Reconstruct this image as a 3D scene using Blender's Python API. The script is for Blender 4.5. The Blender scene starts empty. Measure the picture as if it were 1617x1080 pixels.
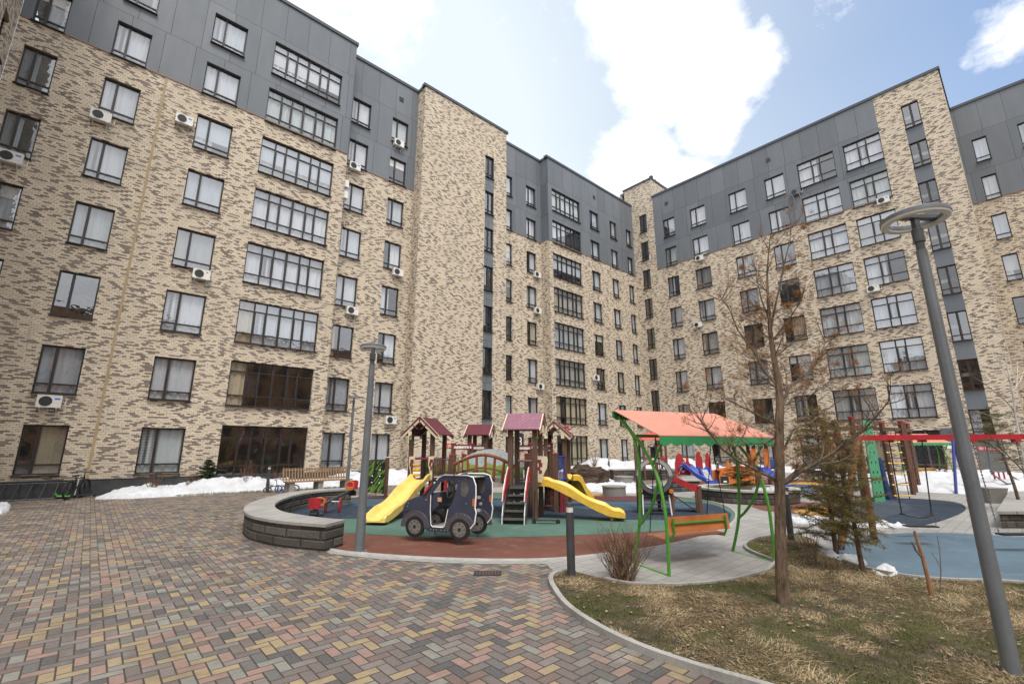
import bpy, math, random
import numpy as np
from mathutils import Vector, Matrix
from mathutils.geometry import tessellate_polygon
R = math.radians
SC = bpy.context.scene
COL = SC.collection
# ------------------------------------------------------------------ frame: camera and site geometry
AZ, PITCH, ROLL, CAMH = R(48.2715), R(13.0597), R(0.0261), 1.8
FOC = 728.9 / 1617 * 36.0
f0 = Vector((math.cos(AZ), math.sin(AZ), 0)); r0 = Vector((math.sin(AZ), -math.cos(AZ), 0)); UP = Vector((0, 0, 1))
SLOPE = 0.0085                       # the yard rises very slightly away from the viewer
def gz(x, y): return SLOPE * (x * f0.x + y * f0.y)
def W(s, d, z=0.0):
    """site point: s metres to the right, d metres ahead of the origin, z above the ground"""
    p = r0 * s + f0 * d
    return Vector((p.x, p.y, z + SLOPE * d))
fw = f0 * math.cos(PITCH) + UP * math.sin(PITCH); up0 = -f0 * math.sin(PITCH) + UP * math.cos(PITCH)
rt = r0 * math.cos(ROLL) - up0 * math.sin(ROLL); up2 = r0 * math.sin(ROLL) + up0 * math.cos(ROLL)
def ray(x, y): return fw * 728.9 + rt * (x - 808.57) - up2 * (y - 541.28)
def ground_at(x, y, z=0.0):
    """survey: the ground point (or a point z above it) seen at a place of the survey photograph"""
    r = ray(x, y); t = (CAMH - z) / (SLOPE * r.dot(f0) - r.z)
    return Vector((0, 0, CAMH)) + r * t
def deep_at(x, y, d):
    r = ray(x, y); t = d / r.dot(f0)
    return Vector((0, 0, CAMH)) + r * t
# ------------------------------------------------------------------ mesh builder
class MB:
    def __init__(s): s.v = []; s.f = []; s.m = []
    def add(s, vs, fs, m=0):
        n = len(s.v); s.v += [tuple(p) for p in vs]; s.f += [tuple(i + n for i in f) for f in fs]; s.m += [m] * len(fs); return s
    def quad(s, a, b, c, d, m=0): return s.add([a, b, c, d], [(0, 1, 2, 3)], m)
    def box(s, x0, x1, y0, y1, z0, z1, m=0):
        v = [(x, y, z) for x in (x0, x1) for y in (y0, y1) for z in (z0, z1)]
        return s.add(v, [(0, 1, 3, 2), (4, 6, 7, 5), (0, 4, 5, 1), (2, 3, 7, 6), (0, 2, 6, 4), (1, 5, 7, 3)], m)
    def obox(s, c, size, rz=0, m=0, M=None):
        a, b, h = [q / 2 for q in size]; M = M or Matrix.Rotation(rz, 3, 'Z'); c = Vector(c)
        v = [c + M @ Vector((x, y, z)) for x in (-a, a) for y in (-b, b) for z in (-h, h)]
        return s.add(v, [(0, 1, 3, 2), (4, 6, 7, 5), (0, 4, 5, 1), (2, 3, 7, 6), (0, 2, 6, 4), (1, 5, 7, 3)], m)
    def beam(s, a, b, w, h, m=0, upv=(0, 0, 1)):
        """rectangular bar from a to b"""
        a = Vector(a); b = Vector(b); d = (b - a).normalized(); u = Vector(upv)
        if abs(d.dot(u)) > .98: u = Vector((1, 0, 0))
        x = d.cross(u).normalized(); y = x.cross(d).normalized()
        v = [p + x * (i * w / 2) + y * (j * h / 2) for p in (a, b) for i, j in ((-1, -1), (1, -1), (1, 1), (-1, 1))]
        return s.add(v, [(0, 3, 2, 1), (4, 5, 6, 7), (0, 1, 5, 4), (1, 2, 6, 5), (2, 3, 7, 6), (3, 0, 4, 7)], m)
    def tube(s, pts, r, n=8, m=0, closed=False, cap=True):
        pts = [Vector(p) for p in pts]; k = len(pts)
        rr = r if isinstance(r, (list, tuple)) else [r] * k
        vs = []; prev = None
        for i, p in enumerate(pts):
            if closed: d = pts[(i + 1) % k] - pts[i - 1]
            else: d = pts[min(i + 1, k - 1)] - pts[max(i - 1, 0)]
            if d.length < 1e-7: d = Vector((0, 0, 1))
            d.normalize()
            if prev is None:
                u = Vector((0, 0, 1)) if abs(d.z) < .9 else Vector((1, 0, 0)); x = d.cross(u).normalized()
            else:
                x = prev - d * prev.dot(d)
                x = x.normalized() if x.length > 1e-6 else d.orthogonal().normalized()
            prev = x; y = d.cross(x)
            vs += [p + (x * math.cos(2 * math.pi * j / n) + y * math.sin(2 * math.pi * j / n)) * rr[i] for j in range(n)]
        fs = []
        for i in range(k if closed else k - 1):
            a = i * n; b = ((i + 1) % k) * n
            for j in range(n): fs.append((a + j, a + (j + 1) % n, b + (j + 1) % n, b + j))
        if cap and not closed:
            fs.append(tuple(range(n - 1, -1, -1))); fs.append(tuple((k - 1) * n + j for j in range(n)))
        return s.add(vs, fs, m)
    def lathe(s, prof, c=(0, 0, 0), n=24, m=0, a0=0.0, a1=2 * math.pi):
        c = Vector(c); full = abs(a1 - a0 - 2 * math.pi) < 1e-6; k = n if full else n + 1
        vs = [c + Vector((r * math.cos(a0 + (a1 - a0) * j / n), r * math.sin(a0 + (a1 - a0) * j / n), z)) for r, z in prof for j in range(k)]
        fs = []
        for i in range(len(prof) - 1):
            for j in range(n):
                a = i * k + j; b = i * k + (j + 1) % k
                fs.append((a, b, b + k, a + k))
        return s.add(vs, fs, m)
    def prism(s, outline, t, M, holes=(), m=0):
        """flat plate: 2D outline (x, z) with holes, thickness t along local y, M maps (x, y, z) to the final place"""
        loops = [[Vector((p[0], p[1], 0)) for p in outline]] + [[Vector((p[0], p[1], 0)) for p in h] for h in holes]
        tris = tessellate_polygon(loops); flat = [p for l in loops for p in l]; n = len(flat)
        vs = [M(p.x, -t / 2, p.y) for p in flat] + [M(p.x, t / 2, p.y) for p in flat]
        fs = [tuple(q) for q in tris] + [tuple(i + n for i in reversed(q)) for q in tris]
        o = 0
        for l in loops:
            k = len(l)
            for i in range(k): fs.append((o + i, o + (i + 1) % k, o + (i + 1) % k + n, o + i + n))
            o += k
        return s.add(vs, fs, m)
    def ball(s, c, r, n=10, k=6, m=0, sc=(1, 1, 1)):
        c = Vector(c); vs = []
        for i in range(k + 1):
            t = math.pi * i / k
            for j in range(n):
                a = 2 * math.pi * j / n
                vs.append(c + Vector((r * sc[0] * math.sin(t) * math.cos(a), r * sc[1] * math.sin(t) * math.sin(a), r * sc[2] * math.cos(t))))
        fs = [(i * n + j, i * n + (j + 1) % n, (i + 1) * n + (j + 1) % n, (i + 1) * n + j) for i in range(k) for j in range(n)]
        return s.add(vs, fs, m)
    def sheet(s, pts, dz=0.0, m=0):
        """flat polygon lying on the sloping yard"""
        flat = [Vector((p[0], p[1], 0)) for p in pts]
        tris = tessellate_polygon([flat])
        return s.add([(p.x, p.y, gz(p.x, p.y) + dz) for p in flat], [tuple(t) for t in tris], m)
    def mesh(s, name, mats, smooth=False):
        me = bpy.data.meshes.new(name); me.from_pydata(s.v, [], s.f)
        for m in (mats if isinstance(mats, (list, tuple)) else [mats]): me.materials.append(m)
        if len(me.polygons) == len(s.m): me.polygons.foreach_set('material_index', s.m)
        me.validate(); me.update()
        if smooth:
            me.polygons.foreach_set('use_smooth', [True] * len(me.polygons))
            try: me.set_sharp_from_angle(angle=R(38))
            except Exception: pass
        return me
    def build(s, name, mats, parent=None, smooth=False, **kw):
        return link(name, s.mesh(name, mats, smooth), parent, **kw)
def link(name, data, parent=None, loc=None, rz=None, label=None, cat=None, group=None, kind=None):
    o = bpy.data.objects.new(name, data); COL.objects.link(o)
    if parent: o.parent = parent
    if loc is not None: o.location = loc
    if rz is not None: o.rotation_euler = (0, 0, rz)
    if label: o['label'] = label
    if cat: o['category'] = cat
    if group: o['group'] = group
    if kind: o['kind'] = kind
    return o
def thing(name, label, cat, loc=(0, 0, 0), rz=0.0, group=None): return link(name, None, None, loc, rz, label, cat, group)
KIDS = {}
def copy_tree(o, parent=None):
    c = o.copy(); COL.objects.link(c)
    if parent: c.parent = parent
    for ch in [q for q in list(COL.objects) if q.parent == o]: copy_tree(ch, c)
    return c
# ------------------------------------------------------------------ node helper
class NT:
    def __init__(s, name):
        s.mat = bpy.data.materials.new(name); s.mat.use_nodes = True; s.t = s.mat.node_tree; s.t.nodes.clear()
        s.out = s.t.nodes.new('ShaderNodeOutputMaterial')
    def n(s, typ, **kw):
        q = s.t.nodes.new(typ)
        for k, v in kw.items(): setattr(q, k, v)
        return q
    def link(s, a, b): s.t.links.new(a, b)
    def put(s, inp, v):
        if v is None: return
        if hasattr(v, 'is_output') or isinstance(v, bpy.types.NodeSocket): s.t.links.new(v, inp)
        else: inp.default_value = v
    def m(s, op, a, b=None, c=None, clamp=False):
        q = s.n('ShaderNodeMath', operation=op, use_clamp=clamp)
        s.put(q.inputs[0], a); s.put(q.inputs[1], b); s.put(q.inputs[2], c); return q.outputs[0]
    def pos(s): return s.n('ShaderNodeNewGeometry').outputs['Position']
    def obj(s): return s.n('ShaderNodeTexCoord').outputs['Object']
    def sep(s, v):
        q = s.n('ShaderNodeSeparateXYZ'); s.put(q.inputs[0], v); return q.outputs
    def comb(s, x=0., y=0., z=0.):
        q = s.n('ShaderNodeCombineXYZ')
        for i, v in enumerate((x, y, z)): s.put(q.inputs[i], v)
        return q.outputs[0]
    def noise(s, vec, scale=5., detail=4., rough=.55, col=False):
        q = s.n('ShaderNodeTexNoise'); s.put(q.inputs['Vector'], vec); s.put(q.inputs['Scale'], scale); s.put(q.inputs['Detail'], detail); s.put(q.inputs['Roughness'], rough)
        return q.outputs['Color' if col else 'Fac']
    def white(s, vec, col=False):
        q = s.n('ShaderNodeTexWhiteNoise', noise_dimensions='3D'); s.put(q.inputs['Vector'], vec); return q.outputs['Color' if col else 'Value']
    def ramp(s, fac, stops, interp='LINEAR'):
        q = s.n('ShaderNodeValToRGB'); q.color_ramp.interpolation = interp; e = q.color_ramp.elements
        while len(e) > 1: e.remove(e[-1])
        e[0].position = stops[0][0]; e[0].color = c4(stops[0][1])
        for p, c in stops[1:]:
            k = e.new(p); k.color = c4(c)
        s.put(q.inputs[0], fac); return q.outputs[0]
    def mix(s, f, a, b, blend='MIX'):
        q = s.n('ShaderNodeMix', data_type='RGBA', blend_type=blend)
        s.put(q.inputs[0], f); s.put(q.inputs[6], c4(a) if isinstance(a, (tuple, list)) else a); s.put(q.inputs[7], c4(b) if isinstance(b, (tuple, list)) else b); return q.outputs[2]
    def rng(s, v, a, b, c=0., d=1., clamp=True):
        q = s.n('ShaderNodeMapRange', clamp=clamp); s.put(q.inputs[0], v)
        for i, k in enumerate((a, b, c, d)): s.put(q.inputs[i + 1], k)
        return q.outputs[0]
    def bump(s, h, strength=.3, dist=.01):
        q = s.n('ShaderNodeBump'); q.inputs['Strength'].default_value = strength; q.inputs['Distance'].default_value = dist
        s.put(q.inputs['Height'], h); return q.outputs[0]
    def bsdf(s, col, rough=.6, normal=None, metal=0., spec=.5, **kw):
        q = s.n('ShaderNodeBsdfPrincipled')
        s.put(q.inputs['Base Color'], c4(col) if isinstance(col, (tuple, list)) else col); s.put(q.inputs['Roughness'], rough)
        q.inputs['Metallic'].default_value = metal; q.inputs['Specular IOR Level'].default_value = spec
        if normal is not None: s.put(q.inputs['Normal'], normal)
        for k, v in kw.items(): s.put(q.inputs[k], v)
        s.link(q.outputs[0], s.out.inputs[0]); return q
def c4(c): return (c[0], c[1], c[2], 1.0) if len(c) == 3 else tuple(c)
_pc = {}
def paint(col, rough=.45, var=.12, scale=6., spec=.5, metal=0., bump=0., name='paint'):
    """painted / plain surface with slight procedural dirt"""
    key = (tuple(col), rough, var, scale, spec, metal, bump)
    if key in _pc: return _pc[key]
    n = NT(name); p = n.pos(); a = n.noise(p, scale, 5); b = n.noise(p, scale * 9, 3)
    f = n.m('ADD', n.m('MULTIPLY', a, .65), n.m('MULTIPLY', b, .35))
    lo = tuple(q * (1 - var * 1.6) for q in col); hi = tuple(min(1, q * (1 + var)) for q in col)
    c = n.ramp(f, [(.3, lo), (.5, col), (.72, hi)])
    nb = n.bump(b, bump, .01) if bump else None
    n.bsdf(c, n.rng(a, .3, .7, max(.05, rough - .08), min(1, rough + .1)), nb, metal, spec)
    _pc[key] = n.mat; return n.mat
EXPO = 0.70
# ------------------------------------------------------------------ setting materials
def wall_uv(n):
    p = n.sep(n.pos()); g = n.sep(n.n('ShaderNodeNewGeometry').outputs['True Normal'])
    isx = n.m('GREATER_THAN', n.m('ABSOLUTE', g[0]), .5)
    u = n.m('ADD', n.m('MULTIPLY', p[0], n.m('SUBTRACT', 1., isx)), n.m('MULTIPLY', p[1], isx))
    return n.m('ADD', u, n.m('MULTIPLY', isx, 53.17)), p[2], n.m('ABSOLUTE', g[2])
def mat_brick(light=(.665, .575, .445), dark=(.175, .15, .135), thr=0.):
    n = NT('cream_brick'); u, z, nz = wall_uv(n)
    BL, RH = .232, .0602
    row = n.m('FLOOR', n.m('DIVIDE', z, RH))
    head = n.m('LESS_THAN', n.m('WRAP', n.m('ADD', row, .5), 9., 0.), 1.)        # every tenth course is laid in headers
    bl = n.m('SUBTRACT', BL, n.m('MULTIPLY', head, BL * .5))
    off = n.m('MULTIPLY', n.m('FRACT', n.m('MULTIPLY', row, .36)), 1.)
    uu = n.m('ADD', n.m('DIVIDE', u, bl), off); iu = n.m('FLOOR', uu)
    fu = n.m('FRACT', uu); fz = n.m('FRACT', n.m('DIVIDE', z, RH))
    cu = n.m('MULTIPLY', n.m('SUBTRACT', n.m('ADD', iu, .5), off), bl)
    cl = n.noise(n.comb(n.m('MULTIPLY', cu, 3.6), n.m('MULTIPLY', row, .75), 3.3), 1., 1., .5)
    wn = n.white(n.comb(iu, row, 7.)); wn2 = n.white(n.comb(iu, row, 21.))
    # one dark brick in nearly every group of three, its place drifting from course to course
    cell = n.m('FLOOR', n.m('DIVIDE', n.m('ADD', iu, .01), 3.)); jj = n.m('SUBTRACT', iu, n.m('MULTIPLY', cell, 3.))
    sel = n.m('FLOOR', n.rng(n.noise(n.comb(n.m('MULTIPLY', cell, 5.37), n.m('MULTIPLY', row, .66), 3.3), 1., 0., .5), .3, .7, 0., 3.))
    dk = n.m('MULTIPLY', n.m('COMPARE', jj, sel, .4), n.m('GREATER_THAN', n.white(n.comb(cell, row, 13.)), .12))
    dk = n.m('MAXIMUM', dk, n.m('LESS_THAN', wn, .07)); dk = n.m('MULTIPLY', dk, n.m('GREATER_THAN', n.m('ADD', cl, n.m('MULTIPLY', n.m('SUBTRACT', wn, .5), .3)), .31))
    eu = n.m('MULTIPLY', n.m('MINIMUM', fu, n.m('SUBTRACT', 1., fu)), bl)
    ez = n.m('MULTIPLY', n.m('MINIMUM', fz, n.m('SUBTRACT', 1., fz)), RH)
    mort = n.m('LESS_THAN', n.m('MINIMUM', eu, ez), .0070)
    grime = n.noise(n.comb(u, z, 0.), .45, 5., .6)
    lc = n.mix(wn2, tuple(q * .86 for q in light), tuple(min(1, q * 1.12) for q in light))
    dc = n.mix(wn2, tuple(q * .8 for q in dark), tuple(q * 1.25 for q in dark))
    c = n.mix(dk, lc, dc)
    c = n.mix(mort, c, (.22, .172, .125))
    c = n.mix(n.rng(grime, .4, .75, 0., .34), c, tuple(q * .6 for q in light)); strk = n.noise(n.comb(n.m('MULTIPLY', u, 5.), n.m('MULTIPLY', z, .35), 2.), 1., 5., .6); c = n.mix(n.m('MULTIPLY', n.rng(strk, .55, .75, 0., .4), n.rng(grime, .4, .6, .2, 1.)), c, (.16, .13, .11)); c = n.mix(n.rng(z, .9, 2.2, .22, 0.), c, (.22, .18, .15))
    fine = n.noise(n.pos(), 90., 3.)
    h = n.m('SUBTRACT', n.m('MULTIPLY', fine, .25), mort)
    n.bsdf(c, .85, n.bump(h, .5, .006), spec=.25)
    return n.mat
def mat_panel():
    n = NT('grey_cladding'); u, z, nz = wall_uv(n)
    pw, ph = 1.19, 2.918
    row = n.m('FLOOR', n.m('DIVIDE', n.m('SUBTRACT', z, .28), ph))
    uu = n.m('DIVIDE', n.m('ADD', u, n.m('MULTIPLY', n.white(n.comb(0., row, 3.)), .25)), pw); fz = n.m('FRACT', n.m('DIVIDE', n.m('SUBTRACT', z, .28), ph))
    fu = n.m('FRACT', uu)
    jm = n.m('MULTIPLY', n.m('MINIMUM', fu, n.m('SUBTRACT', 1., fu)), pw); jz = n.m('MULTIPLY', n.m('MINIMUM', fz, n.m('SUBTRACT', 1., fz)), ph)
    j = n.m('LESS_THAN', n.m('MINIMUM', jm, jz), .011)
    tone = n.white(n.comb(n.m('FLOOR', uu), row, 5.))
    gr = n.noise(n.comb(n.m('MULTIPLY', u, 2.2), n.m('MULTIPLY', z, .5), 0.), 1., 5.)
    c = n.mix(tone, (.112, .127, .144), (.146, .162, .178))
    c = n.mix(n.rng(gr, .35, .75, 0., .35), c, (.098, .111, .126))
    c = n.mix(j, c, (.03, .034, .04))
    n.bsdf(c, n.rng(gr, .3, .7, .5, .62), n.bump(n.m('SUBTRACT', 1., j), .4, .01), spec=.45)
    return n.mat
def mat_glass(k=1.25, tint=(.95, .97, .975, 1)):
    n = NT('window_glass'); p = n.pos()
    w = n.noise(p, 2.1, 3.)
    nb = n.bump(w, .35, .012)
    fr = n.n('ShaderNodeFresnel'); fr.inputs[0].default_value = 2.0; n.link(nb, fr.inputs['Normal'])
    bf = n.n('ShaderNodeNewGeometry').outputs['Backfacing']; fac = n.m('ADD', n.m('MULTIPLY', n.m('MULTIPLY', fr.outputs[0], k, clamp=True), n.m('SUBTRACT', 1., bf)), n.m('MULTIPLY', bf, .1))
    tr = n.n('ShaderNodeBsdfTransparent'); tr.inputs[0].default_value = tint
    gl = n.n('ShaderNodeBsdfGlossy'); gl.inputs['Roughness'].default_value = .015; gl.inputs['Color'].default_value = (.93, .96, 1, 1); n.link(nb, gl.inputs['Normal'])
    mx = n.n('ShaderNodeMixShader'); n.link(fac, mx.inputs[0]); n.link(tr.outputs[0], mx.inputs[1]); n.link(gl.outputs[0], mx.inputs[2])
    n.link(mx.outputs[0], n.out.inputs[0]); return n.mat
def mat_sheer(col=(.60, .615, .65), name='sheer_curtain'):
    n = NT(name); d = n.n('ShaderNodeBsdfDiffuse'); t = n.n('ShaderNodeBsdfTranslucent')
    u, z, nz = wall_uv(n)
    a = n.noise(n.comb(n.m('MULTIPLY', u, 9.), n.m('MULTIPLY', z, .35), 0.), 1., 3.)
    c = n.mix(a, tuple(q * .72 for q in col), col)
    n.link(c, d.inputs[0]); n.link(c, t.inputs[0])
    mx = n.n('ShaderNodeMixShader'); mx.inputs[0].default_value = .08; n.link(d.outputs[0], mx.inputs[1]); n.link(t.outputs[0], mx.inputs[2])
    n.link(mx.outputs[0], n.out.inputs[0]); return n.mat
def mat_pavers():
    n = NT('herringbone_pavers'); p = n.sep(n.pos()); w = .105
    a = R(0)
    x = n.m('DIVIDE', n.m('ADD', p[0], 50.02), w); y = n.m('DIVIDE', n.m('ADD', p[1], 50.05), w)
    i = n.m('FLOOR', x); j = n.m('FLOOR', y); fx = n.m('FRACT', x); fy = n.m('FRACT', y)
    k = n.m('WRAP', n.m('SUBTRACT', i, j), 4., 0.)
    k = n.m('ROUND', k)
    k = n.m('WRAP', k, 4., 0.)
    is1 = n.m('COMPARE', k, 1., .2); is2 = n.m('COMPARE', k, 2., .2); vert = n.m('GREATER_THAN', k, 1.5)
    X = n.m('ADD', fx, is1); Y = n.m('ADD', fy, is2)
    eh = n.m('MINIMUM', n.m('MINIMUM', X, n.m('SUBTRACT', 2., X)), n.m('MINIMUM', fy, n.m('SUBTRACT', 1., fy)))
    ev = n.m('MINIMUM', n.m('MINIMUM', Y, n.m('SUBTRACT', 2., Y)), n.m('MINIMUM', fx, n.m('SUBTRACT', 1., fx)))
    e = n.m('ADD', n.m('MULTIPLY', eh, n.m('SUBTRACT', 1., vert)), n.m('MULTIPLY', ev, vert))
    idx = n.m('SUBTRACT', i, is1); idy = n.m('SUBTRACT', j, is2)
    iv = n.comb(idx, idy, vert)
    jit = n.m('MULTIPLY', n.m('SUBTRACT', n.white(n.comb(idx, idy, 40.)), .5), .05)
    # colour-mixed concrete: runs of the same colour come off the pallet together
    run = n.noise(n.comb(n.m('MULTIPLY', idx, .16), n.m('MULTIPLY', idy, .16), 1.), 1., 1.)
    rnd = n.m('FRACT', n.m('ADD', n.white(iv), n.m('MULTIPLY', run, .9)))
    base = n.ramp(rnd, [(0., (.165, .135, .130)), (.22, (.225, .20, .185)), (.34, (.13, .13, .125)), (.44, (.26, .265, .235)), (.56, (.38, .295, .165)), (.74, (.34, .22, .18)), (.88, (.075, .078, .084)), (.94, (.18, .12, .10))], 'CONSTANT')
    inner = n.noise(n.comb(n.m('ADD', p[0], n.m('MULTIPLY', n.white(n.comb(idx, idy, 9.)), 30.)), p[1], 0.), 14., 6., .65)
    base = n.mix(n.rng(inner, .35, .7, 0., .75), base, n.mix(.5, base, (.09, .10, .11)))
    base = n.mix(n.rng(n.noise(n.pos(), 60., 3.), .45, .8, 0., .3), base, (.36, .33, .29))
    big = n.noise(n.pos(), .55, 5., .6); wet = n.noise(n.comb(p[0], p[1], 4.), .9, 6., .7)
    base = n.mix(n.rng(big, .35, .7, .0, .25), base, (.13, .115, .10))
    base = n.mix(n.rng(wet, .52, .70, .0, .5), base, (.07, .06, .055))
    base = n.mix(n.rng(n.noise(n.comb(p[0], p[1], 9.), 1.3, 5., .6), .6, .72, 0., .35), base, (.40, .38, .35))
    gap = n.rng(n.m('ADD', n.m('ADD', e, n.m('MULTIPLY', jit, .3)), n.m('MULTIPLY', n.m('SUBTRACT', inner, .5), .07)), .045, .075, 1., 0.)
    c = n.mix(gap, base, (.055, .048, .04))
    c = n.mix(1., c, (.86, .83, .80), 'MULTIPLY'); h = n.m('ADD', n.rng(e, .02, .1, 0., 1.), n.m('ADD', n.m('MULTIPLY', inner, .25), n.m('MULTIPLY', n.white(n.comb(idx, idy, 77.)), .3)))
    n.bsdf(c, n.rng(wet, .5, .75, .62, .34), n.bump(h, .55, .006), spec=.4)
    return n.mat
def mat_slabs(col=(.33, .325, .31), sx=.3, sy=.2, ang=.0):
    n = NT('grey_paving_slabs'); mp = n.n('ShaderNodeMapping'); n.link(n.pos(), mp.inputs[0]); mp.inputs['Rotation'].default_value = (0, 0, ang)
    q = n.n('ShaderNodeTexBrick', offset=.5); n.link(mp.outputs[0], q.inputs['Vector'])
    q.inputs['Scale'].default_value = 1.; q.inputs['Brick Width'].default_value = sx; q.inputs['Row Height'].default_value = sy
    q.inputs['Mortar Size'].default_value = .005; q.inputs['Color1'].default_value = c4(tuple(v * .88 for v in col)); q.inputs['Color2'].default_value = c4(tuple(v * 1.1 for v in col)); q.inputs['Mortar'].default_value = c4(tuple(v * .42 for v in col)); q.inputs['Bias'].default_value = 0
    big = n.noise(n.pos(), .8, 6., .6); fine = n.noise(n.pos(), 45., 4.)
    c = n.mix(n.rng(big, .4, .72, 0., .45), q.outputs[0], tuple(v * .6 for v in col))
    c = n.mix(n.rng(fine, .4, .75, 0., .2), c, tuple(v * 1.25 for v in col))
    n.bsdf(c, .8, n.bump(n.m('SUBTRACT', n.m('MULTIPLY', fine, .3), q.outputs['Fac']), .4, .005), spec=.3); return n.mat
def mat_rubber(col, name='rubber_surface'):
    n = NT(name); p = n.pos()
    f = n.noise(p, 160., 2., .5); b = n.noise(p, .8, 6., .6); s = n.noise(p, 3.5, 5., .65)
    c = n.mix(n.rng(f, .35, .65), tuple(q * .72 for q in col), tuple(min(1, q * 1.25) for q in col))
    c = n.mix(n.rng(b, .42, .66, 0., .5), c, tuple(q * .55 for q in col))
    c = n.mix(n.rng(s, .54, .70, 0., .4), c, tuple(q * .6 + .11 for q in col)); k = n.noise(p, 26., 4., .7); c = n.mix(n.rng(k, .6, .72, 0., .45), c, tuple(q * .5 for q in col))
    v = n.n('ShaderNodeTexVoronoi'); n.link(p, v.inputs['Vector']); v.inputs['Scale'].default_value = 220.
    n.bsdf(c, .82, n.bump(v.outputs['Distance'], .5, .004), spec=.3); return n.mat
def mat_soil():
    n = NT('lawn_soil'); p = n.pos(); a = n.noise(p, 1.3, 6., .65); b = n.noise(p, 9., 6., .7); f = n.noise(p, 70., 4., .7)
    c = n.ramp(a, [(.3, (.045, .036, .027)), (.45, (.085, .068, .045)), (.56, (.07, .075, .03)), (.7, (.13, .10, .06))])
    c = n.mix(n.rng(b, .42, .65, 0., .6), c, (.19, .15, .085)); c = n.mix(n.rng(f, .35, .6, .55, 0.), c, (.03, .026, .018))
    n.bsdf(c, .95, n.bump(n.m('ADD', b, n.m('MULTIPLY', f, .4)), .9, .04), spec=.15); return n.mat
def mat_snow():
    n = NT('old_snow'); p = n.pos(); a = n.noise(p, 2.2, 6., .65); f = n.noise(p, 22., 5., .65); d = n.noise(p, 60., 3., .6)
    c = n.mix(n.rng(a, .4, .75, 0., .5), (.60, .62, .65), (.33, .32, .305)); c = n.mix(n.rng(f, .54, .76, 0., .65), c, (.22, .19, .155)); c = n.mix(n.rng(d, .62, .70, 0., .75), c, (.09, .08, .065))
    q = n.bsdf(c, .7, n.bump(n.m('ADD', n.m('MULTIPLY', a, 1.2), f), .8, .03), spec=.3); return n.mat
def mat_stone_wall(col=(.085, .078, .068), bw=.42, rh=.16):
    n = NT('split_stone_blocks'); o = n.sep(n.obj()); g = n.pos()
    ang = n.m('ARCTAN2', o[1], o[0]); u = n.m('MULTIPLY', ang, 2.9)
    row = n.m('FLOOR', n.m('DIVIDE', o[2], rh)); uu = n.m('ADD', n.m('DIVIDE', u, bw), n.m('MULTIPLY', row, .5)); fu = n.m('FRACT', uu); fz = n.m('FRACT', n.m('DIVIDE', o[2], rh))
    e = n.m('MINIMUM', n.m('MULTIPLY', n.m('MINIMUM', fu, n.m('SUBTRACT', 1., fu)), bw), n.m('MULTIPLY', n.m('MINIMUM', fz, n.m('SUBTRACT', 1., fz)), rh))
    t = n.white(n.comb(n.m('FLOOR', uu), row, 2.)); a = n.noise(g, 6., 6., .7); f = n.noise(g, 32., 5., .7)
    c = n.mix(t, tuple(q * .75 for q in col), tuple(q * 1.5 for q in col)); c = n.mix(n.rng(a, .45, .7, 0., .6), c, (.05, .045, .04)); c = n.mix(n.rng(f, .55, .75, 0., .5), c, (.21, .19, .15))
    c = n.mix(n.rng(e, .003, .011, 1., 0.), c, (.03, .028, .025))
    n.bsdf(c, .9, n.bump(n.m('ADD', n.m('ADD', a, f), n.rng(e, 0., .03, 0., 1.)), .9, .03), spec=.25); return n.mat
def mat_bark(c1=(.17, .115, .075), c2=(.05, .036, .026), sc=1.0, name='bark'):
    n = NT(name); p = n.sep(n.pos()); v = n.comb(n.m('MULTIPLY', p[0], 34. * sc), n.m('MULTIPLY', p[1], 34. * sc), n.m('MULTIPLY', p[2], 6. * sc))
    a = n.noise(v, 1., 6., .7); b = n.noise(n.pos(), 3., 4.)
    c = n.mix(n.rng(a, .35, .65), c2, c1); c = n.mix(n.rng(b, .45, .7, 0., .4), c, tuple(q * 1.5 for q in c1))
    n.bsdf(c, .92, n.bump(a, 1., .02), spec=.15); return n.mat
def mat_leaf(cols, name='needles'):
    n = NT(name); g = n.n('ShaderNodeNewGeometry'); r = g.outputs['Random Per Island']; a = n.noise(n.pos(), 3., 3.)
    k = len(cols); c = n.ramp(n.m('ADD', n.m('MULTIPLY', r, .7), n.m('MULTIPLY', a, .3)), [(i / k + .05, q) for i, q in enumerate(cols)])
    d = n.n('ShaderNodeBsdfDiffuse'); t = n.n('ShaderNodeBsdfTranslucent'); n.link(c, d.inputs[0]); n.link(c, t.inputs[0])
    mx = n.n('ShaderNodeMixShader'); mx.inputs[0].default_value = .25; n.link(d.outputs[0], mx.inputs[1]); n.link(t.outputs[0], mx.inputs[2]); n.link(mx.outputs[0], n.out.inputs[0]); return n.mat
def mat_wood(col=(.16, .082, .045), gap=.0, name='stained_wood'):
    n = NT(name); p = n.sep(n.obj()); v = n.comb(n.m('MULTIPLY', p[0], 30.), n.m('MULTIPLY', p[1], 30.), n.m('MULTIPLY', p[2], 3.))
    a = n.noise(v, 1., 5., .6); b = n.noise(n.pos(), 2.5, 4.)
    c = n.mix(n.rng(a, .3, .7), tuple(q * .62 for q in col), tuple(q * 1.25 for q in col)); c = n.mix(n.rng(b, .5, .75, 0., .3), c, tuple(q * .6 + .06 for q in col))
    n.bsdf(c, .62, n.bump(a, .25, .004), spec=.35); return n.mat
BRICK = mat_brick(); PANEL = mat_panel(); GLASS = mat_glass(); GLASS2 = mat_glass(1.8, (.80, .84, .86, 1)); GLASS3 = mat_glass(1.0, (.88, .92, .90, 1)); SHEER = mat_sheer(); SHEER2 = mat_sheer((.42, .41, .40), 'grey_curtain'); SHEER4 = mat_sheer((.80, .78, .74), 'roller_blind'); SHEER3 = mat_sheer((.50, .42, .30), 'beige_curtain')
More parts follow.
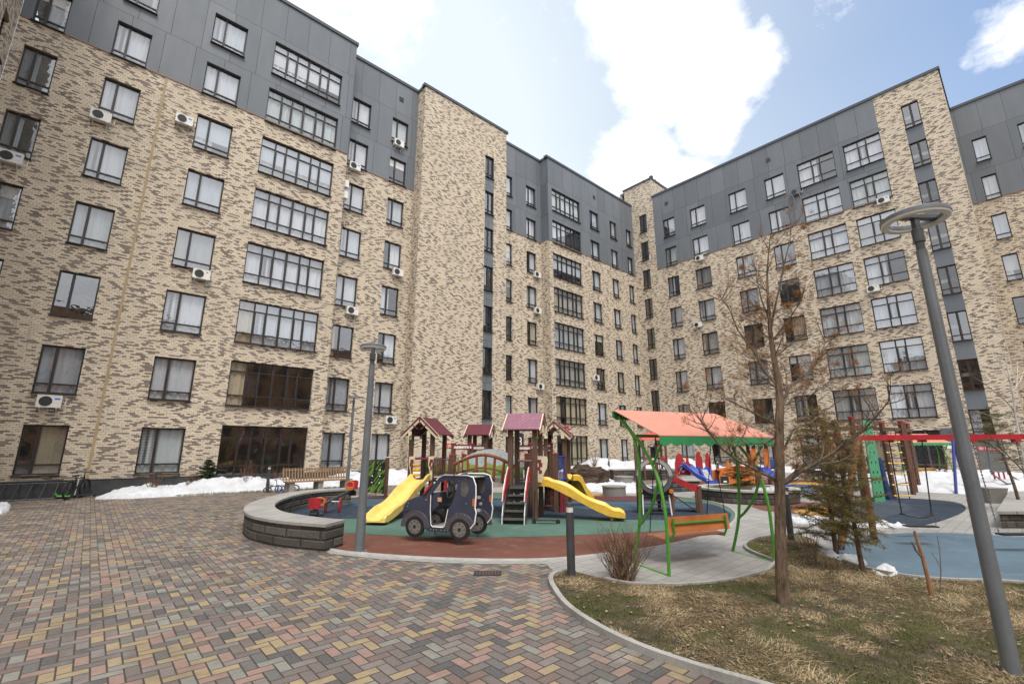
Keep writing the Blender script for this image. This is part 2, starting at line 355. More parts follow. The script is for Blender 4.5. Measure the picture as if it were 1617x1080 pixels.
DARKFRAME = paint((.020, .015, .014), .4, .15, name='dark_window_frame'); ROOM = paint((.40, .38, .34), .8, .2, name='room_plaster'); CAPM = paint((.045, .05, .062), .45, .1, name='coping_metal')
PLINTH = paint((.045, .048, .052), .35, .3, 3., name='dark_granite'); SLATM = paint((.055, .055, .06), .5, .1, name='blind_slat'); TRIM = paint((.36, .27, .16), .7, .2, name='ochre_joint')
# ------------------------------------------------------------------ windows
FP = 2.918                                   # storey height
_wc = {}
def window_meshes(w, h, lay):
    key = (round(w, 2), round(h, 2), lay)
    if key in _wc: return _wc[key]
    t = .055; D = .075
    f = MB(); b = lambda x0, x1, z0, z1, y0=0., y1=D: f.box(x0, x1, y0, y1, z0, z1)
    b(0, t, 0, h); b(w - t, w, 0, h); b(t, w - t, 0, t); b(t, w - t, h - t, h)
    f.box(-.02, w + .02, -.24, -.002, -.035, -.004)                                     # sill sheet
    sash = None; bars = []
    if lay == 'small':
        m = w * .36; zt = h * .2
        b(m - .045, m + .045, t, h - t, -.004, D + .004); b(t, m - .045, zt - .03, zt + .03); b(m + .045, w - t, zt - .03, zt + .03); sash = (t, m - .045, zt + .03, h - t)
    elif lay == 'smallright':
        m = w * .36; zt = h * .2
        b(m - .045, m + .045, t, h - t, -.004, D + .004); b(t, m - .045, zt - .03, zt + .03); b(m + .045, w - t, zt - .03, zt + .03); sash = (t, m - .045, zt + .03, h - t)
    elif lay == 'stair':
        m = w * .5; zt = h * .2
        b(m - .06, m + .06, t, h - t, -.004, D + .004); b(t, m - .06, zt - .03, zt + .03); b(m + .06, w - t, zt - .03, zt + .03); sash = (m + .06, w - t, zt + .03, h - t)
    elif lay == 'single':
        zt = h * .2; b(t, w - t, zt - .03, zt + .03); sash = (t, w * .4, zt, h - t)
    elif lay == 'six':
        fr = [.19, .335, .5, .675, .81]; zb = h * .235; zt = h * .77; xs = [0] + fr + [1]
        for q in fr: b(w * q - (.05 if q == .5 else .03), w * q + (.05 if q == .5 else .03), t, h - t, -.004, D + .004)
        for i in range(6):
            x0 = w * xs[i] + (.0 if i == 0 else .03) + .02; x1 = w * xs[i + 1] - .05
            x0 = w * xs[i] + (t if i == 0 else (.05 if xs[i] == .5 else .03)); x1 = w * xs[i + 1] - (t if i == 5 else (.05 if xs[i + 1] == .5 else .03))
            b(x0, x1, zb - .028, zb + .028); b(x0, x1, zt - .028, zt + .028)
        for k in (1, 4): b(w * xs[k] + .03, w * xs[k] + .07, zb + .028, zt - .028, -.01, D); b(w * xs[k + 1] - .07, w * xs[k + 1] - .031, zb + .028, zt - .028, -.01, D)
        sash = (w * .19 + .07, w * .335 - .07, zb, zt)
    elif lay == 'four':
        fr = [.385, .61]; zb = h * .28; zt = h * .76; xs = [0] + fr + [1]
        for q in fr: b(w * q - .035, w * q + .035, t, h - t, -.004, D + .004)
        for i in range(3):
            x0 = w * xs[i] + (t if i == 0 else .035); x1 = w * xs[i + 1] - (t if i == 2 else .035)
            b(x0, x1, zb - .028, zb + .028); b(x0, x1, zt - .028, zt + .028)
        b(w * .385 + .035, w * .385 + .08, zb + .028, zt - .028, -.01, D); b(w * .61 - .08, w * .61 - .036, zb + .028, zt - .028, -.01, D)
        sash = (w * .385 + .08, w * .61 - .08, zb, zt)
    fm = f.mesh('window', DARKFRAME)
    g = MB(); rg = random.Random(int(w * 1000) + len(lay)); vx = {'small': [0, .36, 1], 'smallright': [0, .36, 1], 'stair': [0, .5, 1], 'single': [0, 1], 'six': [0, .19, .335, .5, .675, .81, 1], 'four': [0, .385, .61, 1]}[lay]; hz_ = {'six': [0, .235, .77, 1], 'four': [0, .28, .76, 1]}.get(lay, [0, .2, 1]); tt = t * .5
    for i in range(len(vx) - 1):
        for j in range(len(hz_) - 1):
            xa, xb = max(tt, w * vx[i]), min(w - tt, w * vx[i + 1]); za, zb_ = max(tt, h * hz_[j]), min(h - tt, h * hz_[j + 1]); e = [rg.uniform(-.0035, .0035) for _ in range(3)]
            g.quad((xa, D * .5 + e[0], za), (xb, D * .5 + e[1], za), (xb, D * .5 + e[1] + e[2], zb_), (xa, D * .5 + e[0] + e[2], zb_))
    gm = [g.mesh('pane', q_) for q_ in (GLASS, GLASS2, GLASS3)]
    def curtain(xa, xb, mat, amp=.03, seed=0):
        c = MB(); k = max(8, int((xb - xa) * 22)); rnd = random.Random(seed); ph = rnd.random() * 6
        vs = []
        for i in range(k + 1):
            x = xa + (xb - xa) * i / k; y = .115 + amp * .5 * math.sin(x * 37 + ph) + amp * .6 * math.sin(x * 19 + ph * 2)
            vs += [(x, y, .03), (x, y + .01, h - .03)]
        c.add(vs, [(2 * i, 2 * i + 2, 2 * i + 3, 2 * i + 1) for i in range(k)]); return c.mesh('curtain', mat, True)
    def roller(f):
        c = MB(); c.box(.02, w - .02, .10, .105, h * (1 - f), h - .03); return c.mesh('curtain', SHEER4 if f < .5 else SHEER, False)
    cur = {'full': curtain(0, w, SHEER), 'left': curtain(0, w * .52, SHEER, seed=2), 'right': curtain(w * .42, w, SHEER, seed=3), 'grey': curtain(0, w, SHEER2, seed=4), 'beige': curtain(w * .35, w, SHEER3, seed=5), 'roller': roller(.3), 'roller2': roller(.62), 'drape': curtain(0, w * .2, SHEER3, .04, 6), 'drape2': curtain(w * .8, w, SHEER2, .04, 7)}
    s = MB(); x0, x1, z0, z1 = sash; z = z0 + .04
    while z < z1 - .05: s.obox(((x0 + x1) / 2, .13, z), (x1 - x0, .045, .012), M=Matrix.Rotation(.5, 3, 'X')); z += .062
    sm = s.mesh('blind', SLATM)
    _wc[key] = (fm, gm, cur, sm); return _wc[key]
RW = random.Random(11)
def place_window(parent, axis, plane, u0, u1, z0, z1, lay, k, inset=.125):
    w = u1 - u0; h = z1 - z0; fm, gm, cur, sm = window_meshes(w, h, lay)
    if axis == 'y': loc = (u0, plane + inset, z0); rz = 0.
    elif axis == 'x': loc = (plane + inset, u1, z0); rz = -math.pi / 2
    else: loc = (plane - inset, u0, z0); rz = math.pi / 2
    o = link('window', fm, parent, loc, rz); link('pane', gm[RW.choice((0, 0, 0, 1, 1, 2))], o)
    r = RW.random() if lay != 'stair' else .995
    pc = [('full', .34 + .05 * k), ('left', .48 + .045 * k), ('right', .60 + .04 * k), ('grey', .80 + .01 * k), ('beige', .90)]
    for nm, lim in pc:
        if r < lim: link('curtain', cur[nm], o); break
    r2 = RW.random() if lay != 'stair' else 1.
    for nm, lim in (('roller', .10), ('roller2', .17), ('drape', .33), ('drape2', .45)):
        if r2 < lim and r > .3: link('curtain', cur[nm], o, (0, -.02, 0)); break
    if RW.random() < .42 and lay != 'single': link('blind', sm, o)
    return o
def facade(mbs, axis, plane, u0, u1, z0, z1, openings, zone, rev=.26, sgn=1):
    """wall face with real openings and reveals; sgn=+1: the building lies on the + side of the plane"""
    us = sorted({round(u0, 4), round(u1, 4)} | {round(q, 4) for o in openings for q in o[:2]})
    zs = sorted({round(z0, 4), round(z1, 4), 18.42} | {round(q, 4) for o in openings for q in o[2:4]}); zs = [q for q in zs if z0 <= q <= z1]
    P = (lambda u, z, q=0.: (u, plane + q * sgn, z)) if axis == 'y' else (lambda u, z, q=0.: (plane + q * sgn, u, z))
    for i in range(len(us) - 1):
        for j in range(len(zs) - 1):
            a, b, c, d = us[i], us[i + 1], zs[j], zs[j + 1]; um = (a + b) / 2; zm = (c + d) / 2
            if any(o[0] < um < o[1] and o[2] < zm < o[3] for o in openings): continue
            mbs[zone(um, zm)].quad(P(a, c), P(b, c), P(b, d), P(a, d))
    for o in openings:
        a, b, c, d = o[:4]; mb = mbs[zone((a + b) / 2 , d + .05)] if zone((a + b) / 2, d + .05) else mbs['brick']
        mb.quad(P(a, c), P(a, d), P(a, d, rev), P(a, c, rev)); mb.quad(P(b, c), P(b, d), P(b, d, rev), P(b, c, rev))
        mb.quad(P(a, d), P(b, d), P(b, d, rev), P(a, d, rev)); mb.quad(P(a, c), P(b, c), P(b, c, rev), P(a, c, rev))
YL, YR, XR, XH, XW, XC = 23.85, 24.74, 37.6, 43.3, -4.6, 37.6
ZP, ZT = 18.42, 25.95
std = lambda u, z: 'panel' if z > ZP else 'brick'
brk = lambda u, z: 'brick'
def rows(u0, u1, head, h, floors, lay, g0=None):
    return [(u0, u1, (head + FP * k) - (h if (k or not g0) else g0), head + FP * k, lay, k) for k in floors]
def finish(b, mbs, interior=True):
    mbs['brick'].build('brick_wall', BRICK, b); mbs['panel'].build('cladding', PANEL, b)
def new(): return {'brick': MB(), 'panel': MB()}
F8 = range(8)
# ---- left wing building (nearest, left): bay, recessed strip
b1 = thing('apartment_building', 'near left cream brick apartment block with wide six-light windows and ochre joint', 'building', (0, 0, 0))
m = new()
ops = rows(-4.28, -3.33, 2.69, 1.78, F8, 'small', 1.75) + rows(-1.88, -.68, 2.69, 1.78, F8, 'small', 1.75) + rows(1.44, 2.90, 2.69, 1.78, F8, 'small', 1.8) + rows(4.20, 7.86, 2.87, 2.05, F8, 'six', 2.3)
facade(m, 'y', YL, XW, 8.55, .72, ZT, ops, std)
for o in ops: place_window(b1, 'y', YL, *o)
ops = rows(8.94, 10.12, 2.69, 1.78, F8, 'small', 1.8) + rows(11.6, 12.75, 2.69, 1.78, F8, 'small', 1.8)
facade(m, 'y', YR, 8.55, 13.4, .72, ZT, ops, std)
for o in ops: place_window(b1, 'y', YR, *o)
facade(m, 'x', 8.55, YL, YR, .72, ZT, [], std)
finish(b1, m)
def cap(mb, pts, z=ZT, w=.34, h=.2):
    for a, b in zip(pts[:-1], pts[1:]):
        a = Vector(a + (z + h / 2,)); b = Vector(b + (z + h / 2,)); d = (b - a).normalized(); mb.beam(a - d * .14, b + d * .14, w, h)
c = MB(); cap(c, [(XW, YL + .1), (8.49, YL + .1)]); cap(c, [(8.49, YR + .1), (13.4, YR + .1)], ZT - .003); cap(c, [(8.45, YL + .2), (8.45, YR + .3)], ZT - .006); c.build('roof_coping', CAPM, b1)
c = MB(); c.box(XW, 8.5, YL + .25, 38, 25.5, 25.8); c.box(8.5, 13.4, YR + .25, 38, 25.49, 25.79); c.build('roof', CAPM, b1)
c = MB(); c.box(XW + .02, 8.53, YL - .03, YL + .3, -.3, .72); c.box(8.53, 13.4, YR - .03, YR + .3, -.3, .72); c.box(XW, 8.56, YL - .05, YL + .3, .722, .75); c.build('plinth', PLINTH, b1)
c = MB()
def interior(c, x0, x1, y0, y1, back):
    for k in range(9): c.box(x0, x1, y0, y1, .28 + FP * k - .1, .28 + FP * k + .1) if k else None
    if back[0] == 'y': c.box(x0, x1, back[1], back[1] + .1, 0, 25.4)
    else: c.box(back[1], back[1] + .1, y0, y1, 0, 25.4)
interior(c, XW, 13.35, YR + .3, 29.0, ('y', 29.05))
for x in (0.5, 3.5, 8.55, 10.8, 13.2): c.box(x, x + .12, YR + .3, 29.0, 0, 25.4)
c.build('interior', ROOM, b1)
c = MB(); c.box(.04, .13, YL - .02, YL + .002, .76, ZP); c.build('movement_joint', TRIM, b1)
c = MB(); c.box(XW, 8.58, YL - .035, YL + .01, ZP - .03, ZP + .02); c.box(8.58, 13.38, YR - .035, YR + .01, ZP - .03, ZP + .02); c.build('flashing', paint((.20, .11, .07), .5, .1), b1)
def vent(parent, axis, plane, u, z):
    c = MB()
    if axis == 'y':
        c.box(u - .16, u + .16, plane - .03, plane - .002, z - .16, z + .16)
        for i in range(5): c.box(u - .13, u + .13, plane - .045, plane - .031, z - .13 + i * .06, z - .10 + i * .06)
    else:
        c.box(plane - .03, plane - .002, u - .16, u + .16, z - .16, z + .16)
        for i in range(5): c.box(plane - .045, plane - .031, u - .13, u + .13, z - .13 + i * .06, z - .10 + i * .06)
    c.build('vent', paint((.05, .055, .06), .5, .1), parent)
vent(b1, 'y', YR, 12.12, 24.72)
# ---- middle building: stair tower, recess, bay with six-light windows, corner tower
b2 = thing('apartment_building', 'middle apartment block with plain brick stair tower, behind the play towers', 'building')
m = new()
G1 = [(18.65, 19.47, 2.72 + FP * k - 1.8, 2.72 + FP * k, 'stair', k) for k in F8]
tower_zone = lambda u, z: 'panel' if 18.65 < u < 19.47 and .9 < z < 23.2 else 'brick'
facade(m, 'y', YL, 13.4, 20.7, .6, ZT, G1, tower_zone)
for o in G1: place_window(b2, 'y', YL, *o)
facade(m, 'x', 13.4, YL, YR + .5, .6, ZT, [], brk)
facade(m, 'x', 20.7, YL, YR + .5, .6, ZT, [], brk)
ops = rows(21.37, 22.1, 2.69, 1.78, range(1, 8), 'single') + rows(23.62, 24.71, 2.69, 1.78, F8, 'small', 1.9)
facade(m, 'y', YR, 20.7, 25.3, .6, ZT, ops + [(20.95, 22.3, .3, 2.7)], std)
for o in ops: place_window(b2, 'y', YR, *o)
facade(m, 'x', 25.3, YL, YR, .6, ZT, [], std)
ops = rows(25.74, 29.36, 2.87, 2.05, F8, 'six', 2.2) + rows(30.71, 32.01, 2.69, 1.78, F8, 'small', 1.9) + rows(33.71, 34.79, 2.69, 1.78, F8, 'small', 1.9) + rows(36.37, 37.27, 2.69, 1.78, F8, 'small', 1.9)
facade(m, 'y', YL, 25.3, XC, .6, ZT, ops, std)
for o in ops: place_window(b2, 'y', YL, *o)
finish(b2, m)
c = MB(); cap(c, [(13.4, YL + .1), (20.7, YL + .1)], ZT); cap(c, [(13.5, YL + .25), (13.5, YR + .5)], ZT - .003); cap(c, [(20.75, YR + .1), (25.3, YR + .1)], ZT - .003); cap(c, [(25.4, YL + .25), (25.4, YR + .3)], ZT - .006); cap(c, [(25.25, YL + .1), (XC - .05, YL + .1)], ZT - .002); c.build('roof_coping', CAPM, b2)
c = MB(); c.box(13.5, XC, YR + .3, 38, 25.5, 25.8); c.box(13.5, 20.6, YL + .3, YR + .3, 25.49, 25.79); c.box(25.4, XC, YL + .3, YR + .3, 25.49, 25.79); c.build('roof', CAPM, b2)
c = MB(); c.box(13.36, 20.74, YL - .03, YL + .3, -.3, .6); c.box(13.37, 13.6, YL + .3, YR, -.3, .6); c.box(22.3, 25.27, YR - .03, YR + .3, -.3, .6); c.box(25.27, XC, YL - .03, YL + .3, -.3, .6); c.build('plinth', PLINTH, b2)
c = MB(); interior(c, 13.5, XC, YR + .35, 29.5, ('y', 29.55))
for x in (20.6, 23.0, 25.3, 30.0, 33.0, 35.6): c.box(x, x + .12, YR + .35, 29.5, 0, 25.4)
c.build('interior', ROOM, b2)
c = MB(); c.box(25.28, XC, YL - .035, YL + .01, ZP - .03, ZP + .02); c.box(20.7, 25.26, YR - .035, YR + .01, ZP - .03, ZP + .02); c.build('flashing', paint((.20, .11, .07), .5, .1), b2)
vent(b2, 'y', YL, 31.5, 24.65); vent(b2, 'y', YR, 21.1, 24.65)
c = MB(); c.box(21.0, 22.25, YR + .1, YR + .16, .32, 2.65); c.build('door', paint((.03, .035, .04), .25, .2), b2); 
c = MB(); c.box(22.42, 23.14, YR - .06, YR - .005, 1.75, 2.95); sg = c.build('number_plate', paint((.02, .025, .04), .4, .1), b2)
def letters(txt, size, loc, rz, mat, parent, name='lettering', rx=math.pi / 2, align='CENTER'):
    cu = bpy.data.curves.new(name, 'FONT'); cu.body = txt; cu.size = size; cu.align_x = align; cu.extrude = .004; cu.materials.append(mat)
    tmp = bpy.data.objects.new('tmp', cu); COL.objects.link(tmp); bpy.context.view_layer.update()
    me = bpy.data.meshes.new_from_object(tmp); bpy.data.objects.remove(tmp)
    o = link(name, me, parent, loc); o.rotation_euler = (rx, 0, rz); return o
WHITE = paint((.78, .78, .76), .45, .06, name='white_paint')
letters('3', .85, (22.78, YR - .07, 2.1), 0, WHITE, sg)
# ---- right building: corner tower, cladding bay, entrance, brick stair tower, far recessed wing
b3 = thing('apartment_building', 'right apartment block with paired four-light windows, black entrance door and brick stair tower', 'building')
m = new()
CT = [(22.23, 23.07, 4.15 + FP * k - 1.9, 4.15 + FP * k, 'stair', k) for k in range(0, 8)]
facade(m, 'x', XC, 21.45, YL, .6, 28.0, CT, brk)
for o in CT: place_window(b3, 'x', XC, *o)
facade(m, 'y', 21.45, XC, XC + 3.2, ZT - .5, 28.0, [], brk, sgn=1)
facade(m, 'x', XC, YL, 24.6, ZT - .3, 28.0, [], brk)
ops = rows(19.37, 20.53, 2.69, 1.82, F8, 'small') + rows(16.42, 17.83, 2.69, 1.82, F8, 'small') + rows(12.9, 14.32, 2.69, 1.82, F8, 'small') + rows(9.99, 11.43, 2.69, 1.82, F8, 'small') + rows(6.62, 9.03, 2.87, 2.07, range(1, 8), 'four') + rows(3.86, 6.03, 2.87, 2.07, range(1, 8), 'four')
ops += [(6.62, 7.5, .75, 2.5, 'single', 0), (8.0, 9.03, .75, 2.5, 'single', 0)]
GT = [(1.65, 2.53, 4.06 + FP * k - 1.8, 4.06 + FP * k, 'stair', k) for k in range(1, 8)] + [(1.65, 2.53, 2.5, 4.06, 'single', 0)]
door = (3.9, 5.98, .1, 2.95)
zone3 = lambda u, z: ('panel' if 1.65 < u < 2.53 and z < 24.3 else 'brick') if u < 3.78 else ('panel' if z > ZP else 'brick')
facade(m, 'x', XR, .4, 21.45, .6, ZT, ops + GT + [(door[0], door[1], .6, 2.95)], zone3)
for o in ops: place_window(b3, 'x', XR, *o)
for o in GT: place_window(b3, 'x', XR, *o)
facade(m, 'y', .4, XR, XH, .3, ZT, [], brk, sgn=1)
ops = rows(-1.03, -.29, 2.69, 1.78, F8, 'single') + rows(-3.7, -2.5, 2.69, 1.78, F8, 'small')
facade(m, 'x', XH, -7.5, .4, .3, ZT, ops, std)
for o in ops: place_window(b3, 'x', XH, *o)
facade(m, 'y', -7.5, XH, 52, .3, ZT, [], brk, sgn=1)
finish(b3, m)
c = MB(); cap(c, [(XR + .1, .45), (XR + .1, 21.4)]); cap(c, [(XR + .25, .5), (XH, .5)], ZT - .004); cap(c, [(XH + .1, -7.5), (XH + .1, .3)], ZT - .007); cap(c, [(XC + .1, 21.55), (XC + .1, 24.6)], 28.0); cap(c, [(XC + .3, 21.55), (XC + 3.2, 21.55)], 27.997); c.build('roof_coping', CAPM, b3)
c = MB(); c.box(XR + .3, 52, .6, 21.4, 25.5, 25.8); c.box(XH + .3, 52, -7.4, .6, 25.49, 25.79); c.box(XC + .02, XC + 3.2, 21.47, 25.1, 27.6, 27.9); c.build('roof', CAPM, b3)
c = MB(); c.box(XR - .03, XR + .3, .37, door[0], -.3, .6); c.box(XR - .03, XR + .3, door[1], 21.48, -.3, .6); c.box(XC - .03, XC + .3, 21.48, YL - .03, -.3, .6); c.box(XR + .3, XH, .37, .6, -.3, .3); c.box(XH - .03, XH + .3, -7.5, .37, -.3, .32); c.build('plinth', PLINTH, b3)
c = MB(); interior(c, XC + .35, 43.2, .7, 21.4, ('x', 43.1))
for y in (3.2, 6.3, 9.5, 12.2, 15.4, 18.6, 21.3): c.box(XC + .35, 43.2, y, y + .12, 0, 25.4)
c.box(XC + 1.8, XC + 1.9, 21.4, 25.0, 0, 27.6); c.box(XC - .25, XC + 1.8, 24.9, 25.0, 0, 27.6); c.box(XC + .35, XC + 1.8, 21.42, 24.9, 13.0, 13.2); c.build('interior', ROOM, b3)
c = MB(); c.box(XH + .35, 48, -7.4, .4, -.2, .0); c.box(47.9, 48, -7.4, .4, 0, 25.4)
for k in range(1, 9): c.box(XH + .35, 48, -7.4, .4, .2 + FP * k, .3 + FP * k)
c.build('interior', ROOM, b3)
c = MB(); c.box(XR - .035, XR + .01, 3.78, 21.47, ZP - .03, ZP + .02); c.box(XH - .035, XH + .01, -7.5, .38, ZP - .03, ZP + .02); c.build('flashing', paint((.20, .11, .07), .5, .1), b3)
c = MB(); c.box(XR - .02, XR + .002, 15.0, 15.07, .76, ZP - .04); c.build('movement_joint', TRIM, b3)
vent(b3, 'x', XR, 20.0, 24.7); vent(b3, 'x', XR, 10.9, 24.7)
c = MB()
for x, y, r, h in ((XC + .9, 21.9, .14, .9), (XC + 1.3, 22.1, .14, .9), (XC + 1.7, 22.0, .14, .8), (XC + .6, 22.6, .12, .5), (XC + 2.2, 21.95, .14, .7), (XC + 2.6, 22.1, .13, .7)):
    c.lathe([(r, 27.9), (r, 28.2 + h * .6), (r * 1.5, 28.2 + h * .6), (r * 1.4, 28.2 + h * .78), (0, 28.2 + h * .85)], (x, y, 0), 12)
for x, y in ((XR + 1.2, 19.6), (XR + 1.5, 18.8)): c.lathe([(.16, 25.8), (.16, 26.6), (.26, 26.6), (.2, 26.85), (0, 26.9)], (x, y, 0), 12)
c.build('roof_vent', paint((.035, .035, .04), .5, .1), b3, True)
# entrance
c = MB(); c.box(XR + .12, XR + .17, door[0] + .05, door[1] - .05, .12, 2.9); dr = c.build('entrance_door', paint((.018, .018, .02), .25, .2), b3)
c = MB()
for y in (3.92, 4.6, 5.25, 5.93): c.box(XR + .06, XR + .119, y - .04, y + .04, .12, 2.9)
c.box(XR + .061, XR + .118, 3.96, 5.89, 2.2, 2.28); c.box(XR + .061, XR + .118, 3.96, 5.89, .9, .96); c.build('door_frame', paint((.09, .095, .10), .4, .1), dr)
c = MB(); c.box(XR - .06, XR - .004, 2.95, 3.88, 2.35, 3.05); sg = c.build('number_plate', paint((.10, .115, .13), .4, .1), b3)
letters('2-1', .3, (XR - .07, 3.42, 2.42), -math.pi / 2, WHITE, sg)
c = MB(); c.box(XR - .03, XR - .004, 3.3, 3.75, 1.85, 2.15); c.build('notice', WHITE, b3)
c = MB(); c.box(XR - .05, XR - .004, 1.5, 2.5, .62, 2.46); c.build('service_door', paint((.13, .13, .12), .5, .2), b3)
def red_sign(label, loc, rz):
    t = thing('warning_sign', label, 'sign', loc, rz)
    c = MB(); c.box(-.42, .42, 0, .02, 0, .24); c.build('board', paint((.55, .03, .04), .45, .1), t)
    c = MB(); c.lathe([(0, 0), (.095, 0), (.095, .006), (0, .006)], (0, 0, 0), 20); o = c.build('symbol', WHITE, t); o.rotation_euler = (math.pi / 2, 0, 0); o.location = (-.29, -.002, .12)
    c = MB(); c.lathe([(.06, .007), (.08, .007), (.08, .011), (.06, .011), (.06, .007)], (0, 0, 0), 20); c.obox((0, 0, .009), (.13, .018, .004), .8); o = c.build('symbol', paint((.55, .03, .04), .45, .1), t); o.rotation_euler = (math.pi / 2, 0, 0); o.location = (-.29, -.002, .12)
    c = MB()
    for i, (a, b) in enumerate(((-.14, .34), (-.14, .25), (-.14, .3))): c.box(a, b, -.004, -.001, .165 - i * .055, .185 - i * .055)
    c.build('writing', WHITE, t)
red_sign('red warning board with white round symbol on the grey service door', (XR - .06, 2.03, 1.75), -math.pi / 2)
red_sign('red warning board with white round symbol on the stair tower behind the play tower', (16.2, YL - .03, 1.92), 0)
# ---- wing at the far left, seen edge-on
b4 = thing('apartment_building', 'brick wing at the far left edge, seen almost edge-on', 'building')
m = new()
ops = [(22.0 , 22.9, 2.69 + FP * k - 1.78, 2.69 + FP * k, 'small', k) for k in F8] + [(18.6, 19.8, 2.69 + FP * k - 1.78, 2.69 + FP * k, 'small', k) for k in F8]
facade(m, 'x', XW, 16., YL - .03, .3, 28.0, ops, brk, sgn=-1)
for o in ops: place_window(b4, 'w', XW, *o)
facade(m, 'y', 16., -16., XW, .3, 28.0, [], brk); finish(b4, m)
c = MB(); c.box(-16, XW - .1, 16.1, YL, 27.7, 28.1); c.build('roof', CAPM, b4); c = MB(); c.box(-10, -9.9, 16.1, 30, 0, 27.6); c.build('interior', ROOM, b4)
c = MB(); c.box(XW - .3, XW + .03, 15.97, YL - .04, -.3, .3); c.build('plinth', PLINTH, b4)
# ---- blocks closing the yard behind the viewer; the lower windows mirror them
def rear_block(label, x0, x1, y0, y1, axis, plane, sgn, us, mats, h=22.):
    b = thing('apartment_building', label, 'building')
    m = new(); L = y0 if axis == 'x' else x0; Hh = y1 if axis == 'x' else x1
    ops = [(u, u + 1.5, 2.7 + FP * k - 1.8, 2.7 + FP * k) for u in us for k in range(5)]
    facade(m, axis, plane, L, Hh, 0, h, ops, brk, sgn=sgn); m['brick'].build('wall', mats, b)
    c = MB()
    for a, q, z0, z1 in ops:
        if axis == 'y': c.box(a, q, plane + sgn * .2 - .02, plane + sgn * .2 + .02, z0, z1)
        else: c.box(plane + sgn * .2 - .02, plane + sgn * .2 + .02, a, q, z0, z1)
    c.build('glazing', paint((.05, .06, .07), .15, .1), b, kind='stuff')
    c = MB(); c.box(x0, x1, y0, y1, h - .4, h - .05); c.build('roof', CAPM, b)
BR2 = mat_brick((.62, .32, .17), (.46, .23, .12)); 
rear_block('orange brick apartment block mirrored in the lower windows of the left block', -12, 60, -44, -30, 'y', -30., -1, [-10 + 3.4 * i for i in range(20)], BR2, 19.)
rear_block('orange brick block mirrored in the lower windows of the right block', -36, -24, -30, 14, 'x', -24., -1, [-28 + 3.4 * i for i in range(12)], BR2, 17.)
# ------------------------------------------------------------------ air conditioners
ACW = paint((.66, .65, .61), .45, .08, name='ac_casing'); ACD = paint((.03, .032, .036), .5, .1); ACG = paint((.12, .13, .145), .5, .1)
def ac_meshes(body):
    c = MB(); c.box(-.42, .42, -.36, -.06, 0, .56); c.box(-.43, .43, -.37, -.05, .56, .575); a = c.mesh('casing', body)
    c = MB(); c.tube([(-.12 + .215 * math.cos(i * .2618), -.372, .28 + .215 * math.sin(i * .2618)) for i in range(24)], .012, 5, closed=True)
    vs = [(-.12 + .21 * math.cos(i * .2618), -.364, .28 + .21 * math.sin(i * .2618)) for i in range(24)]; c.add(vs, [tuple(range(24))])
    for i in range(5): c.obox((-.12, -.373, .12 + i * .08), (.4 - abs(i - 2) * .06, .008, .008))
    c.tube([(-.12, -.38, .28), (-.12, -.365, .28)], .05, 10); g = c.mesh('fan_grille', ACD)
    c = MB()
    for x in (-.28, .28): c.box(x - .02, x + .02, -.38, 0, -.05, -.004); c.box(x - .02, x + .02, -.03, 0, -.3, -.05); c.beam((x, -.34, -.05), (x, -.02, -.28), .03, .03)
    k = c.mesh('bracket', paint((.55, .55, .53), .5, .1))
    c = MB(); c.tube([(.42, -.15, .15), (.5, -.12, .12), (.55, -.03, .2), (.56, -.0, .5)], .022, 6); p = c.mesh('pipe', paint((.7, .68, .62), .6, .1))
    c = MB(); c.box(.17, .36, -.366, -.361, .36, .44); s = c.mesh('sticker', paint((.05, .18, .55), .4, .1)); c = MB(); c.box(.2, .3, -.366, -.361, .38, .44); s2 = c.mesh('sticker', paint((.5, .05, .06), .4, .1))
    return a, g, k, p, s, s2
ACM = ac_meshes(ACW); ACM2 = ac_meshes(ACG)
def ac(label, loc, rz, kind=0, st=0):
    M_ = ACM2 if kind else ACM; t = thing('air_conditioner', label, 'air conditioner', loc, rz, 'air conditioners on the facades')
    t.scale = (.78, .78, .78)
    for n_, me in zip(('casing', 'fan_grille', 'bracket', 'pipe'), M_): link(n_, me, t)
    if st: link('sticker', M_[3 + st], t)
H90 = -math.pi / 2
ac('air conditioner with blue sticker just above the leftmost ground-floor window, left block', (-1.35, YL, 3.30), 0, 0, 1)
ac('air conditioner at the left edge of the left block, fourth-floor height', (-3.82, YL, 12.15), 0, 0, 1)
ac('air conditioner on the left block under the louvred fifth-floor window left of the ochre joint', (-1.72, YL, 15.05), 0)
ac('air conditioner just right of the ochre joint, high on the left block', (.98, YL, 16.3), 0, 0, 1)
ac('air conditioner with red sticker, third floor of the left block', (2.55, YL, 9.2), 0, 0, 2)
ac('dark-fanned air conditioner at the lower edge of the grey cladding beside the bay corner', (9.3, YR, 18.08), 0, 0, 1)
ac('highest air conditioner of the left block, on the grey cladding next to the stair tower', (12.05, YR, 21.0), 0)
ac('air conditioner under a fifth-storey window close to the stair tower return', (12.5, YR, 12.2), 0)
ac('air conditioner under a third-floor window of the recessed strip, right of the six-light bay', (9.85, YR, 9.2), 0, 0, 2)
ac('lowest air conditioner of the recessed strip, above the green climbing board', (12.6, YR, 3.25), 0, 0, 1)
ac('upper of two air conditioners mounted sideways at the bay corner', (8.56, YL + .45, 16.45), math.pi / 2)
ac('lower of two air conditioners mounted sideways at the bay corner', (8.56, YL + .45, 15.75), math.pi / 2)
ac('topmost of three air conditioners stacked in line right of the stair tower', (24.6, YR, 15.2), 0)
ac('middle one of three air conditioners in line right of the stair tower', (24.6, YR, 12.2), 0)
ac('lowest of three air conditioners in line right of the stair tower', (24.8, YR, 6.25), 0)
ac('air conditioner on the middle bay between two narrow window columns', (30.45, YL, 7.4), 0)
ac('air conditioner at the lower edge of the cladding on the right block', (XR, 17.25, 17.95), H90)
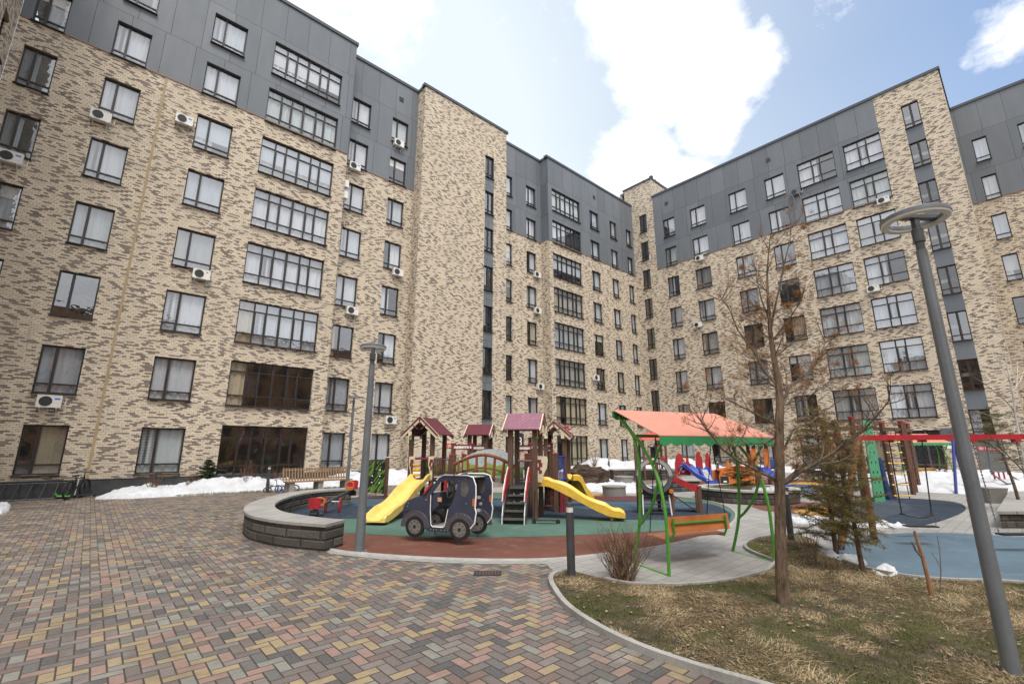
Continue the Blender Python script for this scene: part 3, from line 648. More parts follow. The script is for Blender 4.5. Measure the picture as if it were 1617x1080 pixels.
ac('air conditioner beside a third-floor window of the right block, left of the bare tree', (XR, 17.95, 12.05), H90)
ac('dark grey air conditioner on the cladding beside four-light windows', (XR, 9.3, 20.8), H90, 1)
ac('air conditioner under the right four-light window just above the ring of the street lamp', (XR, 4.35, 17.95), H90, 0, 1)
ac('air conditioner with red sticker left of the street lamp head', (XR, 5.75, 12.05), H90, 0, 2)
# ------------------------------------------------------------------ ground
def G(*pp, z=0.): return [tuple(ground_at(x, y, z))[:2] for x, y in pp]
def smooth(pts, closed=True, sub=5):
    """rounded outline through survey points (Catmull-Rom)"""
    n = len(pts); out = []
    for i in range(n if closed else n - 1):
        p = [pts[(i + k) % n] if closed else pts[max(0, min(n - 1, i + k))] for k in (-1, 0, 1, 2)]
        for j in range(sub):
            t = j / sub; out.append(tuple(.5 * ((2 * p[1][a]) + (-p[0][a] + p[2][a]) * t + (2 * p[0][a] - 5 * p[1][a] + 4 * p[2][a] - p[3][a]) * t * t + (-p[0][a] + 3 * p[1][a] - 3 * p[2][a] + p[3][a]) * t ** 3) for a in range(2)))
    if not closed: out.append(pts[-1])
    return out
PAVE = mat_pavers(); SLAB = mat_slabs((.29, .282, .265)); SLAB2 = mat_slabs((.30, .29, .27), .6, .3, R(-35)); SOIL = mat_soil(); SNOW = mat_snow()
c = MB(); c.sheet([(-400, -400), (400, -400), (400, 400), (-400, 400)], -.02); c.build('ground', paint((.12, .11, .10), .9, .2, .6, name='far_ground'), kind='structure')
c = MB(); c.sheet([(-24, -30), (60, -30), (60, 26), (-24, 26)], -.001); c.build('pavement', PAVE, kind='structure')
# pale concrete path round the play areas
path = smooth(G((480, 786), (650, 778), (800, 768), (900, 764), (1000, 768), (1080, 752)), False) + G((1250, 745), (1400, 748), (1617, 752), (1900, 760), (2300, 800), (2600, 1010), (1700, 960), (1400, 925), (1310, 890)) + G((1215, 908), (1080, 925), (1000, 925), (930, 916), (880, 908), (862, 890), (800, 891), (700, 889), (600, 883), (520, 874), (480, 830), (470, 800))
c = MB(); c.sheet(path, .004); c.build('path', SLAB, kind='structure')
TERRA = mat_rubber((.150, .060, .040), 'terracotta_rubber'); GREEN = mat_rubber((.080, .155, .120), 'green_rubber'); NAVY = mat_rubber((.025, .038, .060), 'navy_rubber'); BLUE = mat_rubber((.050, .088, .125), 'blue_rubber')
MAROON = mat_rubber((.105, .035, .038), 'maroon_rubber'); ORANGE = mat_rubber((.40, .22, .06), 'orange_rubber'); STEEL = mat_rubber((.10, .150, .19), 'steel_blue_rubber'); DUSK = mat_rubber((.045, .06, .078), 'slate_rubber')
out_near = smooth(G((470, 852), (525, 869), (600, 877), (700, 883), (800, 885), (880, 883), (960, 875), (1040, 864), (1110, 848), (1148, 832), (1162, 818), (1158, 806), (1135, 795), (1095, 787)), False)
out_far = smooth(G((1060, 783), (1000, 783), (930, 781), (840, 778), (760, 778), (690, 779), (640, 781), (575, 784), (520, 790), (470, 795), (420, 806), (400, 822), (430, 842)), False)
rubber = out_near + out_far
c = MB(); c.sheet(rubber, .008); c.build('rubber_surface', TERRA, kind='structure')
c = MB(); c.tube([(x, y, gz(x, y) + .0) for x, y in out_near], .035, 6); c.build('kerb', paint((.34, .33, .31), .8, .2), kind='structure')
band = lambda pts: G(*pts)
def clipped(name, near, mat, dz, far=None):
    c = MB(); c.sheet(smooth(G(*near), False) + (smooth(G(*far), False) if far else []), dz); c.build(name, mat, kind='structure')
clipped('rubber_surface', [(520, 841), (600, 845), (700, 850), (800, 849), (900, 846), (990, 842), (1060, 838), (1128, 836)], GREEN, .012, [(1155, 824), (1158, 806), (1095, 788), (1000, 785), (880, 780), (760, 780), (640, 783), (560, 788), (500, 794), (440, 806), (418, 820), (440, 832)])
clipped('rubber_surface', [(516, 820), (570, 819), (700, 819), (820, 818), (920, 819), (990, 821), (1060, 822), (1125, 824), (1153, 822)], NAVY, .016, [(1155, 812), (1125, 797), (1060, 792), (960, 791), (880, 789), (760, 787), (660, 787), (580, 786), (510, 794), (450, 806), (430, 818), (450, 824)])
clipped('rubber_surface', [(505, 795), (560, 799), (620, 802), (700, 803), (800, 800), (900, 803), (980, 807), (1050, 806), (1090, 803)], BLUE, .020, [(1110, 800), (1065, 793), (960, 792), (880, 791), (760, 789), (660, 788.5), (580, 788), (530, 791)])
clipped('rubber_surface', [(575, 786.5), (600, 787.5), (640, 788.2), (640, 784.5), (605, 784.3)], MAROON, .024)
clipped('rubber_surface', [(860, 790), (930, 791.5), (1000, 792), (1060, 792.5), (1062, 786), (1000, 785), (930, 784), (860, 783)], MAROON, .026)
clipped('rubber_surface', [(880, 783.2), (930, 783.8), (962, 784), (962, 781.6), (880, 780.5)], ORANGE, .028)
# right hand play areas
clipped('rubber_surface', [(1186, 800), (1205, 806), (1235, 809), (1265, 812), (1300, 812), (1330, 806), (1310, 797), (1270, 793), (1225, 793), (1195, 795)], TERRA, .010)
clipped('rubber_surface', [(1252, 808), (1275, 817), (1320, 824), (1370, 820), (1350, 803), (1310, 798), (1275, 802)], ORANGE, .014)
clipped('rubber_surface', [(1310, 812), (1350, 826), (1410, 832), (1455, 830), (1500, 818), (1525, 805), (1515, 795), (1480, 790), (1420, 787), (1370, 788), (1330, 795)], NAVY, .018)
clipped('rubber_surface', [(1325, 812), (1365, 822), (1420, 812), (1440, 800), (1400, 791), (1350, 795)], DUSK, .022)
clipped('rubber_surface', [(1316, 868), (1345, 888), (1420, 906), (1500, 914), (1617, 919), (1800, 940), (2300, 1040), (2500, 930), (1900, 866), (1617, 848), (1500, 842), (1430, 842), (1370, 846), (1330, 854)], STEEL, .010)
clipped('rubber_surface', [(990, 777), (1075, 777), (1100, 771), (1060, 767), (990, 769)], BLUE, .010)
clipped('rubber_surface', [(1080, 768), (1120, 768), (1170, 768), (1260, 770), (1310, 768), (1330, 762), (1250, 757), (1100, 757)], TERRA, .010)
clipped('rubber_surface', [(1215, 772), (1290, 777), (1340, 775), (1360, 767), (1290, 762), (1230, 764)], BLUE, .014)
clipped('rubber_surface', [(1240, 764.5), (1290, 766), (1340, 765), (1320, 762), (1260, 761.5)], ORANGE, .018)
# lawn island with its kerb
lawn_edge = smooth(G((905, 905), (880, 908), (870, 917), (875, 933), (897, 962), (945, 995), (1010, 1027), (1090, 1056), (1180, 1083), (1300, 1120), (1500, 1190)), False)
lawn_back = smooth(G((2300, 1075), (1800, 950), (1617, 924), (1500, 919), (1420, 911), (1345, 893), (1300, 868), (1280, 853), (1240, 848), (1200, 851), (1179, 860), (1180, 869), (1200, 879), (1228, 889)), False) + smooth(G((1212, 905), (1150, 920), (1080, 927), (1000, 926), (950, 916)), False)
LAWN = lawn_edge + lawn_back
c = MB(); c.sheet(LAWN, .03); lawn = c.build('lawn', SOIL, kind='structure')
def kerb_strip(pts, w=.065, h=.045):
    c = MB(); L = len(pts)
    for i in range(L - 1):
        a = Vector((*pts[i], gz(*pts[i]) + h / 2)); b = Vector((*pts[i + 1], gz(*pts[i + 1]) + h / 2)); c.beam(a, b, w, h + .03)
    return c
kerb_strip(lawn_edge).build('kerb', paint((.30, .29, .27), .85, .22, 4.), kind='structure')
kerb_strip(lawn_back[:-1], .05, .04).build('kerb', paint((.30, .29, .27), .85, .22, 4.), kind='structure')
def inside(P, x, y):
    xs = np.array([p[0] for p in P]); ys = np.array([p[1] for p in P]); r = np.zeros(x.shape, bool)
    j = len(P) - 1
    for i in range(len(P)):
        cnd = ((ys[i] > y) != (ys[j] > y)) & (x < (xs[j] - xs[i]) * (y - ys[i]) / (ys[j] - ys[i] + 1e-12) + xs[i]); r ^= cnd; j = i
    return r
def edge_dist(P, x, y):
    d = np.full(x.shape, 1e9)
    for i in range(len(P)):
        ax, ay = P[i - 1]; bx, by = P[i]; L = (bx - ax) ** 2 + (by - ay) ** 2 + 1e-12
        t = np.clip(((x - ax) * (bx - ax) + (y - ay) * (by - ay)) / L, 0, 1); d = np.minimum(d, np.hypot(x - ax - t * (bx - ax), y - ay - t * (by - ay)))
    return d
rng = np.random.default_rng(5)
def vnoise(x, y, f, seed=0):
    """smooth value noise"""
    g = np.random.default_rng(seed).random((256, 256)); X = x * f + 1000; Y = y * f + 1000; i = np.floor(X).astype(int); j = np.floor(Y).astype(int); u = X - i; v = Y - j
    u = u * u * (3 - 2 * u); v = v * v * (3 - 2 * v); q = lambda a, b: g[(i + a) % 256, (j + b) % 256]
    return (q(0, 0) * (1 - u) + q(1, 0) * u) * (1 - v) + (q(0, 1) * (1 - u) + q(1, 1) * u) * v
def grass(P, n, name, label, mat, thr, sgn, h0, h1, lean=.8, seed=1, maxd=14.):
    r = np.random.default_rng(seed); xs = [p[0] for p in P]; ys = [p[1] for p in P]
    x = r.uniform(min(xs), max(xs), n * 4); y = r.uniform(min(ys), max(ys), n * 4)
    d = np.hypot(x, y); keep = inside(P, x, y) & (d < maxd) & (d > 1.6) & (x * f0.x + y * f0.y > 1.0) & (r.random(n * 4) < np.clip(6. / np.maximum(d, 1), .25, 1))
    dens = .45 * vnoise(x, y, 1.1, 3) + .3 * vnoise(x, y, 3.7, 4) + .25 * vnoise(x, y, 9., 5) ; keep &= (sgn * (dens - thr) + r.normal(0, .05, x.shape) > 0)
    x = x[keep][:n]; y = y[keep][:n]; k = len(x); h = r.uniform(h0, h1, k) * (.6 + .8 * vnoise(x, y, 2.3, 8)); a = r.uniform(0, 2 * math.pi, k) ; wd = r.uniform(.0025, .0055, k)
    la = vnoise(x, y, 2.0, 9) * 8 + r.normal(0, .7, k); ln = h * r.uniform(.2, 1.0, k) * lean * 1.3; z = SLOPE * (x * f0.x + y * f0.y) + .028
    dx, dy = np.cos(a) * wd, np.sin(a) * wd; lx, ly = np.cos(la) * ln, np.sin(la) * ln
    zt = h * np.where(ln > h * .8, .45, .9)
    V = np.empty((k, 5, 3)); V[:, 0] = np.c_[x - dx, y - dy, z]; V[:, 1] = np.c_[x + dx, y + dy, z]; V[:, 2] = np.c_[x + dx * .8 + lx * .45, y + dy * .8 + ly * .45, z + zt * .65]; V[:, 3] = np.c_[x - dx * .8 + lx * .45, y - dy * .8 + ly * .45, z + zt * .65]; V[:, 4] = np.c_[x + lx, y + ly, z + zt]
    me = bpy.data.meshes.new(name); b = np.arange(k)[:, None] * 5
    F = np.concatenate([np.c_[b, b + 1, b + 2, b + 3]], 0).tolist() + np.concatenate([np.c_[b + 3, b + 2, b + 4]], 0).tolist()
    me.from_pydata(V.reshape(-1, 3).tolist(), [], F); me.materials.append(mat); me.update()
    return link(name, me, None, None, None, label, 'grass', None, 'stuff')
STRAW = mat_leaf([(.27, .20, .12), (.40, .31, .19), (.52, .42, .27), (.22, .16, .09), (.45, .35, .21)], 'dry_grass_blades'); TURF = mat_leaf([(.08, .105, .025), (.13, .16, .04), (.20, .21, .07), (.10, .12, .035)], 'green_grass_blades')
grass(LAWN, 60000, 'grass', 'dry straw-coloured grass on the lawn island', STRAW, .535, 1, .012, .040, 1.6, 1)
grass(LAWN, 7000, 'grass', 'longer matted straw tufts on the lawn island', STRAW, .62, 1, .03, .08, 1.9, 7)
grass(LAWN, 34000, 'grass', 'short green grass on the lawn island', TURF, .46, -1, .01, .024, .6, 2)
# ------------------------------------------------------------------ snow
def snow(P, H, wdt=.6, res=.12, label='', seed=1, rough=.5, base=.03):
    xs = [p[0] for p in P]; ys = [p[1] for p in P]; nx = int((max(xs) - min(xs)) / res) + 2; ny = int((max(ys) - min(ys)) / res) + 2
    X, Y = np.meshgrid(np.linspace(min(xs), max(xs), nx), np.linspace(min(ys), max(ys), ny)); ins = inside(P, X, Y); D = edge_dist(P, X, Y)
    D = D + (vnoise(X, Y, 3., seed) - .5) * .25
    t = np.clip(D / wdt, 0, 1); t = 1 - (1 - t) ** 2
    hh = H * t * ((1 - rough) + rough * 1.4 * vnoise(X, Y, .8, seed + 1)) + (vnoise(X, Y, 3.1, seed + 2) - .5) * .16 * t * min(1, H * 2) + (vnoise(X, Y, 8., seed + 3) - .5) * .13 * t + (vnoise(X, Y, 17., seed + 4) - .5) * .05 * t
    Z = np.where(ins & (D > 0), base + np.maximum(hh, 0), -.1) + SLOPE * (X * f0.x + Y * f0.y)
    v = np.c_[X.ravel(), Y.ravel(), Z.ravel()].tolist(); fs = []
    ok = ins & (D > 0)
    for i in range(ny - 1):
        for j in range(nx - 1):
            if ok[i, j] or ok[i + 1, j] or ok[i, j + 1] or ok[i + 1, j + 1]: a = i * nx + j; fs.append((a, a + 1, a + nx + 1, a + nx))
    me = bpy.data.meshes.new('snow'); me.from_pydata(v, [], fs); me.materials.append(SNOW); me.polygons.foreach_set('use_smooth', [True] * len(fs)); me.update()
    return link('snow', me, None, None, None, label, 'snow', None, 'stuff')
snow([(.35, 22.2), (1.2, 21.6), (3.0, 21.4), (5.0, 21.5), (7.2, 21.2), (8.6, 20.9), (8.8, 23.2), (8.4, 23.75), (5., 23.7), (2., 23.7), (.9, 23.4)], .42, .9, .07, 'grey-white snow bank along the foot of the left block', 3)
snow([(8.6, 20.9), (10.6, 20.6), (12.4, 20.3), (13.4, 20.4), (16.5, 20.0), (20, 20.2), (20.6, 23.7), (13.4, 23.7), (13.2, 24.6), (8.8, 24.6), (8.7, 23.2)], .6, 1.2, .08, 'snow bank behind the wooden bench and green climbing board', 9)
snow(G((-60, 805), (0, 812), (14, 808), (16, 801), (2, 799), (-60, 798)), .12, .25, .05, 'small snow patch on the pavers at the left edge', 4)
snow(G((905, 774), (960, 778), (1000, 779), (1032, 777), (1030, 771), (1000, 765), (960, 763), (905, 764)), .15, .6, .06, 'snow heap in front of the dark boulder', 5)
snow([(24.5, 20.2), (28, 19.2), (32, 18.6), (35.5, 17.5), (35.8, 12.), (36.6, 8.5), (37.4, 7.), (37.5, 21.3), (36.5, 23.7), (25.5, 23.7)], .75, 2.2, .12, 'snow bank under the middle block windows', 6, .75)
snow([(24.8, 4.6), (27.5, 6.6), (31, 7.2), (36., 7.), (37.4, 6.), (37.4, -6.), (31., -6.), (27., -2.5), (25.2, 1.2)], .42, 2.4, .14, 'wide snow field in front of the entrance of the right block', 7, .6)
snow(G((1377, 903), (1398, 899), (1415, 903), (1421, 911), (1408, 914), (1385, 911)), .035, .12, .02, 'thin melting snow patch on the lawn beside the pine sapling', 8)
snow(G((1290, 868), (1310, 874), (1345, 884), (1372, 893), (1362, 896), (1320, 886), (1290, 877)), .03, .1, .02, 'strip of snow along the back kerb of the lawn', 10)
snow(G((1240, 822), (1262, 818), (1320, 822), (1370, 826), (1420, 829), (1440, 833), (1380, 834), (1300, 829), (1250, 826)), .03, .12, .03, 'thin strip of snow on the path behind the conifer saplings', 12)
grass([(2.5, 21.35), (8.5, 20.7), (8.4, 20.3), (5, 20.75), (2.6, 21.0)], 4500, 'grass', 'thin strip of green grass in front of the snow bank', TURF, .9, -1, .05, .1, .5, 6, 40.)
# ------------------------------------------------------------------ play equipment and street furniture
WOOD = mat_wood((.115, .062, .040)); WOOD2 = mat_wood((.27, .17, .09), name='bench_wood'); REDM = paint((.36, .022, .03), .4, .15, name='red_paint'); MAR = paint((.18, .025, .035), .45, .15); BEIGE = paint((.60, .52, .38), .5, .12)
YEL = paint((.74, .46, .06), .33, .12, 5., name='yellow_plastic'); YEL2 = paint((.76, .54, .15), .36, .12, 5.); BLK = paint((.018, .019, .021), .45, .2); DG = paint((.045, .047, .05), .5, .2); GRN = paint((.07, .27, .03), .35, .15, name='green_paint'); BLU = paint((.03, .06, .32), .35, .15)
STEELM = paint((.55, .56, .57), .3, .1, metal=.6, name='steel'); LOG = mat_wood((.27, .085, .035), name='log_brown'); CONC = paint((.26, .245, .22), .85, .2, 8., bump=.4, name='concrete'); GRAN = paint((.20, .19, .175), .8, .25, 30., bump=.4, name='granite'); ORG = paint((.50, .145, .035), .4, .15)
STONEW = mat_stone_wall(); RUST = paint((.13, .035, .03), .55, .2); WHT = WHITE; ROOFM = mat_slabs((.125, .03, .04), .16, .09); ROOFP = mat_slabs((.27, .13, .17), .16, .09)
RZ0 = AZ - math.pi / 2
def ang(us, ud): return RZ0 + math.atan2(ud, us)
def sdp(px_, d): return (px_ - 808.6) * .001337 * d          # sideways distance of a survey column at depth d
# ---- ring street lamps
LAMPG = paint((.145, .158, .17), .38, .12, 3., metal=.2, name='lamp_grey'); LED = paint((.62, .62, .57), .35, .08, name='lamp_diffuser')
def lamp(label, s, d, h, rr, r0_, r1_, grp='ring-headed street lamps'):
    t = thing('street_lamp', label, 'street lamp', W(s, d), RZ0, grp)
    c = MB(); c.lathe([(r0_, 0), (r0_ * .98, .3), (r1_, h - .32), (0, h - .32)], n=20); c.build('pole', LAMPG, t, True)
    c = MB(); c.lathe([(0, .012), (r0_ * 1.9, .012), (r0_ * 1.9, 0), (0, 0)], n=4, a0=.78); 
    for i in range(4): c.lathe([(.012, .012), (.012, .035), (0, .036)], (r0_ * 1.45 * math.cos(i * 1.571 + .785), r0_ * 1.45 * math.sin(i * 1.571 + .785), 0), 6)
    c.build('base_plate', STEELM, t)
    c = MB(); c.lathe([(r1_ * .82, h - .33), (r1_ * .82, h - .24), (r1_ * 1.08, h - .235), (r1_ * 1.08, h - .1), (r1_ * .7, h - .09), (r1_ * .7, h - .22)], n=18); c.beam((0, 0, h - .12), (0, 0, h + .03), r1_ * 1.1, r1_ * 1.1); c.beam((-rr + .05, 0, h + .03), (rr - .05, 0, h + .03), .07, .035); c.build('head_bracket', paint((.07, .075, .08), .4, .1), t)
    w_ = rr * .27
    c = MB(); c.lathe([(rr, h), (rr, h + .035), (rr - .02, h + .05), (rr - w_ + .015, h + .05), (rr - w_, h + .035), (rr - w_, h)], n=48); c.build('ring', LAMPG, t, True)
    c = MB(); c.lathe([(rr - .004, h + .001), (rr - .01, h - .022), (rr - w_ / 2, h - .032), (rr - w_ + .01, h - .022), (rr - w_ + .004, h + .001)], n=48); c.build('diffuser', LED, t, True)
lamp('nearest ring-headed street lamp, tall and grey, standing in the lawn at the right edge', 4.0, 4.19, 3.98, .275, .060, .044)
lamp('grey ring-headed street lamp between the curved seat wall and the toy car', -2.65, 8.61, 3.62, .245, .082, .052)
lamp('thin street lamp behind the seesaw, left of the climbing board', -5.95, 17.4, 3.57, .25, .06, .045)
lamp('distant street lamp in front of the right block, behind the bare tree', 15.7, 25., 3.25, .24, .06, .045)
# ---- bollard lights
def bollard(label, p, h=1.0):
    t = thing('bollard_light', label, 'bollard', p, 0, 'bollard lights'); c = MB(); c.lathe([(.058, 0), (.058, h - .13), (0, h - .13)], n=18); c.build('post', DG, t, True)
    c = MB(); c.lathe([(.05, h - .13), (.052, h - .05), (0, h - .05)], n=18); c.build('lens', LED, t, True)
    c = MB(); c.lathe([(0, h), (.055, h), (.058, h - .01), (.058, h - .055), (0, h - .055)], n=18); c.build('cap', DG, t, True)
    c = MB(); c.lathe([(0, .02), (.085, .02), (.09, 0), (0, 0)], n=18); c.build('base_plate', STEELM, t)
bollard('dark bollard light at the tip of the lawn island', W(.83, 7.03)); bollard('dark bollard light behind the bare tree trunk, by the conifer saplings', W(5.38, 9.52))
bollard('dark bollard light in the snow left of the tricycle', W(-10.0, 19.7)); bollard('bollard light in the snow left behind the dark boulder', W(4.45, 32.), .9); bollard('bollard light in the snow right behind the dark boulder', W(6.7, 33.), .9); bollard('bollard light in the snow behind the blue slides', W(sdp(1131, 30), 30), .9)
# ---- curved seat wall
def arcwall(label, outer, inner, h, cap_over=.03):
    c0 = W(*[sum(q[i] for q in outer) / len(outer) for i in (0, 1)]); t = thing('seat_wall', label, 'seat wall', c0)
    O = [W(*q) - c0 for q in outer]; I = [W(*q) - c0 for q in inner]; n_ = len(O); c = MB()
    vs = []
    for i in range(n_):
        for p, z in ((O[i], -.05), (O[i], h - .05), (I[i], h - .05), (I[i], -.05)): vs.append((p.x, p.y, p.z + z))
    fs = [(i * 4 + a, i * 4 + 4 + a, i * 4 + 4 + b, i * 4 + b) for i in range(n_ - 1) for a, b in ((0, 1), (2, 3))] + [(0, 1, 2, 3), ((n_ - 1) * 4, (n_ - 1) * 4 + 1, (n_ - 1) * 4 + 2, (n_ - 1) * 4 + 3)]
    c.add(vs, fs); c.build('stone_wall', STONEW, t)
    c = MB(); vs = []
    for i in range(n_):
        dv = (O[i] - I[i]).normalized() * cap_over; a = O[i] + dv; b = I[i] - dv
        for p, z in ((a, h - .05), (a, h), (b, h), (b, h - .05)): vs.append((p.x, p.y, p.z + z))
    fs = [(i * 4 + a, i * 4 + 4 + a, i * 4 + 4 + (a + 1) % 4, i * 4 + (a + 1) % 4) for i in range(n_ - 1) for a in range(4)] + [(0, 1, 2, 3), ((n_ - 1) * 4, (n_ - 1) * 4 + 1, (n_ - 1) * 4 + 2, (n_ - 1) * 4 + 3)]
    c.add(vs, fs); c.build('coping_slab', SLAB2, t); return t
outer = smooth([(-5.54, 15.9), (-6.3, 15.2), (-6.62, 14.1), (-6.5, 12.67), (-6.2, 11.45), (-5.75, 10.5), (-5.2, 9.75), (-4.6, 9.25), (-4.1, 8.95), (-3.55, 8.72)], False, 6) + [(-3.26, 8.62)]
inner = smooth([(-5.15, 15.5), (-5.85, 14.9), (-6.1, 14.0), (-6.0, 12.75), (-5.72, 11.7), (-5.3, 10.85), (-4.8, 10.2), (-4.2, 9.72), (-3.75, 9.42), (-3.35, 9.2)], False, 6) + [(-3.12, 9.12)]
arcwall('curved low stone seat wall with pale slab top, left of the playground', outer, inner, .46)
# ---- round planter, planter bench, cubes and stools
t = thing('round_planter', 'large round raised bed of split stone with grass and snow, right of the slide frame', 'planter', W(8.02, 16.55)); c = MB(); c.lathe([(1.55, -.1), (1.58, .36)], n=48); c.build('stone_wall', STONEW, t)
c = MB(); c.lathe([(1.3, .36), (1.62, .36), (1.62, .42), (1.3, .42), (1.3, .3)], n=48); c.build('coping_slab', paint((.36, .35, .33), .8, .2, 5.), t); c = MB(); c.lathe([(1.3, .36), (.8, .46), (.3, .52), (0, .53)], n=32); c.build('soil', SOIL, t, True)
pc_ = [(W(8.02, 16.55).x + 1.15 * math.cos(a) , W(8.02, 16.55).y + 1.15 * math.sin(a)) for a in [i * .3 - 2.6 for i in range(9)]]
snow(pc_ + [(x * .96 + W(8.02, 16.55).x * .04, y * .96 + W(8.02, 16.55).y * .04) for x, y in reversed(pc_)], .1, .1, .03, 'snow rim left on the round planter', 21, base=.42)
pbl = W(10.5, 10.6); t = thing('planter_bench', 'rectangular stone planter with pale slab top at the right edge', 'planter', pbl)
def slabbox(c, pts, z0, z1): n_ = len(pts); c.add([Vector((p.x, p.y, z)) for z in (z0, z1) for p in pts], [tuple(range(n_ - 1, -1, -1)), tuple(range(n_, 2 * n_))] + [(i, (i + 1) % n_, (i + 1) % n_ + n_, i + n_) for i in range(n_)])
pa_, pb_ = ground_at(1573, 807, .37), ground_at(1593, 773, .37); pr_ = pa_ + (r0 * 1 + f0 * .0) * 4.5; pq_ = pb_ + r0 * 4.5; cen = (pa_ + pb_ + pr_ + pq_) / 4
c = MB(); slabbox(c, [(p - pbl) + (cen - p) * .02 for p in (pa_, pr_, pq_, pb_)], -.1, .31); c.build('stone_wall', STONEW, t); c = MB(); slabbox(c, [p - pbl for p in (pa_, pr_, pq_, pb_)], .31, .37); c.build('coping_slab', SLAB2, t)
def cube_(label, p, rz, a, h, top=1.): 
    c = MB(); b_ = a * top; v = [(-b_ / 2, -b_ / 2, 0), (b_ / 2, -b_ / 2, 0), (b_ / 2, b_ / 2, 0), (-b_ / 2, b_ / 2, 0)]; v = [(x, y, z) for x, y, z in v] + [(-a / 2, -a / 2, h), (a / 2, -a / 2, h), (a / 2, a / 2, h), (-a / 2, a / 2, h)]
    c.add(v, [(3, 2, 1, 0), (4, 5, 6, 7), (0, 1, 5, 4), (1, 2, 6, 5), (2, 3, 7, 6), (3, 0, 4, 7)]); t = thing('granite_block', label, 'granite block', p, rz); c.build('block', GRAN, t); c = MB(); c.box(-a / 2 - .01, a / 2 + .01, -a / 2 - .01, a / 2 + .01, h, h + .03); c.build('slab_top', CONC, t)
cube_('small tapered granite block behind the rectangular planter', W(15.5, 15.7), ang(1, 0), .62, .45, .8)
def stool(label, s, d, r, h):
    t = thing('round_stool', label, 'stool', W(s, d), 0, 'round granite stools'); c = MB(); c.lathe([(0, 0), (r, 0), (r, h - .06), (r - .04, h - .06), (0, h - .06)], n=28); c.build('drum', GRAN, t, True); c = MB(); c.lathe([(r - .03, h - .06), (r + .02, h - .05), (r + .02, h), (0, h + .005)], n=28); c.build('slab_top', CONC, t, True)
stool('round granite stool in front of the snow heap, left of the tyre climbing frame', 3.75, 17.75, .42, .37); stool('farther round granite stool behind the snow heap', 5.2, 22.3, .42, .42)
t = thing('low_wall', 'low dark stone seat wall behind the granite stools', 'seat wall', W(6.9, 26.2), ang(1, .25)); c = MB(); c.box(-1.6, 2.2, -.25, .25, -.1, .5); c.build('stone_wall', STONEW, t); c = MB(); c.box(-1.63, 2.23, -.28, .28, .5, .56); c.build('coping_slab', paint((.30, .29, .27), .8, .2, 5.), t)
t = thing('low_wall', 'low stone wall with pale slab behind the round planter', 'seat wall', W(7.3, 19.7), ang(1, .1)); c = MB(); c.box(-.9, .3, -.2, .2, -.1, .4); c.build('stone_wall', STONEW, t); c = MB(); c.box(-.95, .35, -.25, .25, .4, .45); c.build('coping_slab', paint((.36, .35, .33), .8, .2, 5.), t)
# boulder
nr = random.Random(4); c = MB(); vs = []; N, K = 28, 14
for i in range(K + 1):
    for j in range(N):
        a = 2 * math.pi * j / N; th = math.pi * i / K; x = math.sin(th) * math.cos(a); y = math.sin(th) * math.sin(a); z = math.cos(th)
        k = 1 + .16 * math.sin(3 * a + 1) * math.sin(th) + .13 * math.sin(5 * a + 4 * th) + nr.uniform(-.05, .05) + (.12 * math.floor(2 * math.sin(9 * z + a)) * .5)
        vs.append((x * .88 * k, y * .55 * k, max(-.05, min(.98, .42 + z * .66 * k) - (.16 if x > .05 and z > .5 else 0) + .08 * x)))
c.add(vs, [(i * N + j, i * N + (j + 1) % N, (i + 1) * N + (j + 1) % N, (i + 1) * N + j) for i in range(K) for j in range(N)])
n = NT('layered_rock'); p = n.sep(n.pos()); a_ = n.noise(n.comb(n.m('MULTIPLY', p[0], 2.), n.m('MULTIPLY', p[1], 2.), n.m('MULTIPLY', p[2], 14.)), 1.5, 7., .7); n.bsdf(n.ramp(a_, [(.3, (.02, .016, .014)), (.5, (.075, .05, .038)), (.7, (.17, .12, .09))]), .9, n.bump(a_, 1., .08), spec=.2)
o = c.build('boulder', n.mat); o.location = W(sdp(926, 21.9), 21.9); o.rotation_euler = (0, 0, RZ0); o['label'] = 'large dark layered boulder behind the snow heap'; o['category'] = 'boulder'
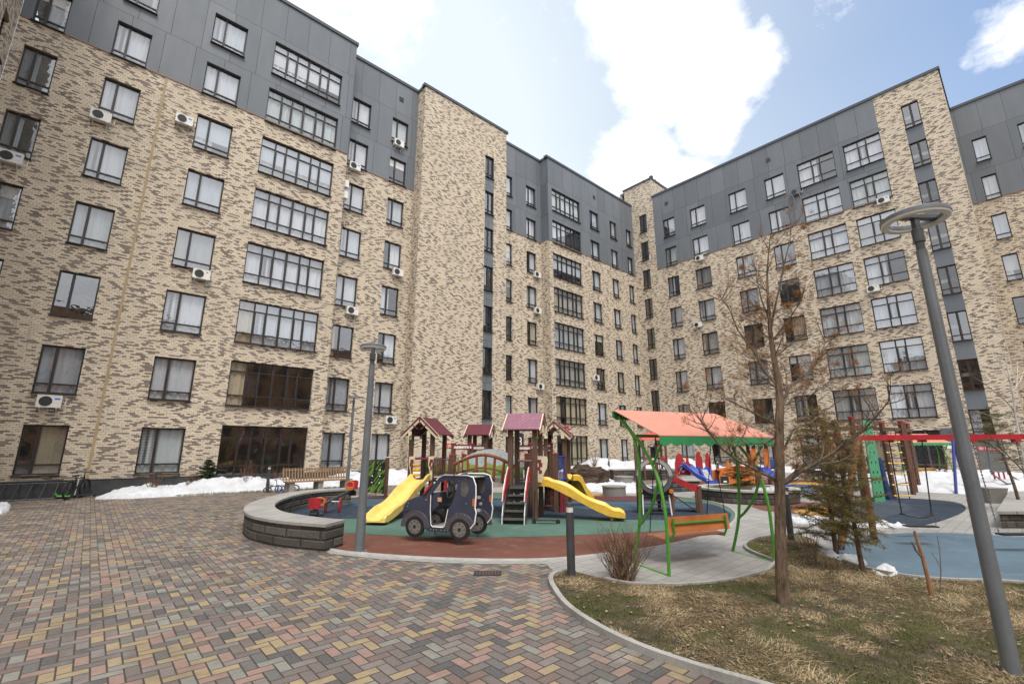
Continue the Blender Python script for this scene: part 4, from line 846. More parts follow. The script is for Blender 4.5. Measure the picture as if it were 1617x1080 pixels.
# ---- main play structure
PO = Vector((0., 12.1)); t = ps = thing('play_structure', 'wooden play structure with four roofed towers, arched log bridge and two yellow slides', 'play structure', W(*PO), RZ0)
def q(s, d, z=0.): return Vector((s - PO.x, d - PO.y, z + SLOPE * (d - PO.y)))
def post(s, d, h, cap=True, w_=.12, par=None):
    c = MB(); c.obox(q(s, d, h / 2), (w_, w_, h), -.17); o = c.build('post', WOOD, par or ps)
    if cap: c = MB(); c.obox(q(s, d, h + .02), (w_ + .015, w_ + .015, .04), -.17); c.build('post_cap', REDM, o)
def tower(P4, z0, eave, apex, ridge, roofmat, over=.16, side=.13, floor=.8):
    for s, d in P4: post(s, d, eave + (.03 if ridge == 'v' else .02), False)
    fl, fr, bl, br = [Vector(p) for p in P4]; u = (fr - fl); v = (bl - fl); c = MB()
    for z in (floor,): c.add([q(*(p), z + dz) for dz in (-.05, 0) for p in (fl - u * .1 - v * .05, fr + u * .1 - v * .05, br + u * .1 + v * .05, bl - u * .1 + v * .05)], [(3, 2, 1, 0), (4, 5, 6, 7), (0, 1, 5, 4), (1, 2, 6, 5), (2, 3, 7, 6), (3, 0, 4, 7)]); 
    c.build('platform', DG, ps)
    if ridge == 'u': A, B, n1, n2 = fl, bl, u, v            # ridge runs along u; slopes face -v and +v
    else: A, B, n1, n2 = fl, fr, v, u
    rl = n1.normalized() * side; ov = n2.normalized() * over; mid = (A + B) / 2; L0 = A - ov; L1 = B + ov
    ends = [(-rl), (n1 + rl)]
    rf = None
    for E_ in (L0, L1):
        a, b = [q(*(E_ + e), eave - .02) for e in ends]; m0, m1 = [q(*(mid + e), apex) for e in ends]; th = Vector((0, 0, .025))
        c = MB(); c.add([a, b, m1, m0, a + th, b + th, m1 + th, m0 + th], [(3, 2, 1, 0), (4, 5, 6, 7), (0, 1, 5, 4), (1, 2, 6, 5), (2, 3, 7, 6), (3, 0, 4, 7)]); rf = c.build('roof', roofmat, ps)
    for e in ends:
        sg = -1 if e is ends[0] else 1; dz = q(*(n1.normalized() * .02 * sg)) - q(0, 0)
        a, b, m_ = q(*(L0 + e), eave - .04) + dz, q(*(L1 + e), eave - .04) + dz, q(*(mid + e), apex + .01) + dz
        c = MB()
        for p0 in (a, b): c.beam(p0 + Vector((0, 0, -.045)), m_ + Vector((0, 0, -.045)), .03, .13)
        c.beam(a.lerp(b, .25) + Vector((0, 0, -.05)), a.lerp(b, .25) + Vector((0, 0, .14)), .03, .1); c.beam(a.lerp(b, .75) + Vector((0, 0, -.05)), a.lerp(b, .75) + Vector((0, 0, .14)), .03, .1); g = c.build('gable_board', BEIGE, ps)
        c = MB(); dz2 = dz * .9
        for p0 in (a, b): c.beam(p0 + dz2, m_ + dz2, .022, .045)
        c.beam(m_ + dz2, m_ + dz2 - Vector((0, 0, .22)), .02, .03); c.beam(a.lerp(m_, .6) + dz2, a.lerp(b, .47) + dz2 + Vector((0, 0, (m_.z - a.z) * .35)), .02, .025); c.beam(b.lerp(m_, .6) + dz2, a.lerp(b, .53) + dz2 + Vector((0, 0, (m_.z - a.z) * .35)), .02, .025); c.build('gable_trim', RUST, g)
TA = [(-3.14, 14.75), (-2.45, 14.55), (-2.93, 15.75), (-2.23, 15.6)]; TB = [(-.04, 12.15), (.58, 12.05), (.14, 12.95), (.77, 12.85)]; TC = [(1.02, 14.25), (1.57, 14.15), (1.2, 15.0), (1.77, 14.9)]; TD = [(-1.46, 16.25), (-.9, 16.15), (-1.34, 17.0), (-.76, 16.9)]
tower(TA, 0, 2.14, 2.66, 'v', ROOFM, .27, .22); tower(TB, 0, 2.22, 2.63, 'u', ROOFP, .2, .15); tower(TC, 0, 2.1, 2.5, 'v', ROOFM, .22, .15); tower(TD, 0, 2.17, 2.52, 'u', ROOFM, .2, .15)
for s, d, h in ((sdp(717, 14), 14., 1.52), (sdp(733, 14.8), 14.8, 1.52), (sdp(716, 15.4), 15.4, 1.85), (sdp(745, 15.4), 15.4, 1.85), (sdp(832, 13.7), 13.7, 1.55), (sdp(837, 14.6), 14.6, 1.85), (sdp(870, 14.4), 14.4, 1.85), (sdp(877, 13.5), 13.5, 1.56), (-1.9, 14.9, 1.5)): post(s, d, h)
def slide(path, w_, h_, mat, par, name='slide'):
    prof = [(-w_ / 2 - .035, -.04), (-w_ / 2 - .045, h_ - .02), (-w_ / 2 - .015, h_ + .015), (-w_ / 2 + .02, h_ - .01), (-w_ / 2 + .06, .05), (-w_ / 2 + .12, 0), (0, -.012), (w_ / 2 - .12, 0), (w_ / 2 - .06, .05), (w_ / 2 - .02, h_ - .01), (w_ / 2 + .015, h_ + .015), (w_ / 2 + .045, h_ - .02), (w_ / 2 + .035, -.04)]
    pts = [Vector(p) for p in path]; P = []
    for i in range(len(pts) - 1):
        p = [pts[max(0, i - 1)], pts[i], pts[i + 1], pts[min(len(pts) - 1, i + 2)]]
        for j in range(6):
            k = j / 6; P.append(.5 * ((2 * p[1]) + (-p[0] + p[2]) * k + (2 * p[0] - 5 * p[1] + 4 * p[2] - p[3]) * k * k + (-p[0] + 3 * p[1] - 3 * p[2] + p[3]) * k ** 3))
    P.append(pts[-1]); vs = []
    for i, p in enumerate(P):
        d = (P[min(i + 1, len(P) - 1)] - P[max(i - 1, 0)]).normalized(); x = d.cross(Vector((0, 0, 1))).normalized(); y = x.cross(d)
        wob = 1 + .18 * math.sin(i * .55) * (1 if i > 6 else 0)
        endf = 1. if i < len(P) - 4 else (1 - .22 * (i - len(P) + 4)); vs += [p + x * a + y * (b * (wob * endf if b > .06 else 1)) for a, b in prof]
    k = len(prof); c = MB(); c.add(vs, [(i * k + j, i * k + (j + 1) % k, (i + 1) * k + (j + 1) % k, (i + 1) * k + j) for i in range(len(P) - 1) for j in range(k)] + [tuple(range(k)), tuple((len(P) - 1) * k + j for j in range(k))])
    return c.build(name, mat, par, True)
sl = slide([q(-2.74, 14.55, .82), q(-2.78, 14.2, .80), q(-2.86, 13.6, .62), q(-2.98, 12.8, .38), q(-3.08, 12.1, .2), q(-3.16, 11.55, .12), q(-3.2, 11.3, .12)], .50, .15, YEL2, ps); c = MB(); c.obox(q(-3.12, 11.6, .05), (.06, .06, .1)); c.obox(q(-2.95, 11.62, .05), (.06, .06, .1)); c.build('foot', YEL, sl)
sl = slide([q(.62, 12.42, .84), q(.92, 12.37, .84), q(1.15, 12.33, .76), q(1.65, 12.24, .52), q(2.15, 12.15, .27), q(2.45, 12.1, .16), q(2.78, 12.04, .13)], .42, .15, YEL, ps); c = MB(); c.obox(q(2.45, 12.0, .05), (.06, .06, .1)); c.obox(q(2.52, 12.2, .05), (.06, .06, .1)); c.build('foot', YEL, sl)
slide([q(1.75, 14.6, .82), q(1.95, 14.7, .78), q(2.15, 14.85, .4), q(2.4, 15.05, .12)], .35, .12, YEL, ps)
# steps up to the front tower
c = MB()
for i in range(5): f = i / 4.2; a = Vector((.04, 11.5)).lerp(Vector((.2, 12.02)), f); c.obox(q(a.x, a.y, .12 + .165 * i), (.5, .17, .03), -.12); c.obox(q(a.x, a.y + .07, .05 + .165 * i), (.5, .015, .12), -.12)
c.build('steps', paint((.085, .085, .078), .6, .2, 8.), ps)
for sx in (-.26, .26):
    side = [(0, 0), (.07, .0), (.62, .74), (.66, .86), (.5, .84), (.3, .7), (.12, .45), (.02, .2)]; base = q(.04 + sx, 11.42 - sx * .15, 0.); dv = Vector((.22, .97, 0)); c = MB(); c.prism(side, .03, lambda x, y, z: base + dv * x + Vector((y, 0, z))); o = c.build('stringer', DG, ps)
    c = MB(); c.tube([base + dv * x + Vector((-.018, 0, z)) for x, z in [(.0, .0), (.01, .2), (.11, .46), (.29, .71), (.49, .86)]], .012, 5); c.build('edge_band', WHT, o)
    hr = [(.0, .52), (.05, .5), (.5, .86), (.62, .95), (.62, 1.28), (.55, 1.25), (.3, 1.02), (.1, .76)]; c = MB(); c.prism(hr, .03, lambda x, y, z: base + dv * x + Vector((y, 0, z))); o = c.build('handrail_panel', REDM, ps)
    c = MB(); c.tube([base + dv * x + Vector((-.017, 0, z)) for x, z in [(.0, .52), (.1, .77), (.3, 1.03), (.55, 1.26), (.62, 1.29)]], .01, 5); c.build('edge_band', WHT, o)
# bridge
b0, b1_ = Vector((sdp(719, 13.85), 13.85)), Vector((.12, 12.95)); bw = Vector((.16, .62))
def bp(f, z, side=0.): p = b0.lerp(b1_, f) + bw * side; return q(p.x, p.y, z)
arch = lambda f: math.sin(math.pi * f)
c = MB(); vs = []
for i in range(13): f = i / 12; z = .76 + .2 * arch(f); vs += [bp(f, z, 0), bp(f, z, 1), bp(f, z - .1, 1), bp(f, z - .1, 0)]
c.add(vs, [(i * 4 + a, i * 4 + (a + 1) % 4, i * 4 + 4 + (a + 1) % 4, i * 4 + 4 + a) for i in range(12) for a in range(4)])
n = NT('painted_cobbles'); v_ = n.n('ShaderNodeTexVoronoi', feature='DISTANCE_TO_EDGE'); n.link(n.pos(), v_.inputs['Vector']); v_.inputs['Scale'].default_value = 7.; n.bsdf(n.mix(n.rng(v_.outputs[0], .02, .06), (.07, .065, .06), n.mix(n.noise(n.pos(), 8.), (.2, .19, .16), (.38, .36, .31))), .8); c.build('bridge_deck', n.mat, ps)
c = MB(); c.tube([bp(i / 12, 1.28 + .3 * arch(i / 12) - .05 * i / 12, -.04) for i in range(13)], .046, 8); c.tube([bp(i / 12, 1.0 + .22 * arch(i / 12) - .04 * i / 12, -.04) for i in range(13)], .026, 8); rr_ = c.build('bridge_rail', LOG, ps, True)
for f in (.07, .22, .37, .52, .67, .82, .95): c = MB(); f2 = .5 + (f - .5) * .88; c.tube([bp(f, 1.29 + .27 * arch(f) - .05 * f, -.05), bp(f2, .74 + .2 * arch(f2), -.05)], [.036, .044], 7); c.build('baluster', LOG, rr_, True)
c = MB(); vs = []
def mural(name, p0, p1, za, zb, top):
    c = MB(); n_ = 14; vs = []
    for i in range(n_ + 1):
        f = i / n_; p = p0.lerp(p1, f); z = top(f); vs += [p + Vector((0, 0, za)), p + Vector((0, 0, z)), p + Vector((.0, .02, z)), p + Vector((.0, .02, za))]
    c.add(vs, [(i * 4 + a, i * 4 + (a + 1) % 4, i * 4 + 4 + (a + 1) % 4, i * 4 + 4 + a) for i in range(n_) for a in range(4)] + [(0, 1, 2, 3), (n_ * 4, n_ * 4 + 1, n_ * 4 + 2, n_ * 4 + 3)]); return c.build(name, MURAL, ps)
n = NT('landscape_mural'); o_ = n.sep(n.obj()); x_, z_ = o_[0], o_[2]
h1 = n.m('ADD', n.m('MULTIPLY', n.noise(n.comb(n.m('MULTIPLY', x_, 1.7), 0., 0.), 1., 1.), .7), .93); h2 = n.m('ADD', n.m('MULTIPLY', n.noise(n.comb(n.m('MULTIPLY', x_, 2.3), 7., 0.), 1., 1.), .6), .75); tr = n.noise(n.comb(n.m('MULTIPLY', x_, 16.), 3., n.m('MULTIPLY', z_, 4.)), 1., 2.)
c_ = n.mix(n.m('LESS_THAN', z_, n.m('ADD', h1, n.m('MULTIPLY', n.rng(tr, .6, .66), .1))), (.50, .57, .60), (.30, .40, .10)); c_ = n.mix(n.m('LESS_THAN', z_, n.m('ADD', h2, n.m('MULTIPLY', n.rng(tr, .55, .65), .12))), c_, (.10, .24, .06)); c_ = n.mix(n.m('LESS_THAN', z_, n.m('SUBTRACT', h2, .13)), c_, (.25, .36, .09)); c_ = n.mix(n.m('LESS_THAN', z_, .93), c_, (.22, .42, .38)); n.bsdf(n.mix(n.rng(n.noise(n.pos(), 12., 4.), .4, .7, 0., .3), c_, (.1, .14, .08)), .5); MURAL = n.mat
mural('mural_panel', bp(0, 0, 1.05), bp(1.02, 0, 1.05), .78, 1.6, lambda f: 1.35 + .36 * math.sin(math.pi * min(1, max(0, f * .9 + .08))))
mural('mural_panel', q(-2.9, 15.85), q(-1.75, 15.6), .82, 1.4, lambda f: 1.42); mural('mural_panel', q(-2.1, 15.05), q(-1.72, 14.95), .82, 1.4, lambda f: 1.4)
# second platform and fences
c = MB(); c.add([q(s, d, z) for z in (.74, .8) for s, d in ((-2.4, 14.6), (-1.62, 13.95), (-1.5, 14.8), (-2.2, 15.5))], [(3, 2, 1, 0), (4, 5, 6, 7), (0, 1, 5, 4), (1, 2, 6, 5), (2, 3, 7, 6), (3, 0, 4, 7)]); c.add([q(s, d, z) for z in (.74, .8) for s, d in ((.15, 12.95), (1.2, 13.4), (1.1, 14.3), (.2, 13.8))], [(3, 2, 1, 0), (4, 5, 6, 7), (0, 1, 5, 4), (1, 2, 6, 5), (2, 3, 7, 6), (3, 0, 4, 7)]); c.add([q(s, d, z) for z in (.74, .8) for s, d in ((-1.5, 14.8), (-.9, 14.7), (-.85, 16.2), (-1.5, 16.3))], [(3, 2, 1, 0), (4, 5, 6, 7), (0, 1, 5, 4), (1, 2, 6, 5), (2, 3, 7, 6), (3, 0, 4, 7)]); c.build('platform', DG, ps)
def fence_(a, b, z0, z1, mat, k=6, name='fence_panel'):
    c = MB(); c.tube([q(*a, z1), q(*b, z1)], .018, 6); c.tube([q(*a, z0), q(*b, z0)], .018, 6)
    for i in range(1, k): f = i / k; p = (a[0] + (b[0] - a[0]) * f, a[1] + (b[1] - a[1]) * f); c.tube([q(*p, z0), q(*p, z1)], .01, 5)
    return c.build(name, mat, ps)
fence_((-2.4, 14.5), (-1.73, 13.95), .86, 1.4, MAR, 9); fence_((-3.1, 14.75), (-2.5, 14.6), 1.40, 1.43, MAR, 1); fence_((1.6, 14.15), (sdp(880, 13.7), 13.7), .86, 1.5, BLU, 6); fence_((1.6, 14.1), (sdp(880, 13.6), 13.6), .6, .86, BLU, 5); fence_((.15, 12.1), (.56, 12.03), 1.42, 1.44, MAR, 1)
fence_((.2, 13.0), (.85, 13.3), .9, 1.4, MAR, 5)
def beam_(a, b, z, mat1, mat2):
    c = MB(); c.beam(q(*a, z), q(*b, z), .05, .05); c.beam(q(*a, z - .13), q(*b, z - .13), .05, .04); o = c.build('top_beam', mat1, ps); c = MB()
    k = 7
    for i in range(k): f = (i + .5) / k; c.obox(q(a[0] + (b[0] - a[0]) * f, a[1] + (b[1] - a[1]) * f - .03, z - .065), (.05, .02, .07))
    c.build('bead', mat2, o, kind='stuff')
beam_((sdp(716, 15.3), 15.35), (sdp(745, 15.3), 15.35), 1.82, MAR, WHT); beam_((sdp(837, 14.5), 14.6), (sdp(870, 14.4), 14.4), 1.82, MAR, WHT); beam_((sdp(747, 15.3), 15.4), (-.95, 16.1), 1.8, MAR, WHT); beam_((.2, 13.9), (sdp(837, 14.5), 14.6), 1.8, MAR, WHT); beam_((sdp(870, 14.4), 14.4), (1.02, 14.25), 1.8, BEIGE, RUST)
# shaped side panels at the slide heads
def shaped(s, d, out, mat, face=(1, 0), th=.03, patches=()):
    b = q(s, d); f = Vector((face[0], face[1], 0)).normalized(); nrm = Vector((-f.y, f.x, 0)); c = MB(); c.prism(out, th, lambda x, y, z: b + f * x + nrm * y + Vector((0, 0, z))); o = c.build('side_panel', mat, ps); c = MB()
    for x0, x1, z0, z1 in patches: c.prism([(x0, z0), (x1, z0), (x1, z1), (x0, z1)], th + .012, lambda x, y, z: b + f * x + nrm * y + Vector((0, 0, z)))
    if patches: c.build('pattern', MAR, o)
pa = [(.05, 1.5), (.2, 1.52), (.36, 1.46), (.36, 1.35), (.3, 1.1), (.2, .95), (.16, .8), (.06, .8), (.05, 1.0)]
sp = [(0, 1.55), (.25, 1.54), (.27, 1.45), (.24, 1.25), (.13, 1.05), (.12, .9), (.0, .92)]
shaped(.64, 12.1, sp, BEIGE, (1, -.15), .03, [(.0, .1, 1.38, 1.46), (.04, .13, 1.28, 1.38), (.0, .08, 1.2, 1.28), (.04, .12, 1.12, 1.2)])
lp = [(-.09, 1.48), (.1, 1.5), (.1, 1.4), (.03, 1.2), (.06, .95), (.05, .8), (-.02, .8), (-.04, 1.05), (-.1, 1.25)]
for s_ in (-3.05, -2.46): shaped(s_ , 14.5, [(x * .9, z) for x, z in lp], BEIGE, (1, -.1), .03, [(-.04, .06, 1.3, 1.4), (-.06, .0, 1.2, 1.3), (-.02, .03, 1.08, 1.2)])
c = MB()
for z in (.95, 1.09, 1.23): c.tube([q(-2.98, 14.42, z), q(-2.78, 14.38, z)], .045, 10)
c.build('roller', paint((.55, .30, .02), .4, .1), ps, True); c = MB()
c.tube([q(-3.02, 14.43, .82), q(-3.02, 14.43, 1.35)], .015, 6); c.tube([q(-2.74, 14.37, .82), q(-2.74, 14.37, 1.35)], .015, 6); c.build('roller_stand', BLK, ps)
for x, y, m_ in ((-1.95, 14.0, REDM), (1.35, 13.4, MAR), (1.45, 13.6, MAR)):
    c = MB(); c.tube([q(x, y, 0), q(x + .02, y, .82)], .05, 8); c.build('support_pole', m_, ps, True)
c = MB(); c.box(*[0] * 6) if False else None
c.obox(q(1.3, 14.6, .4), (.5, .03, .75), -.17); c.obox(q(-.1, 13.6, .3), (.04, .4, .5)); c.build('lower_panel', BLK, ps)
for s0, d0 in ((.95, 13.7), (-1.0, 16.1)): 
    c = MB()
    for z in (.15, .3, .45, .6): c.tube([q(s0, d0, z), q(s0 + .35, d0 - .03, z)], .014, 5)
    c.build('rung', REDM, ps)
for s0, d0, k_ in ((sdp(647, 14.4), 14.4, 1), (sdp(848, 12), 12.0, 0), (sdp(894, 14), 14.05, 1)):         # flower ornaments
    c = MB(); c.ball(q(s0, d0, 2.0), .05, 8, 5, sc=(1, .5, .8)); o = c.build('flower_pot', GRN, ps, True); c = MB(); c.ball(q(s0 - .01, d0, 2.08), .032, 8, 5); c.ball(q(s0 + .03, d0 - .02, 2.11), .02, 8, 5); c.build('flower', REDM, o, True)
c = MB(); c.obox(q(sdp(650, 15), 15.2, 2.5), (.1, .04, .1)); c.obox(q(sdp(653, 15), 15.2, 2.42), (.08, .04, .05)); c.obox(q(sdp(896, 14.5), 14.6, 2.36), (.14, .04, .07)); c.obox(q(sdp(901, 14.5), 14.6, 2.3), (.1, .04, .05)); c.build('roof_ornament', REDM, ps)
# ---- toy car of two side panels
t = thing('toy_car', 'dark blue climb-in toy car with open doorway and grey hubcaps, on the terracotta rubber', 'toy car', W(-1.88, 9.53), ang(.912, -.36)); t.scale = (1, 1, .95); CARB = paint((.038, .044, .072), .45, .12, 3., name='car_blue'); ARCH = paint((.075, .068, .082), .5, .12); HUB = paint((.17, .16, .148), .45, .2)
body = [(-.29, .60), (-.285, .42), (-.21, .32), (-.15, .30), (.15, .30), (.3, .22), (.74, .22), (.8, .32), (1.12, .32), (1.2, .33), (1.27, .42), (1.3, .62), (1.275, .70), (1.29, .95), (1.285, 1.12), (1.22, 1.27), (1.13, 1.30), (.6, 1.30), (.5, 1.25), (.42, 1.16), (.2, .93), (-.04, .85), (-.2, .78), (-.27, .69)]
doorh = [(.34, .92), (.53, 1.18), (.59, 1.2), (.86, 1.2), (.90, 1.14), (.88, 1.02), (.80, .76), (.72, .66), (.69, .50), (.66, .34), (.62, .31), (.40, .31), (.36, .35)]
wind = [(.99, 1.18), (1.1, 1.19), (1.15, 1.1), (1.14, 1.0), (1.08, .90), (.99, .92)]
for k, yy in ((0, 0.), (1, .76)):
    MM = lambda x, y, z, yy=yy: Vector((x, y + yy, z)); c = MB(); c.prism(body, .03, MM, [doorh]); sp_ = c.build('side_panel', CARB, t)
    c = MB(); c.prism([(x, z) for x, z in wind], .034, MM); 
    c.build('side_window', paint((.10, .095, .09), .25, .4, 4.), sp_); c = MB(); c.tube([MM(x, 0, z) for x, z in wind + wind[:1]], .008, 5); c.tube([MM(x, -.018, z) for x, z in ((-.29, .57), (-.2, .58), (-.14, .60))], .006, 4); c.build('window_trim', BLK, sp_)
    for wx in (0., .975):
        arc = [(wx + .285 * math.cos(a), .30 + .285 * math.sin(a)) for a in [math.pi * i / 12 for i in range(13)]]; arc = [(wx + .33, .30)] + arc[:1] + arc + [(wx - .33, .30)] ; arc = [(wx + .315 * math.cos(math.pi * i / 12), .28 + .315 * math.sin(math.pi * i / 12)) for i in range(13)] + [(wx + .215 * math.cos(math.pi - math.pi * i / 12), .28 + .215 * math.sin(math.pi - math.pi * i / 12)) for i in range(13)]
        c = MB(); c.prism(arc, .040, MM); c.tube([MM(wx + .318 * math.cos(math.pi * i / 12), -.02 if k == 0 else -.02, .28 + .318 * math.sin(math.pi * i / 12)) for i in range(13)], .006, 4); c.build('wheel_arch', ARCH, sp_)
        circ = lambda r_, k_=28: [(wx + r_ * math.cos(2 * math.pi * i / k_), .29 + r_ * math.sin(2 * math.pi * i / k_)) for i in range(k_)]
        c = MB(); c.prism(circ(.205), .046, MM); w_ = c.build('wheel', BLK, sp_); c = MB(); c.prism(circ(.138), .054, MM); c.build('hubcap', HUB, w_)
        c = MB()
        for i in range(8): a = i * math.pi / 4; c.prism([(wx + .102 * math.cos(a) + .014 * math.cos(b), .29 + .102 * math.sin(a) + .014 * math.sin(b)) for b in [j * math.pi / 4 for j in range(8)]], .058, MM)
        c.prism([(wx + x * .03, .29 + z * .03) for x, z in ((-1, -1), (1, -1), (1, 1), (-1, 1))], .06, MM); c.build('hub_hole', BLK, w_)
        c = MB(); c.tube([MM(wx, 0, 0), MM(wx, 0, .12)], .012, 6); c.build('ground_pin', DG, sp_)
    c = MB(); c.tube([MM(x, -.02, z) for x, z in ((.45, 1.21), (.52, 1.28), (.62, 1.315), (1.12, 1.315), (1.24, 1.28), (1.30, 1.13), (1.305, .95), (1.29, .70), (1.315, .62), (1.285, .42), (1.2, .32))], .013, 6); c.tube([MM(x, -.019, z) for x, z in doorh[7:] + [(.335, .6), (.335, .92)]], .009, 5); c.build('edge_trim', WHT, sp_)
    c = MB(); c.prism([(1.235, .74), (1.30, .74), (1.30, .88), (1.235, .88)], .044, MM); c.build('tail_light', ORG, sp_); c = MB(); c.prism([(.24 + .018 * math.cos(a), .82 + .018 * math.sin(a)) for a in [i * .785 for i in range(8)]], .044, MM); c.build('indicator', ORG, sp_)
    c = MB()
    for x, z in ((-.17, .74), (-.19, .68), (.36, .26), (.42, .26), (.48, .26), (.58, .26), (.66, .26), (.72, .26), (.9, .58), (1.0, .57), (1.07, .56), (1.08, 1.24), (.47, 1.2), (.9, 1.12), (1.1, .78), (-.22, .42)): c.ball(MM(x, -.017, z), .009, 6, 4)
    c.build('bolt', STEELM, sp_)
c = MB(); c.box(.3, .74, 0, .76, .285, .31); c.build('floor', paint((.34, .35, .34), .6, .15), t); c = MB(); c.add([(x, y, z) for y in (.02, .74) for x, z in ((.33, .60), (.31, .95), (.52, .97), (.50, .72))], [(0, 1, 2, 3), (7, 6, 5, 4), (0, 4, 5, 1), (1, 5, 6, 2), (2, 6, 7, 3), (3, 7, 4, 0)]); c.build('dashboard', CARB, t)
c = MB(); c.add([(x, y, z) for y in (.02, .74) for x, z in ((-.2, .77), (-.02, .84), (.2, .915), (.19, .89), (-.02, .815), (-.2, .745))], [(0, 1, 2, 3, 4, 5), (11, 10, 9, 8, 7, 6)] + [(i, i + 6, (i + 1) % 6 + 6, (i + 1) % 6) for i in range(6)]); c.build('bonnet', CARB, t)
c = MB(); c.add([(x, y, z) for y in (.02, .74) for x, z in ((.55, 1.265), (1.15, 1.275), (1.15, 1.255), (.55, 1.245))], [(0, 1, 2, 3), (7, 6, 5, 4), (0, 4, 5, 1), (1, 5, 6, 2), (2, 6, 7, 3), (3, 7, 4, 0)]); c.build('roof', paint((.30, .30, .28), .6, .15), t)
c = MB()
for y in (-.06, .82): c.tube([(.5, y, 1.32), (.6, y, 1.37), (1.1, y, 1.37), (1.2, y, 1.32)], .012, 6); c.tube([(.85, y, 1.37), (.85, y, 1.31)], .012, 6)
c.build('roof_rail', BLK, t); c = MB(); c.tube([(.62, .25 + .0, .98), (.5, .25, .93)], .015, 6); c.tube([Vector((.62, .25, .98)) + Vector((.03 * math.sin(a), .13 * math.cos(a), .13 * math.sin(a))) for a in [i * .4189 for i in range(15)]], .014, 6, closed=True); c.obox((.62, .25, .98), (.02, .24, .03)); c.build('steering_wheel', HUB, t)
c = MB(); c.prism([(.17, .93), (.21, .93), (.37, 1.13), (.33, 1.14), (.22, 1.0)], .03, lambda x, y, z: Vector((x, y - .03, z))); c.build('grab_handle', REDM, t); c = MB(); c.box(1.31, 1.36, .1, .14, .75, .8); c.obox((1.325, .05, .9), (.07, .05, .05)); c.obox((1.325, .05, .66), (.07, .05, .05)); c.build('hinge', STEELM, t); c = MB(); c.box(.47, .55, -.01 + .02, .03, .79, .87); c.build('badge', paint((.6, .35, .2), .4, .2), t)
# ---- climbing board
t = thing('climbing_board', 'green and black climbing board with oval holes beside the left slide', 'climbing board', W(-5.35, 17.75), ang(.85, -.62)); n = NT('diagonal_capsules'); o_ = n.sep(n.obj()); dd = n.m('ADD', o_[0], o_[2]); ss = n.m('SUBTRACT', o_[0], o_[2]); st = n.m('FLOOR', n.m('DIVIDE', ss, .085)); seg = n.white(n.comb(st, n.m('FLOOR', n.m('ADD', n.m('DIVIDE', dd, .34), n.m('MULTIPLY', st, .37))), 2.)); ed = n.m('LESS_THAN', n.m('ABSOLUTE', n.m('SUBTRACT', n.m('FRACT', n.m('DIVIDE', ss, .085)), .5)), .42)
n.bsdf(n.mix(n.m('MULTIPLY', n.m('GREATER_THAN', seg, .55), ed), n.mix(n.m('MULTIPLY', ed, n.m('GREATER_THAN', seg, .3)), (.012, .014, .014), (.03, .035, .035)), (.13, .30, .03)), .45)
ell = lambda x, z: [(x + .055 * math.cos(a), z + .028 * math.sin(a)) for a in [i * .6283 for i in range(10)]]
c = MB(); c.prism([(0, .14), (1.02, .14), (1.02, 1.27), (0, 1.27)], .03, lambda x, y, z: Vector((x, y, z)), [ell(x, z) for x in (.28, .70) for z in (.27, .5, .73, .95, 1.17)]); c.build('board', n.mat, t)
c = MB()
for x in (.28, .70):
    for z in (.27, .5, .73, .95, 1.17): c.tube([Vector((px_, 0, pz_)) for px_, pz_ in ell(x, z)], .009, 5, closed=True)
c.build('hole_rim', REDM, t); c = MB(); c.box(1.04, 1.13, -.05, .05, 0, 1.38); c.build('post', WOOD, t); c = MB(); c.box(1.035, 1.135, -.055, .055, 1.38, 1.41); c.build('post_cap', WHT, t); c = MB(); c.tube([(.55, 0, 0), (.55, 0, .16)], .015, 6); c.build('ground_pin', REDM, t); c = MB(); c.box(-.12, -.02, -.05, .05, 0, 1.36); c.build('post', WOOD, t)
# ---- seesaw
t = thing('seesaw', 'seesaw with red seats and orange handles inside the curved seat wall', 'seesaw', W(-4.93, 13.55), ang(1, 0)); A_ = Vector((-.12, -1.1, .22)); B_ = Vector((-.02, 1.45, .50)); c = MB(); c.beam(A_, B_, .07, .06); c.build('beam', DG, t); d_ = (B_ - A_).normalized()
for P_, sg in ((A_, 1), (B_, -1)):
    c = MB(); c.prism([(-.13, .0), (.13, .0), (.155, .15), (.15, .24), (.1, .27), (-.1, .27), (-.15, .24), (-.155, .15)], .03, lambda x, y, z: P_ + Vector((x, y - .02 * sg, z + .0))); c.obox(P_ + Vector((0, .14 * sg, .035)), (.24, .26, .025)); s_ = c.build('seat', REDM, t); c = MB(); c.obox(P_ + Vector((0, -.0, -.1)), (.16, .12, .14)); c.tube([P_ + Vector((-.1, 0, -.12)), P_ + Vector((.1, 0, -.12))], .07, 10); c.build('rubber_buffer', BLK, s_)
    hb = P_ + Vector((0, .3 * sg, .0)); c = MB(); c.tube([hb + Vector((x, 0, z)) for x, z in ((-.09, .02), (-.12, .14), (-.1, .22), (0, .25), (.1, .22), (.12, .14), (.09, .02))], .022, 7); c.obox(hb + Vector((0, 0, .05)), (.2, .03, .1)); c.build('handle', ORG, t, True)
for x in (-.2, .19): c = MB(); c.prism([(.07 * math.cos(a) + 0, .2 + .2 * math.sin(a)) for a in [i * .5236 for i in range(12)]], .03, lambda u, y, z: Vector((x + y, -.15 + u * 1.3, z))); c.build('pivot_plate', REDM, t); 
c = MB(); c.tube([(-.2, -.15, .3), (.2, -.15, .3)], .025, 8); c.build('axle', STEELM, t)
